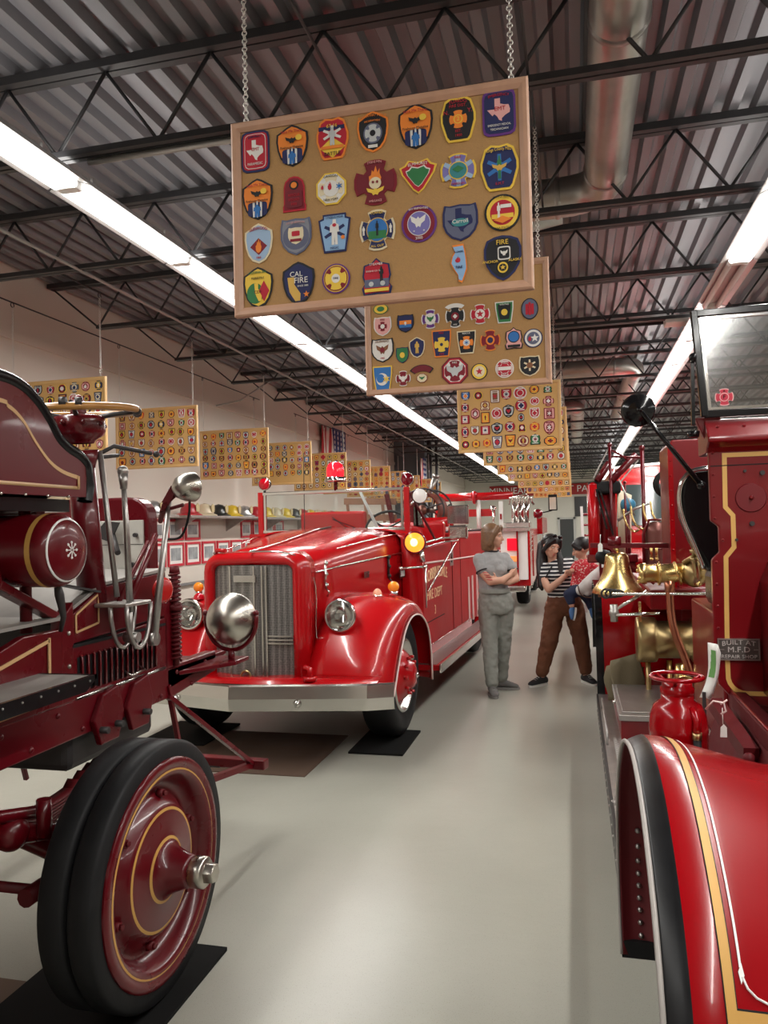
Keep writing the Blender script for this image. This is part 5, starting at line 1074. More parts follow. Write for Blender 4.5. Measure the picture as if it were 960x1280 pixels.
g = G(); g.tube([(.88, .84, 1.28), (.88, .84, .90)], .009, 8).tube([(.70, .66, 1.255), (.88, .84, 1.26)], .011, 8).sph((.88, .84, 1.26), .022, 10, 6).sph((.70, .66, 1.255), .02, 10, 6)
g.build('chrome_grab_rail', chrome, MT)
g = G(); g.tube([(.87, .90, 1.47), (.93, 1.25, 1.50), (.98, 1.85, 1.50)], .010, 8).tube([(.87, .92, 1.43), (.93, 1.25, 1.46), (.98, 1.85, 1.47)], .008, 8).tube([(.87, .95, 1.03), (.97, 1.75, 1.44)], .010, 8)
g.build('mirror_arms', chrome, MT)
mr = G().box(.87, 1.09, 1.88, 1.91, 1.63, 1.82).build('mirror_frame', chrome, MT, bevel=.008)
G().box(.885, 1.075, 1.874, 1.88, 1.645, 1.805).build('mirror_glass', chrome, mr)
m2 = G().box(.88, 1.08, 1.86, 1.90, 1.48, 1.62).build('mirror_frame', chrome, MT, bevel=.02)
G().box(.90, 1.06, 1.852, 1.86, 1.495, 1.60).build('mirror_glass', nickel, m2)
G().box(.851, .857, 2.05, 2.22, 1.20, 1.36).build('chrome_plate', steel, MT, bevel=.004)
G().lathe([(.001, .004), (.05, .003), (.055, 0)], (.857, 2.135, 1.28), (1, 0, 0), 20).build('round_emblem', black, MT)
# hose reel above the body
rc = V((.42, 2.95, 1.80))
drum = G(); red_hose = mat('rust red booster hose', (.16, .035, .02), .5, noise=.2)
for k in range(13): drum.torus(rc+V((0, -.20+.033*k, 0)), (0, 1, 0), .185, .018, 40, 8)
drum.M = None
o = drum.build('hose_coils', red_hose, MT)
for yy in (-.235, .235):
    g = G()
    g.torus(rc+V((0, yy, 0)), (0, 1, 0), .245, .010, 40, 8)
    for k in range(6):
        a = k*pi/3+.3; g.tube([rc+V((0, yy*1.1, 0)), rc+V((.12*cos(a), yy*1.15, .12*sin(a))), rc+V((.245*cos(a), yy, .245*sin(a)))], .009, 6)
    g.build('reel_spoke_frame', iron, MT)
G().sph(rc+V((0, -.27, 0)), .06, 14, 8).cone(rc+V((0, -.3, 0)), rc+V((0, .3, 0)), .03, n=12).tube([rc+V((0, -.30, 0)), rc+V((-.10, -.33, -.08)), rc+V((-.13, -.2, -.22))], .03, 10).build('reel_hub', mat('bronze hub', (.20, .09, .07), .35, .7), MT)
G().bar(rc+V((-.28, .0, -.25)), rc+V((-.28, 0, .0)), .04, .05).bar(rc+V((.28, 0, -.25)), rc+V((.28, 0, 0)), .04, .05).build('reel_stand', red, MT)
G().tube([rc+V((.0, .05, .18)), rc+V((.08, .1, .38))], [.022, .035], 10).cone(rc+V((.08, .1, .38)), rc+V((.09, .1, .42)), .04, n=10).build('nozzle', steel, MT)
G().tube([rc+V((-.35, -.25, -.14)), rc+V((.30, -.30, -.14))], .055, 14).build('red_suction_tube', red, MT)
# wooden ladder stowed behind the windshield
lad = None
for z in (1.90, 1.72): G().bar((-.42, 2.45, z+.02), (.18, 2.45, z), .05, .07).build('ladder_rail', wood_b, MT)
for x in (-.36, -.15, .05): G().bar((x, 2.44, 1.66), (x-.03, 2.44, 1.94), .03, .02).build('ladder_rung', wood_b, MT)
G().bar((.20, 2.3, 1.55), (.12, 2.3, 1.98), .05, .03).bar((.42, 2.35, 1.55), (.38, 2.35, 1.95), .05, .03).build('red_stanchion', maroon, MT)
G().tube([(-.36, 1.1, 1.6), (-.36, 1.12, 2.35)], .004, 6).build('whip_antenna', blackm, MT)
# bumper with a central ridge
for s in (1, -1):
    pass
bp = [(-1.06, -.88), (-.9, -.96), (0, -1.15), (.9, -.96), (1.06, -.88)]
rows = []
for x, yy in bp: rows.append([(x, yy+.012, .415), (x, yy-.004, .42), (x, yy-.012, .50), (x, yy-.004, .582), (x, yy+.014, .59), (x, yy+.03, .59)])
bm = G().grid(rows, smooth=False).build('front_bumper', chrome_w, MT, thick=.006)
for x, yy in ((-.45, -1.065), (.45, -1.065)): G().cone((x, yy, .47), (x, yy-.03, .47), .03, .015, 12).build('bumper_bolt', chrome, bm)
for s in (1, -1): G().bar((s*.40, -1.02, .50), (s*.38, -.4, .52), .06, .09).build('frame_horn', blackm, MT)
for s in (1, -1): G().tube([(s*.46, -.86, .60), (s*.46, -.86, .66), (s*.42, -.86, .67)], .02, 8).cone((s*.46, -.86, .58), (s*.46, -.86, .61), .045, n=12).build('tow_eye', red, MT)
G().grid([[(-.93, -.72, .60), (.93, -.72, .60)], [(-.93, -.94, .56), (.93, -.94, .56)]]).build('splash_pan', red, MT, thick=.004)
for s in (1, -1): G().box(*sorted((s*.34, s*.42)), -.7, 6.0, .44, .56).build('frame_rail', blackm, MT)
for y in (0, 4.0): G().tube([(-.72, y, .45), (.72, y, .45)], .045, 10).build('axle', blackm, MT)
G().box(-.35, .35, -.62, .8, .40, 1.2).build('engine_block', iron, MT)
G().tube([(-.3, -.3, .33), (.5, -.3, .33)], .02, 8).sph((.0, .1, .36), (.2, .2, .1), 14, 8).build('oil_pan', blackm, MT)
# ================================================= NEAR RIGHT TRUCK (faces the camera)
RT = thing('vintage_pumper_truck', 'vintage deep red fire truck with gold-striped fender and brass pump, cropped at the right edge', 'fire truck', (.9, 3.2, 0))
FX0, FX1 = .095, .62
FP = smooth_path([(2.315, .37), (2.36, .48), (2.375, .62), (2.30, .82), (2.13, .98), (1.88, 1.11), (1.58, 1.175), (1.38, 1.165), (1.24, 1.115), (1.12, 1.03), (1.04, .90), (1.0, .74), (.98, .56), (.97, .42)], 4)
def fnorm(i):
    a, b = FP[max(i-1, 0)], FP[min(i+1, len(FP)-1)]; d = (b-a).normalized(); return V((d.y, -d.x)) if (d.y*(FP[i].x-1.65)-d.x*(FP[i].y-.5)) > 0 else V((-d.y, d.x))
def fpt(i, x, extra=0):
    if i != int(i):
        a, b = V(fpt(int(i), x, extra)), V(fpt(int(i)+1, x, extra)); return tuple(a.lerp(b, i-int(i)))
    i = int(i); t = (x-FX0)/(FX1-FX0); h = -.055*min(1, max(0, (x-FX0-.05)/.22))*(1 if i < 34 else 1)-.018*max(0, 1-t*9)**2+extra; n = fnorm(i)
    return (x, FP[i].x+n.x*h, FP[i].y+n.y*h)
FN = len(FP)
def fender(mirror=False):
    MX = (lambda p: (1.80-p[0], p[1], p[2])) if mirror else (lambda p: p)
    xs = [FX0, FX0+.006, FX0+.014, FX0+.024, FX0+.035]+[FX0+.035+(FX1-FX0-.035)*k/12 for k in range(1, 13)]
    g = G(); g.mat(1).grid([[MX(fpt(i, x)) for x in xs[:5]] for i in range(FN)]); g.mat(0).grid([[MX(fpt(i, x)) for x in xs[4:]] for i in range(FN)])
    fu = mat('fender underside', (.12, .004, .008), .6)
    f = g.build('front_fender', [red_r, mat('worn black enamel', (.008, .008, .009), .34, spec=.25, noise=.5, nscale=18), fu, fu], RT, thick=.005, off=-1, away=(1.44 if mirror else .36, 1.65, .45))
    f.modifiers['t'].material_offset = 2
    if mirror: return f
    G().tube([V(fpt(i, FX0))+V((-.001, 0, 0)) for i in range(FN)], .0045, 8).build('grey_edge_bead', mat('worn grey edge', (.36, .33, .31), .5, .3), f)
    def stripe(x0, x1, i0, i1, m, nm, ex=.0015):
        n = int((i1-i0)*2)+1
        g = G(); g.grid([[fpt(i0+(i1-i0)*q/n, x0, ex), fpt(i0+(i1-i0)*q/n, x1, ex)] for q in range(n+1)]); return g.build(nm, m, f)
    def across(x0, x1, ia, ib, m, nm, ex):
        g = G(); g.grid([[fpt(ia, x0+(x1-x0)*q/24, ex), fpt(ib, x0+(x1-x0)*q/24, ex)] for q in range(25)]); return g.build(nm, m, f)
    stripe(.1705, .1865, 2, 38.62, blackm, 'black_stripe_outline', .0012); across(.1705, .60, 37.88, 38.62, blackm, 'black_stripe_outline', .0012)
    stripe(.172, .185, 2, 38.55, gold, 'gold_stripe', .0022); across(.172, .60, 37.95, 38.55, gold, 'gold_stripe', .0024)
    stripe(.1945, .1978, 2, 36.6, white, 'white_pinstripe', .0022)
    g = G(); P = [fpt(36.9, .197, .003), fpt(37.25, .202, .003), fpt(37.5, .212, .003), fpt(37.65, .226, .003), fpt(37.7, .25, .003), fpt(37.7, .30, .003), fpt(37.7, .40, .003)]
    g.tube(P, .0016, 6); g.build('white_scroll', white, f)
    g = G(); g._add([fpt(36.75, .1925, .003), fpt(36.45, .198, .003), fpt(36.85, .200, .003), fpt(37.15, .1945, .003)], [(0, 1, 2, 3)]); g.build('white_scroll', white, f)
    across(.36, .385, 12, 13, gold, 'gold_stripe', .002)
    g = G()
    for k in range(9):
        i = 2+k*1; p = V(fpt(i, .15, -.012)); g.sph(p, .008, 8, 5)
    g.build('underside_bolts', steel, f)['kind'] = 'stuff'
    G().prism([(2.30, .368), (2.34, .368), (2.35, .41), (2.31, .41)], 'x', .095, .60).build('black_lower_strip', blackm, f)
    return f
fender(); fender(True)
G().grid([[(FX1, FP[i].x, FP[i].y) for i in range(4, FN)], [(FX1, min(FP[i].x, 2.2), .52) for i in range(4, FN)]]).build('inner_splash_panel', red_c, RT, thick=.006)
for (x, o_) in ((.30, -1), (1.50, 1)):
    pneu_wheel(RT, x, 1.66, .47, o_, rimm=red_c)
    pneu_wheel(RT, x-.10*o_*-1*0, 5.95, .47, o_, rimm=red_c)
# running board with riveted black edge
rb = G().box(.118, .50, 2.36, 5.35, .448, .462).build('running_board', steel, RT)
def plate_mat():
    m = bpy.data.materials.new('ribbed step plate'); m.use_nodes = True; nt = m.node_tree; b = nt.nodes['Principled BSDF']
    tc = nt.nodes.new('ShaderNodeTexCoord'); c = nt.nodes.new('ShaderNodeTexChecker'); c.inputs['Scale'].default_value = 90
    c.inputs[1].default_value = (.62, .60, .57, 1); c.inputs[2].default_value = (.30, .29, .27, 1)
    nt.links.new(tc.outputs['Object'], c.inputs['Vector']); nt.links.new(c.outputs[0], b.inputs['Base Color']); b.inputs['Metallic'].default_value = .5; b.inputs['Roughness'].default_value = .45
    return m
G().box(.165, .48, 2.4, 4.25, .462, .468).build('tread_plate', plate_mat(), rb)
eg = G().box(.108, .120, 2.36, 5.35, .35, .463).box(.12, .16, 2.36, 5.35, .350, .356).build('black_edge_angle', mat('riveted black angle', (.02, .018, .018), .45), rb)
for k in range(27): G().dome((.108, 2.42+k*.11, .405), (-1, 0, 0), .006, .004, 8, 3).build('rivet', steel, eg)
for y in (2.5, 3.4, 4.4, 5.2): G().box(.16, .75, y, y+.05, .38, .448).build('board_bracket', iron, RT)
# toolbox lid on the running board, brass padlock
bx = G().box(.205, .50, 4.22, 4.98, .462, .57).build('toolbox', red_c, RT, bevel=.004)
G().box(.195, .51, 4.20, 5.0, .57, .60).box(.215, .49, 4.26, 4.94, .60, .606).build('toolbox_lid', steel, bx, bevel=.004)
G().sph((.188, 4.55, .59), .012, 8, 6).cone((.19, 4.55, .59), (.20, 4.55, .59), .006, n=8).build('lid_knob', chrome, bx)
G().tube([(.13, 4.1, .47), (.13, 4.1, .53), (.13, 4.9, .53), (.13, 4.9, .47)], .006, 6).build('box_rail', steel, RT)
g = G()
for k in range(14): g.torus((.125, 3.0+.03*k, .45-.012*sin(k*.5)), (1, 0, 0) if k % 2 else (0, 0, 1), .012, .003, 10, 5)
g.build('small_chain', steel, rb)['kind'] = 'stuff'
# splash apron, frame, belly
G().grid([[(.49, 2.2, .47), (.49, 3.6, .47)], [(.545, 2.2, .68), (.545, 3.6, .68)], [(.60, 2.2, .84), (.60, 3.6, .84)]], smooth=False).build('splash_apron', maroon_d, RT, thick=.004)
G().bar((.505, 2.95, .56), (.60, 2.90, .83), .006, .006).build('apron_seam', blackm, RT)
G().box(.595, .66, 1.0, 3.6, .83, .90).build('hood_sill', maroon_d, RT, bevel=.008)
G().tube([(.60, 2.3, .905), (.60, 3.4, .905)], .006, 6).build('sill_bead', red_c, RT)
G().bar((.56, 2.85, .80), (.53, 3.35, .86), .05, .05).sph((.55, 2.84, .79), .022, 8, 6).build('steering_arm', maroon_d, RT)
for x in (.66, 1.14): G().box(x, x+.07, .9, 6.48, .50, .64).build('frame_rail', maroon_d, RT)
hd = G().loft([[(x, y, z) for x, z in [(.72, .9), (.72, 1.35), (.78, 1.5), (.9, 1.56), (1.02, 1.5), (1.08, 1.35), (1.08, .9)]] for y in (1.2, 3.39)]).build('hood', red_c, RT)
for k in range(16): G().box(.712, .72, 1.6+k*.1, 1.64+k*.1, 1.0, 1.3).build('hood_louver', red_c, hd)
G().box(.70, 1.10, 1.06, 1.2, .72, 1.58).build('radiator_shell', chrome_w, RT, bevel=.03)
G().box(.69, 1.11, 1.0, 1.1, .5, .72).build('radiator_base', red_c, RT)
G().tube([(.3, 1.66, .47), (1.5, 1.66, .47)], .035, 10).build('front_axle', red_c, RT); G().tube([(.3, 5.95, .47), (1.5, 5.95, .47)], .05, 10).build('rear_axle', red_c, RT)
for x in (.70, 1.10): G().bar((x, 1.3, .44), (x, 2.0, .44), .05, .05).build('front_spring', red_c, RT)
# firewall panel facing the camera, with jog, gold outline
FY = 3.40
LE = [(.545, 1.905), (.545, 1.60), (.575, 1.575), (.575, 1.47), (.545, 1.44), (.540, 1.0), (.555, .93), (.60, .875), (.66, .85), (.74, .845)]
poly = [(x, z) for x, z in LE]+[(1.80-x, z) for x, z in LE[::-1]]
fw = G().prism([(a, b) for a, b in poly], 'y', FY, FY+.035).build('firewall', red_c, RT, bevel=.006)
def ystrip(pts, wd, m, nm, y=FY-.0015):
    g = G(); P = [V((a, 0, b)) for a, b in pts]
    L, R = [], []
    for i, p in enumerate(P):
        d0 = (P[i]-P[max(i-1, 0)]); d1 = (P[min(i+1, len(P)-1)]-P[i]); d = (d0.normalized()+d1.normalized()).normalized(); n = V((-d.z, 0, d.x))
        c = max(.5, (d1.normalized().dot(d) if i < len(P)-1 else 1)); L.append((p.x+n.x*wd/2/c, y, p.z+n.z*wd/2/c)); R.append((p.x-n.x*wd/2/c, y, p.z-n.z*wd/2/c))
    g.grid([L, R], smooth=False); return g.build(nm, m, fw, thick=.001)
st = [(1.2, 1.868), (.605, 1.868), (.602, 1.655), (.63, 1.62), (.63, 1.49), (.598, 1.45), (.59, 1.03)]+[(.66+.07*cos(radians(a)), .965+.07*sin(radians(a))) for a in range(190, 271, 16)]+[(1.14, .894)]
ystrip(st, .018, mat('firewall gold stripe', (.70, .42, .12), .45), 'gold_stripe')
cp = G().cone((.70, FY, 1.69), (.70, FY-.006, 1.69), .060, .056, 32).build('round_cover', mat('cover red', (.15, .002, .006), .45), fw)
G().sph((.70, FY-.014, 1.69), .009, 8, 6).build('cover_stud', red_c, cp)
for x, z, r in ((.745, 1.79, .010), (.70, 1.585, .010), (.64, 1.52, .006), (.79, 1.45, .008), (.68, 1.80, .006)): G().cone((x, FY, z), (x, FY-.012, z), r, n=8).build('bolt_head', iron, fw)
for k in range(10): G().dome((.560 if not 1.45 < 1.88-k*.09 < 1.6 else .588, FY-.001, 1.88-k*.09), (0, -1, 0), .006, .005, 8, 3).build('rivet', red_c, fw)
G().bar((.55, FY-.001, 1.825), (1.2, FY-.001, 1.83), .002, .004).build('panel_seam', blackm, fw)
# cast makers' plate
pl = G().prism([(.553, 1.03), (.712, 1.03), (.712, 1.118), (.553, 1.118)], 'y', FY-.012, FY-.002).build('shop_plate', mat('cast plate ground', (.16, .15, .14), .45, .8), RT, bevel=.002)
G().box(.553, .712, FY-.0145, FY-.012, 1.03, 1.035).box(.553, .712, FY-.0145, FY-.012, 1.113, 1.118).box(.553, .558, FY-.0145, FY-.012, 1.035, 1.113).box(.707, .712, FY-.0145, FY-.012, 1.035, 1.113).box(.560, .577, FY-.0145, FY-.012, 1.072, 1.075).box(.688, .705, FY-.0145, FY-.012, 1.072, 1.075).build('plate_border', steel, pl)
for s_, sz, z, ar in (('BUILT AT', .027, 1.094, .35), ('M.F.D', .031, 1.073, 0), ('REPAIR SHOP', .020, 1.045, 0)): txt(s_, sz, mat('raised plate letters', (.62, .60, .57), .4, .3), pl, (.6325, FY-.013, z), '-y', arc=ar, ext=.0015, sx=1.1, spacing=1.05)
# cowl band, windshield
G().prism([(FY-.02, 1.90), (FY-.06, 1.92), (FY-.06, 1.94), (FY+.02, 2.02), (FY+.20, 2.03), (FY+.20, 1.88), (FY, 1.88)], 'x', .535, 1.265).build('cowl_band', red_c, RT, bevel=.006)
g = G()
for k in range(7): g.dome((.58+.1*k, FY-.02, 1.985), (0, -1, .6), .007, .005, 8, 3)
g.build('cowl_rivets', red_c, RT)['kind'] = 'stuff'
G().prism([(.50, 2.03), (.53, 1.95), (.56, 1.90), (.60, 1.90), (.60, 2.03)], 'y', FY+.02, FY+.06).build('cowl_corner', red_c, RT, bevel=.004)
wf = G()
for a, b in (((.505, FY, 2.46), (1.295, FY, 2.46)), ((.535, FY, 2.04), (1.265, FY, 2.04)), ((.505, FY, 2.475), (.535, FY, 2.03)), ((1.295, FY, 2.475), (1.265, FY, 2.03))): wf.bar(a, b, .028, .030)
wf.build('windshield_frame', black, RT, bevel=.004)
wi = G()
for a, b in (((.53, FY-.004, 2.437), (1.27, FY-.004, 2.437)), ((.555, FY-.004, 2.062), (1.245, FY-.004, 2.062)), ((.53, FY-.004, 2.44), (.555, FY-.004, 2.06)), ((1.27, FY-.004, 2.44), (1.245, FY-.004, 2.06))): wi.bar(a, b, .012, .010)
wi.build('inner_chrome_trim', chrome, RT)
G().prism([(.525, 2.45), (1.275, 2.45), (1.255, 2.05), (.545, 2.05)], 'y', FY-.002, FY+.003).build('windshield_pane', glassmat('greyish reflecting windshield glass', (.86, .88, .88), .16, .12), RT)  # grey tint and extra gloss stand in for reflections on the pane
G().bar((.498, FY+.02, 2.30), (.492, FY+.02, 2.0), .014, .018).sph((.50, FY, 2.28), .02, 10, 6).cone((.492, FY+.02, 1.975), (.492, FY+.02, 1.95), .026, .022, 12).build('windshield_stay', black, RT)
dc = G(); lay(dc, 'maltese', 0, 0, .072, .072, 0, .001, 0); lay(dc, 'maltese', 0, 0, .064, .064, -.001, .0006, 1); lay(dc, 'round', 0, 0, .036, .036, -.0016, .0005, 0); lay(dc, 'round', 0, 0, .030, .030, -.0021, .0004, 1)
dc.v = [p+V((.612, FY-.003, 2.107)) for p in dc.v]
dcl = dc.build('windshield_decal', [mat('decal pink', (.75, .45, .45), .5), mat('decal red', (.50, .01, .04), .5)], RT)
txt('F', .024, black, dcl, (.612, FY-.0065, 2.107), '-y', ext=.0003); txt('A', .014, black, dcl, (.612, FY-.006, 2.131), '-y', ext=.0003)
# round black mirror on a long arm
mc = V((.262, 3.30, 2.065))
h = G().lathe([(.001, .0), (.03, .003), (.055, .014), (.068, .03), (.070, .036), (.064, .04), (.001, .04)], mc, (.15, 1, 0), 32).build('round_mirror', black, RT)
G().cone(mc+V((.012, -.012, -.008)), (.515, 3.42, 1.75), .0085, .011, 10).sph(mc+V((.01, -.008, -.005)), .015, 10, 6).sph((.515, 3.42, 1.75), .018, 10, 6).build('mirror_arm', black, RT)
# black seat back and tall red body behind it
G().loft([[(x, y, z) for x, z in [(.50, 1.80), (.485, 1.72), (.49, 1.62), (.53, 1.50), (.575, 1.42), (.60, 1.36), (1.2, 1.36), (1.225, 1.42), (1.27, 1.5), (1.31, 1.62), (1.315, 1.72), (1.28, 1.82), (1.2, 1.86), (.60, 1.86), (.54, 1.85)]] for y in (3.86, 3.90, 4.0)]).build('seat_back', leather, RT, bevel=.02)
G().tube(smooth_path([(.62, 3.85, 1.84), (.54, 3.85, 1.83), (.494, 3.85, 1.78), (.482, 3.85, 1.70), (.50, 3.85, 1.60), (.545, 3.85, 1.48), (.58, 3.85, 1.38)], 4), .010, 8).build('chrome_seat_rail', chrome, RT)
G().box(.60, 1.2, 3.45, 4.0, 1.2, 1.38).build('seat_cushion', leather, RT, bevel=.04)
G().box(.58, 1.22, 3.44, 4.3, .64, 1.2).build('seat_riser', red_c, RT, bevel=.01)
bd = G().prism([(.57, 1.20), (.57, 2.07), (.59, 2.10), (1.30, 2.10), (1.32, 2.07), (1.32, 1.20)], 'y', 4.98, 5.5).build('rear_body_locker', red_c, RT, bevel=.008)
G().box(.562, .590, 4.95, 4.98, 1.20, 2.08).build('corner_angle', red_r, bd)
for k in range(9): G().dome((.576, 4.95, 1.25+k*.09), (0, -1, 0), .006, .005, 8, 3).build('rivet', red_r, bd)
G().box(.60, 1.2, 4.9, 5.6, .64, 1.21).build('pump_housing', red_c, RT, bevel=.01)
G().box(.42, 1.38, 4.8, 6.48, 1.08, 1.20).build('hose_body_deck', red_c, RT, bevel=.01)
# rear fender with black edge, gold and white lines
RP = smooth_path([(5.36, .40), (5.37, .62), (5.40, .84), (5.47, 1.0), (5.62, 1.12), (5.80, 1.17), (6.0, 1.17), (6.25, 1.08), (6.42, .86), (6.48, .6)], 4)
for mir in (0, 1):
    X = (lambda x: 1.80-x) if mir else (lambda x: x)
    g = G(); g.mat(1).grid([[(X(x), p.x, p.y) for x in (.115, .118, .165)] for p in RP]); g.mat(0).grid([[(X(x), p.x, p.y) for x in (.165, .3, .45, .60)] for p in RP])
    rf = g.build('rear_fender', [red_r, black], RT, thick=.006)
    if not mir:
        for x, w_, m in ((.215, .014, gold), (.238, .006, white), (.352, .006, pinkw), (.378, .013, tan)):
            g = G(); g.grid([[(x-w_/2, p.x-.0045, p.y+.003), (x+w_/2, p.x-.0045, p.y+.003)] for p in RP[:24]]); g.build('stripe', m, rf)
        G().tube([(.14, 5.44, 1.12), (.60, 5.44, 1.14)], .02, 10).build('copper_rim', copper, rf)
# pump, copper pipe, brass caps, wheels
g = G(); g.lathe([(.001, -.14), (.052, -.138), (.060, -.13), (.062, -.10), (.055, -.095), (.055, .10), (.066, .105), (.07, .13), (.06, .14), (.001, .14)], (.50, 4.78, 1.30), (1, -.12, .02), 32)
pc = g.build('brass_inlet_barrel', brass, RT)
for k in range(4):
    a = k*pi/2+.4; G().sph((.36, 4.79+.05*cos(a), 1.295+.05*sin(a)), .012, 8, 6).build('cap_lug', brass, pc)
G().torus((.575, 4.76, 1.30), (1, -.1, .3), .062, .010, 28, 8).torus((.47, 4.76, 1.30), (1, 0, 0), .062, .008, 24, 6).build('barrel_ring', brass, pc)
G().sph((.66, 4.72, 1.30), (.07, .07, .08), 20, 12).cone((.66, 4.72, 1.30), (.70, 4.66, 1.38), .04, .02, 12).tube([(.60, 4.70, 1.36), (.66, 4.66, 1.41), (.74, 4.66, 1.36)], .015, 8).build('valve_body', brass_d, RT)
for x, z in ((.66, 1.25), (.72, 1.27), (.70, 1.34)): G().cone((x, 4.66, z), (x, 4.58, z), .018, .012, 10).sph((x, 4.57, z), .014, 8, 6).build('brass_handle', brass, RT)
g = G(); g.lathe([(.001, 0), (.13, .0), (.135, .02), (.135, .09), (.13, .11), (.11, .12), (.11, .30), (.13, .31), (.13, .36), (.001, .37)], (.34, 4.86, .90), (1, 0, 0), 36)
bb = g.build('brass_pump_drum', brass_d, RT)
G().lathe([(.001, 0), (.12, 0), (.13, .03), (.12, .12), (.001, .13)], (.72, 4.80, .90), (1, 0, 0), 32).build('brass_pump_drum', brass_d, RT)
for x in (.36, .66): G().bar((x, 4.80, 1.0), (x, 4.80, 1.13), .014, .02).build('brass_lever', brass, bb)
for x, m in ((.40, brass_d), (.52, brass)): G().cone((x, 4.84, .78), (x, 4.84, .50), .016, n=10).build('down_pipe', m, RT)
cpip = G().tube(smooth_path([(.515, 4.66, 1.26), (.515, 4.64, 1.10), (.53, 4.62, .98), (.575, 4.60, .84), (.60, 4.58, .74)], 5), .022, 12).cone((.515, 4.66, 1.26), (.515, 4.65, 1.20), .03, .026, 12).build('copper_pipe', copper, RT)
G().cone((.555, 4.60, .68), (.555, 4.60, .80), .05, .028, 14).build('brass_reducer', brass, RT)
hw = G().torus((.56, 4.50, .66), (.2, -1, .25), .085, .011, 28, 8)
for k in range(5):
    a = k*2*pi/5; hw.tube([(.56, 4.50, .66), (.56+.083*cos(a), 4.50, .66+.083*sin(a))], .009, 6)
hw.sph((.56, 4.50, .66), .018, 10, 6).build('brass_valve_wheel', brass, RT)
g = G(); g.tube([(.575, 4.10, 1.40), (.575, 4.10, 1.62)], .012, 8)
for z, r in ((1.62, .022), (1.59, .014), (1.54, .020), (1.50, .018), (1.45, .024), (1.41, .020)): g.cone((.575, 4.10, z-.008), (.575, 4.10, z+.008), r, n=10)
g.tube([(.575, 4.10, 1.41), (.60, 4.2, 1.32), (.62, 4.4, 1.28)], .014, 8).tube([(.53, 4.1, 1.62), (.60, 4.1, 1.63)], .012, 8)
g.build('brass_lubricator', brass_d, RT)
G().tube([(.20, 4.70, 1.185), (.50, 4.66, 1.19), (.76, 4.3, 1.22)], .009, 8).tube([(.22, 4.72, 1.06), (.46, 4.70, 1.075)], .009, 8).tube([(.20, 4.80, 1.07), (.40, 4.75, 1.20)], .010, 8).build('steel_rods', chrome, RT)
G().cone((.21, 4.74, 1.02), (.21, 4.74, 1.12), .022, n=10).sph((.21, 4.74, 1.07), .03, 10, 6).build('rod_joint', steel, RT)
g = G()
for k in range(4): g.torus((.17+.025*k, 4.80, 1.18), (0, 1, .3*k), .026, .007, 14, 6)
g.build('clevis_rings', iron, RT)
g = G()
for k in range(9): g.torus((.735, 4.35, 1.22-.04*k), (1, 0, 0) if k % 2 else (0, 1, 0), .014, .004, 10, 6)
g.build('hanging_chain', steel, RT)['kind'] = 'stuff'
# ---- things carried by / standing on the truck
BC = V((.255, 5.16, 1.15))
bl = thing('brass_bell', 'polished brass fire bell hanging over the rear fender of the right truck', 'bell', BC)
G().lathe([(.150, 0), (.158, .006), (.156, .022), (.140, .045), (.112, .085), (.090, .135), (.078, .19), (.073, .235), (.060, .255), (.02, .262), (.001, .262)], BC, (0, 0, 1), 48).build('bell_body', brass, bl, thick=.004, off=-1)
G().lathe([(.157, .002), (.161, .007), (.157, .013)], BC, (0, 0, 1), 48).build('bell_lip', brass, bl)
G().cone(BC+V((0, 0, .26)), BC+V((0, 0, .30)), .02, n=10).build('bell_crown', brass, bl); G().cone(BC+V((0, 0, .22)), BC+V((0, 0, .03)), .006, n=6).sph(BC+V((0, 0, .03)), .022, 10, 8).build('clapper', iron, bl)
fr = G(); fr.bar(BC+V((-.16, 0, .31)), BC+V((.33, 0, .30)), .05, .03).bar(BC+V((-.05, -.03, .30)), BC+V((.22, -.03, .06)), .014, .014).cone(BC+V((-.05, 0, .33)), BC+V((.03, 0, .33)), .035, n=12); fr.build('bell_yoke_frame', maroon, RT)
tg = thing('paper_tag', 'small white tag tied above the brass bell', 'tag', BC+V((-.09, -.05, .27)))
q = BC+V((-.10, -.045, .28)); G().prism([(q.x-.014, q.z-.01), (q.x+.014, q.z-.01), (q.x+.014, q.z+.035), (q.x, q.z+.05), (q.x-.014, q.z+.035)], 'y', q.y-.001, q.y+.001).build('card', paper, tg); G().tube([q+V((0, 0, .045)), q+V((.004, .01, .10))], .002, 5).build('string', paper, tg)
G().sph(BC+V((-.075, .10, .23)), (.055, .05, .05), 14, 10).build('black_knob', blackm, RT)
# extinguisher
EC = V((.30, 2.60, .463))
ex = thing('fire_extinguisher', 'old red soda-acid fire extinguisher with ring handle standing on the running board', 'fire extinguisher', EC)
body = G().lathe([(.001, 0), (.080, 0), (.086, .012), (.088, .03), (.088, .47), (.0895, .475), (.0895, .49), (.088, .495), (.085, .525), (.072, .558), (.050, .575), (.050, .590), (.001, .590)], EC, (0, 0, 1), 40).build('cylinder', red_r, ex)
G().lathe([(.048, .588), (.052, .594), (.052, .612), (.046, .618), (.046, .632), (.001, .634)], EC, (0, 0, 1), 28).build('screw_cap', red_r, body)
hr = G().torus(EC+V((0, 0, .645)), (0, 0, 1), .078, .0065, 36, 8)
for a in (.3, 2.4, 4.5): hr.tube([EC+V((.04*cos(a), .04*sin(a), .625)), EC+V((.077*cos(a), .077*sin(a), .645))], .006, 6)
hr.build('ring_handle', red_r, ex)
G().prism(arcpts(EC.x, EC.z+.41, .030, 0, 360, 4)[:4], 'y', EC.y-.09, EC.y-.089).build('spare', brass_d, body) if 0 else None
rows = [[EC+V((.0892*cos(a), .0892*sin(a), z)) for a in [radians(200+8*k) for k in range(6)]] for z in (.39, .455)]
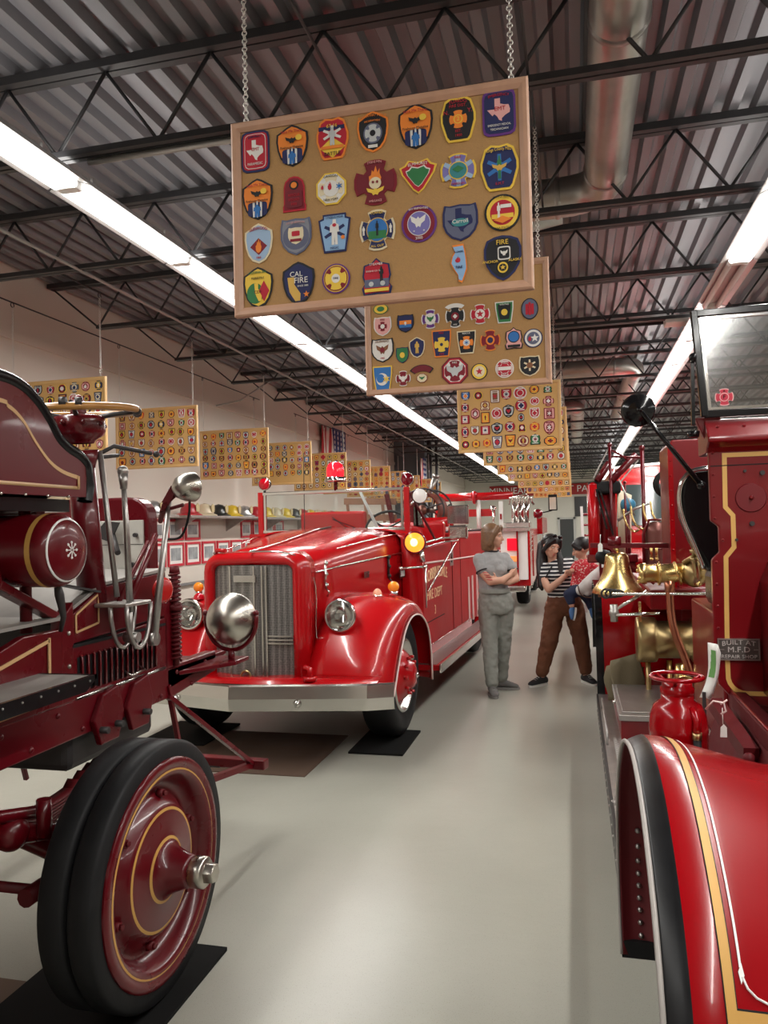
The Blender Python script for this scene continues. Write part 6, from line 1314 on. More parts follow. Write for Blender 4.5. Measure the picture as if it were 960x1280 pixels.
G().grid(rows).build('brass_name_label', mat('brown brass label', (.20, .13, .04), .4, .7), body, thick=.0015)
G().tube([EC+V((.035, -.06, .56)), EC+V((.045, -.085, .53)), EC+V((.042, -.094, .49))], .012, 8).build('hose_elbow', red_r, ex)
G().tube([EC+V((.042, -.096, .49)), EC+V((.042, -.098, .3)), EC+V((.03, -.10, .1))], .012, 8).build('rubber_hose', blackm, ex)
G().cone(EC+V((.042, -.095, .475)), EC+V((.042, -.097, .495)), .015, n=10).build('hose_ferrule', brass_d, ex)
tp = EC+V((.10, -.04, .56))
G().tube([EC+V((.08, -.02, .55)), tp+V((.0, 0, .02)), tp+V((.03, 0, .015)), tp+V((.035, 0, -.01)), tp+V((.02, 0, -.02))], .0035, 6).tube([tp+V((.02, 0, .01)), tp+V((.04, 0, .025))], .003, 6).build('tie_string', pinkw, ex)
tg = thing('paper_tag', 'small white tag on a string beside the red extinguisher', 'tag', tp)
G().tube([tp+V((.025, 0, 0)), tp+V((.025, 0, -.05))], .0015, 5).build('string', paper, tg); G().prism([(tp.x+.016, tp.z-.09), (tp.x+.036, tp.z-.09), (tp.x+.036, tp.z-.06), (tp.x+.028, tp.z-.05), (tp.x+.018, tp.z-.06)], 'y', tp.y-.001, tp.y+.001).build('card', paper, tg)
# green and white leaflet
lf = thing('leaflet', 'curled white and green leaflet stuck upright behind the extinguisher', 'leaflet', (.42, 2.95, .9))
rows = []
for k in range(9):
    z = .97+.024*k; cv = .012*sin(k*.5); rows.append([(.415+.006*k+cv, 2.95+.004*k, z), (.437+.006*k+cv, 2.945, z), (.452+.006*k+cv*.6+(-.012 if k > 7 else 0), 2.955, z-(.01 if k < 8 else .004))])
G().grid(rows).build('paper_sheet', paper, lf, thick=.001)
rows = [[(x0+.003, y0-.004, z0) if i == 0 else (x0-.002, y0-.004, z0) for i, (x0, y0, z0) in enumerate(r[:2])] for r in rows[3:8]]
G().grid(rows).build('green_print', green_p, lf)
G().bar((.43, 2.95, .46), (.43, 2.95, .99), .012, .012).build('leaflet_holder', iron, RT)
# khaki canvas folded over the board
kc = thing('canvas_bag', 'folded khaki canvas tarp leaning on the running board behind the toolbox', 'canvas', (.25, 5.1, .46))
for i, (dx, dy) in enumerate(((0, 0), (-.035, .06), (.02, .10))):
    rows = []
    for k in range(7):
        t = k/6; rows.append([(.20+dx+.20*u*(1-.1*t)+.012*sin(5*u+k+i), 5.08+dy+.03*sin(3*u+i)+.05*t, .463+(.26-.05*i)*t+.05*u*t) for u in (0, .3, .6, 1.0)])
    G().grid(rows).build('canvas_fold', canvas, kc, thick=.02)

# ================================================= tubular ladder rig behind the right truck
LR = thing('ladder_rig_truck', 'maroon ladder truck with tall tubular frame and brass hooks behind the right truck', 'fire truck', (.9, 8.2, 0))
G().box(.22, 1.6, 7.05, 10.2, .55, 1.0).build('truck_body', red_c, LR, bevel=.02)
G().box(.30, 1.5, 7.2, 10.0, 1.0, 1.28).build('body_deck', red, LR, bevel=.03)
for x, y in ((.30, 7.6), (.30, 9.7)): pneu_wheel(LR, x, y, .46, -1, rimm=red_c)
for x, y in ((1.5, 7.6), (1.5, 9.7)): pneu_wheel(LR, x, y, .46, 1, rimm=red_c)
G().cone((.165, 7.0, 1.30), (.165, 7.0, 1.94), .052, n=20).sph((.165, 7.0, 1.94), (.052, .052, .03), 16, 8).build('red_cylinder', red, LR)
G().cone((.26, 7.05, 1.30), (.26, 7.05, 1.92), .045, n=16).cone((.32, 7.05, 1.30), (.32, 7.05, 1.9), .035, n=16).build('red_cylinder', red_c, LR)
G().box(.12, .40, 6.96, 7.12, 1.86, 1.97).build('black_clamp', blackm, LR, bevel=.02)
G().box(.10, .52, 6.92, 7.10, 1.26, 1.33).build('cross_beam', maroon, LR, bevel=.01)
G().box(.20, .50, 6.96, 7.16, .98, 1.27).build('beam_pedestal', maroon, LR)
G().bar((.19, 6.93, 1.90), (.27, 6.93, 1.55), .02, .015).bar((.22, 6.93, 1.90), (.32, 6.93, 1.5), .03, .015).build('black_strap', black, LR)
G().box(.215, .24, 6.90, 6.91, 1.22, 1.34).build('white_handle', white, LR)
for x, y, z1, r in ((.315, 6.95, 2.28, .014), (.58, 6.95, 2.24, .018), (.43, 6.95, 1.95, .010)):
    G().cone((x, y, 1.0), (x, y, z1), r, n=10).sph((x, y, z1), r*1.5, 8, 6).build('upright_post', maroon, LR)
G().tube([(.315, 6.95, 2.18), (.58, 6.95, 2.16)], .010, 8).tube([(.315, 6.95, 2.24), (.42, 6.94, 2.18), (.46, 6.94, 2.14)], .010, 8).build('top_rail', maroon, LR)
G().cone((.20, 6.96, 1.97), (.31, 7.02, 2.13), .03, n=12).cone((.32, 6.96, 1.97), (.54, 7.05, 2.19), .032, n=12).build('diagonal_tube', maroon, LR)
G().bar((.17, 7.0, 2.0), (.31, 7.0, 2.26), .02, .012).bar((.40, 7.0, 1.96), (.60, 7.0, 2.20), .018, .012).build('steel_link', steel, LR)
G().tube([(.38, 6.9, 1.98), (.46, 6.9, 1.78), (.50, 6.9, 1.66)], .006, 6).tube([(.36, 6.9, 1.62), (.50, 6.9, 1.72), (.62, 6.9, 1.76)], .012, 8).build('linkage_arm', steel, LR)
for k, (x, z) in enumerate(((.41, 1.74), (.47, 1.76), (.57, 1.78), (.63, 1.80))):
    g = G(); pts = smooth_path([(x, 6.88, z-.02), (x+.005, 6.87, z-.10), (x+.03, 6.86, z-.17), (x+.08, 6.86, z-.215), (x+.12, 6.86, z-.20)], 4); g.tube(pts, .009, 8); g.build('brass_hook', brass, LR)
bt = G().lathe([(.09, 0), (.09, .42), (.085, .46), (.05, .50), (.001, .51)], (.66, 6.75, 1.10), (0, 0, 1), 28).build('riveted_tank', mat('brown metal tank', (.16, .06, .05), .4, .6), LR)
G().torus((.66, 6.75, 1.38), (0, 0, 1), .091, .006, 28, 6).build('tank_band', maroon, bt)
G().tube([(.55, 6.72, 1.10), (.55, 6.72, 1.50), (.60, 6.72, 1.62), (.72, 6.72, 1.62), (.77, 6.72, 1.50), (.77, 6.72, 1.10)], .012, 8).build('tank_guard', maroon, LR)
for x in (.60, .64, .76): G().cone((x, 6.62, 1.42), (x, 6.62, 1.30), .012, n=8).sph((x, 6.62, 1.30), .016, 8, 6).build('brass_fitting', brass, LR)
G().box(.52, .84, 6.55, 6.95, 1.0, 1.10).build('tank_shelf', maroon, LR)
g = G()
for k in range(11): g.torus((.80, 7.0+.022*k, 1.93), (0, 1, 0), .115-.004*abs(k-5), .012, 32, 6)
g.build('black_hose_coil', blackm, LR)
G().cone((.80, 7.0, 1.20), (.80, 7.0, 1.84), .02, n=8).build('coil_post', maroon, LR)
G().sph((.46, 7.1, 1.76), (.07, .05, .06), 14, 8).build('blue_valve_cap', mat('blue cap', (.04, .22, .38), .4), LR)
G().cone((.46, 7.1, 1.2), (.46, 7.1, 1.74), .015, n=8).build('valve_post', maroon, LR)
G().grid([[(.36, 7.05, 1.30), (.48, 7.3, 1.30)], [(.37, 7.05, 1.9), (.5, 7.3, 1.85)]]).build('pale_panel', mat('cream panel', (.6, .5, .35), .5), LR, thick=.01)
# white ladder with small rungs
ld = thing('ladder', 'white rail of a wooden ladder hanging upright beside the far right truck', 'ladder', (.12, 9.0, 1.3))
G().bar((.10, 9.0, .6), (.08, 9.0, 1.80), .03, .03).bar((.22, 9.2, .6), (.20, 9.2, 1.80), .03, .03).build('ladder_rail', white, ld)
for k in range(9): G().cone((.09, 9.0, .75+.12*k), (.21, 9.2, .75+.12*k), .014, n=8).build('ladder_rung', red_dk, ld)
# modern red cab further along
MC = thing('red_cab_truck', 'bright red enclosed-cab fire truck with white-edged roof, far right behind the ladder rig', 'fire truck', (1.6, 12, 0))
G().prism([(11.4, .6), (11.35, 1.5), (11.6, 2.22), (12.0, 2.42), (16.5, 2.42), (16.5, .6)], 'x', .55, 2.7).build('cab_body', red, MC, bevel=.05)
G().prism([(11.36, 1.56), (11.58, 2.14), (11.57, 2.145), (11.35, 1.565)], 'x', .68, 2.57).build('windshield_pane', mat('dark cab glass', (.05, .07, .07), .1, coat=.3), MC)
G().tube([(.55, 11.62, 2.25), (.60, 11.9, 2.41), (1.6, 11.75, 2.46), (2.65, 11.9, 2.41)], .03, 8).build('white_roof_edge', white, MC)
G().tube([(.60, 11.35, 1.55), (.64, 11.58, 2.16)], .025, 8).build('white_pillar', white, MC)
G().box(.5, 2.75, 11.1, 11.4, .45, .70).build('front_bumper', chrome_w, MC, bevel=.02)
for x, o_ in ((.62, -1), (2.62, 1)):
    for y in (12.3, 15.5): pneu_wheel(MC, x, y, .48, o_)
for x in (.8, 2.4): G().lathe([(.001, -.01), (.09, 0), (.10, .02)], (x, 11.36, 1.0), (0, 1, 0), 20).build('headlamp', lens_glass, MC)
for k in range(3): G().box(1.15, 2.1, 11.33, 11.38, .85+.15*k, .92+.15*k).build('grille_bar', chrome_w, MC)
# far left modern engine seen from the rear
WT = thing('rescue_engine', 'white and red modern fire engine with chrome tubes, rear toward the camera, beyond the women', 'fire engine', (-1.9, 14, 0))
G().box(-3.1, -.80, 14.2, 20.5, .50, 1.52).build('engine_body', red, WT, bevel=.02)
G().box(-3.05, -.84, 14.10, 14.22, .62, 1.52).build('white_tailboard', white, WT, bevel=.01)
G().box(-3.1, -.80, 14.0, 14.35, 1.50, 1.56).build('top_ledge', chrome_w, WT)
G().box(-3.1, -.88, 13.85, 14.25, .42, .52).build('rear_step_bumper', chrome_w, WT, bevel=.02)
for z, m, h_ in ((1.15, red_lit, .22), (.95, mat('orange tail lens', (.9, .3, .1), .3, emit=(1, .4, .1), es=.4), .10)):
    for x in (-1.20, -2.85): G().box(x, x+.19, 14.06, 14.10, z, z+h_).build('tail_lamp', m, WT, bevel=.01)
G().box(-1.22, -.99, 14.06, 14.11, .60, .75).build('white_tail_lamp', white, WT)
G().box(-1.03, -1.00, 14.05, 14.12, .55, 1.5).build('red_corner_stripe', red_r, WT)
for k in range(5): G().box(-.80, -.79, 14.3, 15.0, 1.12+.08*k, 1.15+.08*k).build('side_vent_bar', chrome_w, WT)
for y in (15.1, 16.7, 18.3): G().box(-.80, -.785, y, y+1.45, .62, 1.40).build('side_door', chrome_w if y > 15.2 else red, WT, bevel=.01)
G().box(-.82, -.70, 17.5, 20.5, 1.4, 1.78).build('upper_locker', red_r, WT, bevel=.01)
for y in (15.8, 19.0):
    pneu_wheel(WT, -.92, y, .48, 1, rimm=chrome_w); pneu_wheel(WT, -2.98, y, .48, -1, rimm=chrome_w)
for k, x in enumerate((-1.08, -.98, -.88)): G().cone((x, 14.4+.12*k, 1.66), (x+.01, 14.4+.12*k, 2.02), .055, n=16).sph((x+.01, 14.4+.12*k, 2.02), (.055, .055, .03), 12, 6).build('chrome_suction_tube', chrome_w, WT)
G().box(-1.3, -.80, 14.3, 14.9, 1.56, 1.66).build('tube_tray', chrome_w, WT, bevel=.01)
g = G()
for k in range(7):
    x = -1.16+.055*k; g.tube(smooth_path([(x, 14.3, 1.98), (x+.02, 14.3, 2.10), (x+.07, 14.3, 2.12), (x+.08, 14.3, 2.0)], 3), .016, 6)
g.tube([(-1.15, 14.3, 2.1), (-.85, 14.3, 2.18), (-.72, 14.4, 1.98)], .02, 6).build('chrome_piping', chrome_w, WT)
G().box(-1.33, -1.26, 14.05, 14.12, 1.5, 2.05).build('white_grab_post', white, WT); G().box(-1.31, -1.28, 14.03, 14.05, 1.72, 1.82).build('red_marker_lamp', red_r, WT)
G().tube([(-2.6, 14.5, 2.16), (-1.1, 14.5, 2.17)], .075, 14).build('red_deck_pipe', red, WT)
G().bar((-2.6, 14.6, 1.86), (-1.45, 14.6, 1.86), .08, .14).build('red_deck_rail', red, WT)
for x in (-1.75, -2.4): G().cone((x, 14.5, 1.5), (x, 14.5, 2.12), .04, n=10).build('deck_stanchion', white, WT)
G().torus((-1.82, 14.45, 2.14), (1, 0, 0), .09, .03, 20, 8).sph((-1.82, 14.45, 2.2), .07, 12, 8).build('red_monitor_wheel', red, WT)
G().sph((-1.46, 14.3, 1.93), (.07, .05, .05), 14, 8).cone((-1.46, 14.3, 1.56), (-1.46, 14.3, 1.90), .02, n=8).build('chrome_floodlamp', chrome, WT)
G().tube([(-.80, 19.5, 1.9), (-.55, 19.5, 1.95), (-.45, 19.5, 2.0)], .015, 6).build('mirror_arm', blackm, WT)
G().box(-.62, -.40, 19.46, 19.5, 1.95, 2.35).build('mirror_frame', blackm, WT, bevel=.02); G().box(-.59, -.43, 19.44, 19.46, 1.98, 2.28).build('mirror_glass', mat('mirror glass', (.7, .7, .66), .1, .5), WT)
G().sph((-.72, 16.0, 1.83), .10, 16, 10).build('dark_red_globe', red_dk, WT); G().cone((-.80, 16, 1.76), (-.72, 16.0, 1.8), .02, n=8).build('globe_arm', blackm, WT)
# ================================================= PEOPLE
def caps(g, p0, p1, r0, r1, n=14):
    g.cone(p0, p1, r0, r1, n); g.sph(p0, r0, n, 8); g.sph(p1, r1, n, 8); return g
def limb(g, pts, rs):
    for i in range(len(pts)-1): caps(g, pts[i], pts[i+1], rs[i], rs[i+1])
    return g
def finger(g, p, dirs, lens, r):
    p = V(p)
    for d, l in zip(dirs, lens):
        q = p+V(d).normalized()*l; caps(g, p, q, r, r*.9, 8); p = q; r *= .9
def person(name, label, loc, rz): return thing(name, label, 'person', loc, rz, local=True)
def head(g, c, fwd, up=(0, 0, 1), s=1.0):
    """skull, jaw, nose, ears added to the body mesh; c = skull centre, fwd = gaze"""
    c = V(c); f = V(fwd).normalized(); u = V(up).normalized(); u = (u-f*u.dot(f)).normalized(); r = f.cross(u)
    old = g.M; R = Matrix((( r.x, f.x, u.x, c.x), (r.y, f.y, u.y, c.y), (r.z, f.z, u.z, c.z), (0, 0, 0, 1))); g.M = R @ Matrix.Scale(s, 4)
    g.sph((0, -.01, .02), (.072, .092, .088), 20, 14); g.sph((0, .028, -.035), (.056, .062, .068), 18, 12); g.sph((0, .055, -.085), (.026, .026, .022), 12, 8)
    g.cone((0, .082, .012), (0, .106, -.026), .009, .014, 8); g.sph((0, .104, -.028), (.014, .013, .010), 10, 6)
    g.sph((0, .082, -.052), (.024, .012, .007), 10, 6); g.sph((0, .080, -.064), (.021, .012, .007), 10, 6)
    for s_ in (1, -1): g.sph((s_*.073, -.005, -.008), (.010, .018, .030), 10, 8); g.sph((s_*.03, .074, .022), (.022, .012, .008), 10, 6); g.sph((s_*.038, .056, -.025), (.022, .022, .022), 10, 8)
    g.M = old; return R @ Matrix.Scale(s, 4)
def eyes(R, parent, lip=(.45, .12, .10), brow=(.08, .04, .03)):
    for s_ in (1, -1):
        g = G(); g.M = R; g.sph((s_*.030, .0775, .006), (.012, .008, .0055), 10, 8); e = g.build('eye', mat('eye white', (.7, .66, .62), .3), parent)
        g = G(); g.M = R; g.sph((s_*.030, .0840, .006), (.005, .003, .005), 10, 6); g.build('iris', mat('dark iris', (.03, .02, .015), .2), e)
        g = G(); g.M = R; g.tube([(s_*.014, .087, .024), (s_*.03, .0855, .029), (s_*.047, .074, .024)], .0022, 6); g.build('eyebrow', mat('brow hair', brow, .8), parent)
    g = G(); g.M = R; g.sph((0, .0905, -.056), (.021, .006, .0035), 10, 6); g.sph((0, .089, -.065), (.018, .006, .004), 10, 6); g.build('lips', mat('lips', lip, .5), parent)
def shoe(parent, p, d, m, sole, L=.25, name='shoe'):
    p = V(p); d = V(d).normalized(); s = V((-d.y, d.x, 0)); g = G(); n = 12
    rings = []
    for t, w, h in ((-.08, .028, .05), (-.06, .036, .085), (0, .040, .095), (.05, .042, .075), (.10, .046, .055), (.145, .042, .042), (.17, .025, .025)):
        t *= L/.25
        rings.append([p+d*t+s*w*cos(a)+V((0, 0, .018+max(0, h*(.5+.5*sin(a))-.002))) for a in [2*pi*i/n for i in range(n)]])
    o = g.loft(rings).build(name, m, parent, sub=1)
    rings = []
    for zz in (0.002, .024):
        rings.append([p+d*(.045*L/.25+L*.53*cos(a))+s*(.046*sin(a))+V((0, 0, zz)) for a in [2*pi*i/20 for i in range(20)]])
    G().loft(rings, smooth=False).build('sole', sole, o)
    g = G()
    for k in range(4): g.tube([p+d*(.03+.022*k)+s*.022+V((0, 0, .098-.010*k)), p+d*(.03+.022*k)+V((0, 0, .106-.011*k)), p+d*(.03+.022*k)-s*.022+V((0, 0, .098-.010*k))], .0028, 5)
    g.build('laces', sole if name != 'grey' else m, o)['kind'] = 'stuff'
    return o
def stripe_mat(name, c1, c2, scale, thr=.5, axis=2, tilt=0.0):
    m = bpy.data.materials.new(name); m.use_nodes = True; nt = m.node_tree; b = nt.nodes['Principled BSDF']
    tc = nt.nodes.new('ShaderNodeTexCoord'); sp = nt.nodes.new('ShaderNodeSeparateXYZ'); nt.links.new(tc.outputs['Object'], sp.inputs[0])
    a = nt.nodes.new('ShaderNodeMath'); a.operation = 'MULTIPLY_ADD'; a.inputs[1].default_value = tilt; nt.links.new(sp.outputs[0], a.inputs[0]); nt.links.new(sp.outputs[axis], a.inputs[2])
    mu = nt.nodes.new('ShaderNodeMath'); mu.operation = 'MULTIPLY'; mu.inputs[1].default_value = scale; nt.links.new(a.outputs[0], mu.inputs[0])
    fr = nt.nodes.new('ShaderNodeMath'); fr.operation = 'FRACT'; nt.links.new(mu.outputs[0], fr.inputs[0])
    gt = nt.nodes.new('ShaderNodeMath'); gt.operation = 'GREATER_THAN'; gt.inputs[1].default_value = thr; nt.links.new(fr.outputs[0], gt.inputs[0])
    mx = nt.nodes.new('ShaderNodeMixRGB'); mx.inputs[1].default_value = (*c1, 1); mx.inputs[2].default_value = (*c2, 1); nt.links.new(gt.outputs[0], mx.inputs[0])
    nt.links.new(mx.outputs[0], b.inputs['Base Color']); b.inputs['Roughness'].default_value = .85; return m
def hair_m(n, c): return mat(n, c, .45, noise=.5, nscale=40, bump=.5, bscale=70)
# ---- woman with crossed arms, grey ringer T-shirt and grey trousers (local x right, y away, z up)
W = person('person', 'person in grey ringer T-shirt and grey-green trousers standing with folded arms', (-.755, 7.45, 0), 13.9)
g = G()
limb(g, [(-.025, .02, 1.33), (-.015, .02, 1.43)], [.050, .048])
R1 = head(g, (-.012, .01, 1.505), (.88, -.42, -.10))
g.sph((-.03, .02, 1.17), (.125, .10, .17), 18, 12); g.sph((-.015, .02, .93), (.145, .11, .14), 18, 12)
shA, shB = (-.155, -.02, 1.285), (.10, .06, 1.285)
limb(g, [shA, (-.125, -.06, 1.16), (-.065, -.10, 1.075)], [.048, .044, .037]); limb(g, [(-.065, -.10, 1.075), (.04, -.17, 1.09), (.115, -.15, 1.135)], [.038, .034, .024])
limb(g, [shB, (.165, .0, 1.18), (.185, -.06, 1.09)], [.046, .040, .036]); limb(g, [(.185, -.06, 1.09), (.10, -.115, 1.065), (.0, -.11, 1.085)], [.035, .031, .024])
g.sph((.145, -.14, 1.155), (.036, .022, .038), 12, 8)
for k in range(4): finger(g, (.155+.004*k, -.150+.012*k, 1.185-.014*k), [(.5, .2, .25), (.25, .9, -.1), (-.3, .8, -.3)], [.026, .020, .014], .0088)
finger(g, (.135, -.16, 1.14), [(.3, -.3, .8), (.5, .1, .6)], [.028, .020], .0095)
g.sph((-.03, -.12, 1.10), (.038, .022, .034), 12, 8)
for k in range(4): finger(g, (-.055, -.13+.01*k, 1.125-.016*k), [(-.9, 0, .3), (-.8, .5, .1), (-.2, .9, -.1)], [.024, .02, .014], .0085)
finger(g, (-.02, -.13, 1.125), [(-.2, -.3, .8), (-.5, 0, .5)], [.024, .018], .009)
for s_, ax, ay in ((1, -.075, -.10), (-1, .055, .16)):
    limb(g, [(-.07 if s_ == 1 else .07, .02, .86), (ax*.95, ay*.4, .47), (ax, ay, .10)], [.08, .05, .036])
b1 = g.build('body', skin, W, remesh=.0065); eyes(R1, b1)
tee = mat('grey heather T-shirt', (.30, .30, .30), .9, noise=.12, nscale=60)
g = G(); g.loft([[(cx+rx*cos(a), .02+ry*sin(a), z+dz*cos(a)) for a in [2*pi*i/24 for i in range(24)]] for z, cx, rx, ry, dz in ((.93, -.012, .152, .118, 0), (1.0, -.018, .142, .108, 0), (1.08, -.025, .140, .106, 0), (1.17, -.032, .150, .116, 0), (1.24, -.03, .158, .112, 0), (1.30, -.028, .150, .088, .0), (1.345, -.026, .085, .066, 0), (1.362, -.024, .062, .058, 0))])
limb(g, [shA, (-.135, -.05, 1.19)], [.062, .060]); limb(g, [shB, (.16, .01, 1.19)], [.060, .056])
g.sph((.03, -.045, 1.185), (.075, .058, .065), 14, 10); g.sph((-.06, -.05, 1.185), (.075, .058, .065), 14, 10)
ts = g.build('t_shirt', tee, W, remesh=.009, disp=.014)
blk = mat('black rib trim', (.02, .018, .02), .9)
G().torus((-.024, .02, 1.366), (.06, -.12, 1), .061, .009, 28, 8).build('black_collar', blk, ts)
G().torus((-.132, -.056, 1.172), (.3, -.4, -1), .058, .0075, 24, 8).build('black_cuff', blk, ts); G().torus((.163, .005, 1.172), (.2, -.25, -1), .054, .0075, 24, 8).build('black_cuff', blk, ts)
# temporary red and white marks on the arm
g = G()
for k in range(4): g.tube([(-.115+.012*k-.02, -.118-.006*k, 1.165-.022*k), (-.085+.012*k, -.130-.006*k, 1.160-.022*k)], .004, 6)
g.build('red_arm_stripes', mat('red tattoo', (.5, .05, .06), .6), b1)
trs = mat('grey-green trousers', (.235, .24, .215), .85, noise=.12, nscale=14, bump=1.0, bscale=12)
g = G(); g.loft([[(cx+rx*cos(a), .02+ry*sin(a), z) for a in [2*pi*i/24 for i in range(24)]] for z, cx, rx, ry in ((.99, -.012, .142, .105), (.95, -.008, .156, .118), (.88, .0, .172, .132), (.80, .0, .170, .130), (.76, .0, .150, .115))])
limb(g, [(-.078, .015, .80), (-.075, -.02, .47), (-.075, -.09, .12)], [.098, .078, .062]); limb(g, [(.082, .03, .80), (.07, .08, .47), (.055, .165, .12)], [.096, .076, .060])
tr = g.build('trousers', trs, W, remesh=.010, disp=.024)
G().lathe([(.150, 0), (.153, .02), (.150, .04)], (-.012, .02, .962), (0, 0, 1), 28).build('waistband', trs, tr).scale = (1, .77, 1) if 0 else (1, 1, 1)
gs = mat('grey canvas shoe', (.13, .125, .12), .85)
shoe(W, (-.075, -.10, 0), (.05, -1, 0), gs, mat('grey sole', (.22, .21, .2), .7)); shoe(W, (.055, .165, 0), (1, -.25, 0), gs, mat('grey sole', (.22, .21, .2), .7))
g = G(); g.M = R1
g.sph((0, -.022, .035), (.086, .100, .092), 24, 16)
g.loft([[(rx*cos(a), -.035+ry*sin(a), z) for a in [2*pi*i/20 for i in range(20)]] for z, rx, ry in ((.04, .088, .085), (-.02, .094, .080), (-.08, .097, .075), (-.135, .092, .068), (-.150, .070, .05))])
for s_ in (1, -1): limb(g, [(s_*.04, .060, .090), (s_*.078, .035, .03), (s_*.088, .012, -.08)], [.024, .026, .022])
g.build('hair', hair_m('light brown hair', (.15, .075, .035)), W, remesh=.008)
# ---- woman in striped shirt bending over the child
W2 = person('person', 'person in black and white striped shirt and brown trousers leaning down to a child', (-.155, 7.92, 0), 13.9)
g = G()
limb(g, [(-.07, .0, 1.22), (-.085, -.03, 1.315)], [.050, .047])
R2 = head(g, (-.098, -.045, 1.385), (.40, -.86, -.30), (.28, -.1, 1))
g.sph((-.02, .02, 1.10), (.125, .10, .16), 18, 12); g.sph((.035, .03, .86), (.15, .115, .13), 18, 12)
sA, sB = (-.175, -.02, 1.185), (.095, .05, 1.215)
limb(g, [sA, (-.19, -.08, 1.06), (-.150, -.14, .965)], [.047, .043, .037]); limb(g, [(-.150, -.14, .965), (-.06, -.20, 1.045), (.005, -.22, 1.105)], [.037, .033, .023])
g.sph((.018, -.225, 1.128), (.030, .022, .036), 12, 8)
for k in range(4): finger(g, (.030+.002*k, -.225+.012*k-.02, 1.150-.015*k), [(.8, -.2, .5), (.2, -.3, -.9), (-.7, 0, -.4)], [.026, .022, .014], .0085)
finger(g, (.0, -.24, 1.13), [(.3, -.5, .7), (.8, 0, .3)], [.026, .022], .009)
limb(g, [sB, (.20, .0, 1.09), (.235, -.08, .98)], [.046, .042, .036]); limb(g, [(.235, -.08, .98), (.18, -.16, .93), (.09, -.20, .92)], [.035, .031, .024])
g.sph((.065, -.21, .925), (.036, .03, .022), 12, 8)
for k in range(4): finger(g, (.045, -.215+.014*k-.02, .925), [(-1, -.1, .1), (-.8, 0, .5), (-.3, 0, .9)], [.028, .020, .014], .0085)
finger(g, (.065, -.235, .935), [(-.3, -.6, .6), (-.6, -.2, .6)], [.024, .018], .009)
for hx, kx, ky, ax, ay in ((-.06, -.125, -.02, -.225, -.02), (.13, .19, .03, .235, .03)): limb(g, [(hx, .03, .80), (kx, ky, .45), (ax, ay, .10)], [.085, .055, .038])
b2 = g.build('body', skin, W2, remesh=.0065); eyes(R2, b2, brow=(.02, .015, .015))
stm = stripe_mat('black and white stripes', (.012, .012, .018), (.70, .70, .69), 27, .62)
g = G(); g.loft([[(cx+rx*cos(a), cy+ry*sin(a), z+.03*cos(a)) for a in [2*pi*i/24 for i in range(24)]] for z, cx, cy, rx, ry in ((.83, .03, .03, .158, .120), (.90, .025, .025, .150, .112), (.98, .01, .02, .142, .106), (1.06, -.01, .01, .148, .112), (1.13, -.025, .01, .156, .112), (1.19, -.04, .01, .150, .088), (1.235, -.06, .0, .085, .066), (1.25, -.065, 0, .062, .056))])
limb(g, [sA, (-.192, -.06, 1.10)], [.060, .060]); limb(g, [sB, (.18, .015, 1.12)], [.060, .056]); g.sph((-.08, -.085, 1.09), (.062, .055, .055), 14, 10); g.sph((.02, -.075, 1.10), (.062, .055, .055), 14, 10)
g.build('striped_shirt', stm, W2, remesh=.009, disp=.012)
brn = mat('rust brown trousers', (.135, .045, .018), .85, noise=.15, nscale=10, bump=1.0, bscale=12)
g = G(); g.loft([[(cx+rx*cos(a), .03+ry*sin(a), z) for a in [2*pi*i/24 for i in range(24)]] for z, cx, rx, ry in ((.90, .03, .152, .112), (.86, .035, .168, .125), (.80, .04, .185, .138), (.73, .045, .185, .132), (.69, .045, .16, .115))])
limb(g, [(-.055, .03, .76), (-.13, -.02, .46), (-.215, -.02, .145)], [.105, .088, .066]); limb(g, [(.135, .035, .76), (.19, .03, .46), (.232, .03, .145)], [.105, .086, .066])
g.build('brown_trousers', brn, W2, remesh=.010, disp=.024)
bs_ = mat('black sneaker', (.012, .012, .014), .7); ws_ = mat('white rubber sole', (.65, .64, .6), .6)
shoe(W2, (-.225, -.02, 0), (-.85, -.6, 0), bs_, ws_); shoe(W2, (.24, .03, 0), (.25, -1, 0), bs_, ws_)
hb = hair_m('black hair', (.012, .009, .010)); g = G(); g.M = R2
g.sph((0, -.022, .034), (.085, .100, .092), 24, 16)
for s_ in (1, -1): limb(g, [(s_*.035, .062, .088), (s_*.076, .040, .03), (s_*.086, .02, -.05)], [.022, .024, .022])
g.M = None
limb(g, [(-.172, .02, 1.40), (-.19, -.0, 1.25), (-.205, -.06, 1.12), (-.215, -.09, 1.0), (-.205, -.09, .96)], [.045, .050, .046, .034, .016])
limb(g, [(-.13, .04, 1.40), (-.15, .05, 1.25), (-.17, .06, 1.12)], [.05, .055, .04]); limb(g, [(-.03, .0, 1.36), (-.01, -.04, 1.25), (-.015, -.10, 1.12)], [.03, .038, .022])
g.build('long_dark_hair', hb, W2, remesh=.008)
g = G(); g.M = R2
for s_ in (1, -1): g.sph((s_*.034, .050, .118), (.028, .012, .020), 14, 8)
g.tube([(-.062, .035, .115), (0, .060, .122), (.062, .035, .115)], .004, 6); g.tube([(.062, .035, .115), (.09, -.03, .04)], .003, 6); g.tube([(-.062, .035, .115), (-.09, -.03, .04)], .003, 6)
g.build('sunglasses_on_head', black, W2)
G().tube(smooth_path([(-.10, -.09, 1.19), (-.19, -.11, 1.05), (-.245, -.05, .98), (-.235, .04, 1.06), (-.18, .08, 1.17)], 5), .008, 6).build('bag_strap', blackm, W2)
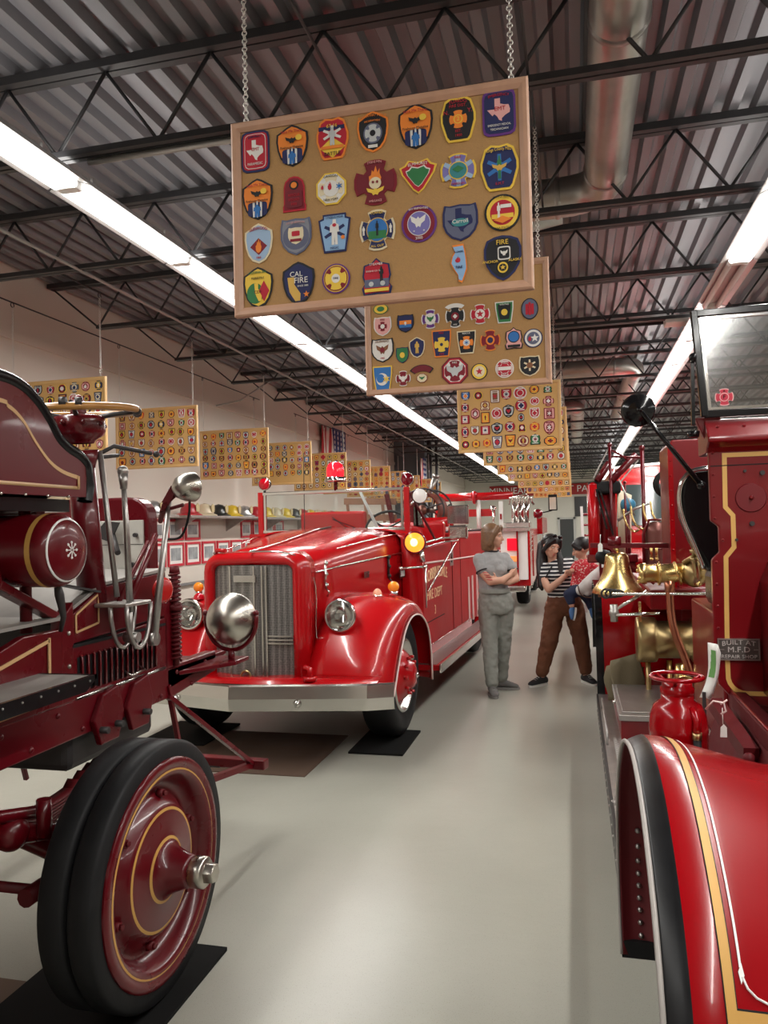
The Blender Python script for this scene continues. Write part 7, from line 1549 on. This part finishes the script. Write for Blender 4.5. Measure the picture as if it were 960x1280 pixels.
# ---- toddler held on her arm
K = person('toddler', 'toddler in red patterned top and navy trousers carried on the arm of the striped-shirt person', (.03, 7.66, 0), 13.9)
g = G()
R3 = head(g, (.025, .0, 1.365), (-.72, .25, -.35), (-.1, 0, 1), .90)
limb(g, [(.04, 0, 1.25), (.035, 0, 1.31)], [.036, .036]); g.sph((.035, 0, 1.13), (.075, .065, .12), 16, 10); g.sph((-.01, 0, .99), (.08, .07, .07), 16, 10)
limb(g, [(-.01, -.04, .98), (-.12, -.07, .93), (-.105, -.09, .83)], [.055, .042, .028]); limb(g, [(.03, .04, .96), (.10, .05, .86), (.12, .04, .76)], [.052, .040, .026])
limb(g, [(.10, -.02, 1.215), (.16, -.03, 1.17), (.215, -.04, 1.205)], [.030, .026, .019]); limb(g, [(-.02, .02, 1.21), (-.07, -.03, 1.16), (-.10, -.07, 1.15)], [.029, .024, .018])
for hx, hy, hz, d in ((.225, -.04, 1.215, 1), (-.108, -.08, 1.15, -1)):
    g.sph((hx, hy, hz), (.020, .014, .018), 10, 8)
    for k in range(4): finger(g, (hx+d*.012, hy-.006+.005*k, hz+.010-.007*k), [(d, -.1, .1), (d*.6, -.2, -.5)], [.015, .011], .0055)
    finger(g, (hx, hy-.01, hz+.012), [(d*.4, -.4, .7)], [.018], .006)
b3 = g.build('body', skin, K, remesh=.006); eyes(R3, b3, brow=(.03, .02, .015))
rp = bpy.data.materials.new('red patterned cloth'); rp.use_nodes = True; nt = rp.node_tree; tc = nt.nodes.new('ShaderNodeTexCoord'); vo = nt.nodes.new('ShaderNodeTexVoronoi'); vo.inputs['Scale'].default_value = 55
cr = nt.nodes.new('ShaderNodeValToRGB'); cr.color_ramp.elements[0].position = .28; cr.color_ramp.elements[1].position = .36; cr.color_ramp.elements[0].color = (.75, .55, .5, 1); cr.color_ramp.elements[1].color = (.55, .025, .04, 1)
nt.links.new(tc.outputs['Object'], vo.inputs['Vector']); nt.links.new(vo.outputs['Distance'], cr.inputs[0]); nt.links.new(cr.outputs[0], nt.nodes['Principled BSDF'].inputs['Base Color']); nt.nodes['Principled BSDF'].inputs['Roughness'].default_value = .85
g = G(); g.loft([[(cx+rx*cos(a), ry*sin(a), z) for a in [2*pi*i/20 for i in range(20)]] for z, cx, rx, ry in ((1.0, -.005, .090, .080), (1.08, .015, .092, .082), (1.16, .035, .092, .078), (1.22, .042, .080, .062), (1.262, .042, .045, .042))])
limb(g, [(.10, -.02, 1.21), (.15, -.03, 1.175)], [.040, .036]); limb(g, [(-.02, .02, 1.21), (-.06, -.02, 1.17)], [.038, .034])
g.build('red_top', rp, K, remesh=.009)
nv = mat('navy toddler trousers', (.012, .02, .055), .85)
g = G(); g.sph((-.01, 0, .98), (.092, .08, .075), 16, 10); limb(g, [(-.01, -.04, .975), (-.125, -.07, .93), (-.11, -.085, .865)], [.066, .053, .042]); limb(g, [(.03, .04, .955), (.10, .05, .86), (.115, .04, .79)], [.062, .05, .038])
g.build('navy_trousers', nv, K, remesh=.009)
bl_ = mat('blue canvas shoe', (.05, .14, .32), .7)
def small_shoe(p, d, up):
    d = V(d).normalized(); up = V(up).normalized(); s = d.cross(up); p = V(p); rings = []
    for t, w_, h in ((-.045, .018, .03), (-.03, .024, .05), (0, .026, .055), (.03, .028, .042), (.06, .028, .032), (.078, .014, .018)): rings.append([p+d*t+s*w_*cos(a)+up*(h*(.5+.5*sin(a))) for a in [2*pi*i/12 for i in range(12)]])
    o = G().loft(rings).build('toddler_shoe', bl_, K, sub=1); rings = []
    for zz in (-.014, .002): rings.append([p+d*(.017+.064*cos(a))+s*.029*sin(a)+up*zz for a in [2*pi*i/20 for i in range(20)]])
    G().loft(rings, smooth=False).build('white_sole', ws_, o)
small_shoe((-.085, -.10, .765), (-.25, -.25, -1), (-.95, 0, .25)); small_shoe((.13, .03, .745), (.1, -.4, -.8), (-.5, -.5, .3))
g = G(); g.M = R3; g.sph((0, -.018, .034), (.084, .100, .088), 22, 14); limb(g, [(-.05, .056, .062), (.05, .056, .062)], [.022, .022])
for s_ in (1, -1): limb(g, [(s_*.05, .05, .07), (s_*.08, .005, .0)], [.024, .02])
g.build('dark_bowl_hair', hair_m('dark toddler hair', (.014, .011, .012)), K, remesh=.008)
# pale cloth draped round the toddler
cl = thing('white_cloth', 'white knitted cardigan draped round the toddler', 'cardigan', (.03, 7.66, 0), 13.9, local=True)
g = G(); limb(g, [(.19, -.06, 1.17), (.12, -.09, 1.10), (.05, -.11, 1.02), (-.02, -.10, .97)], [.030, .052, .068, .050]); limb(g, [(.12, -.09, 1.08), (.10, -.10, .99), (.04, -.12, .95)], [.04, .045, .035])
g.build('knitted_fabric', mat('white knit', (.62, .61, .59), .9, bump=.6, bscale=60), cl, remesh=.009)
G().tube(smooth_path([(-.055, -.15, 1.02), (-.04, -.155, .95), (.0, -.16, .915), (.07, -.15, .905), (.11, -.14, .93)], 4), .006, 6).build('brown_edging', mat('brown trim', (.12, .07, .05), .8), cl)
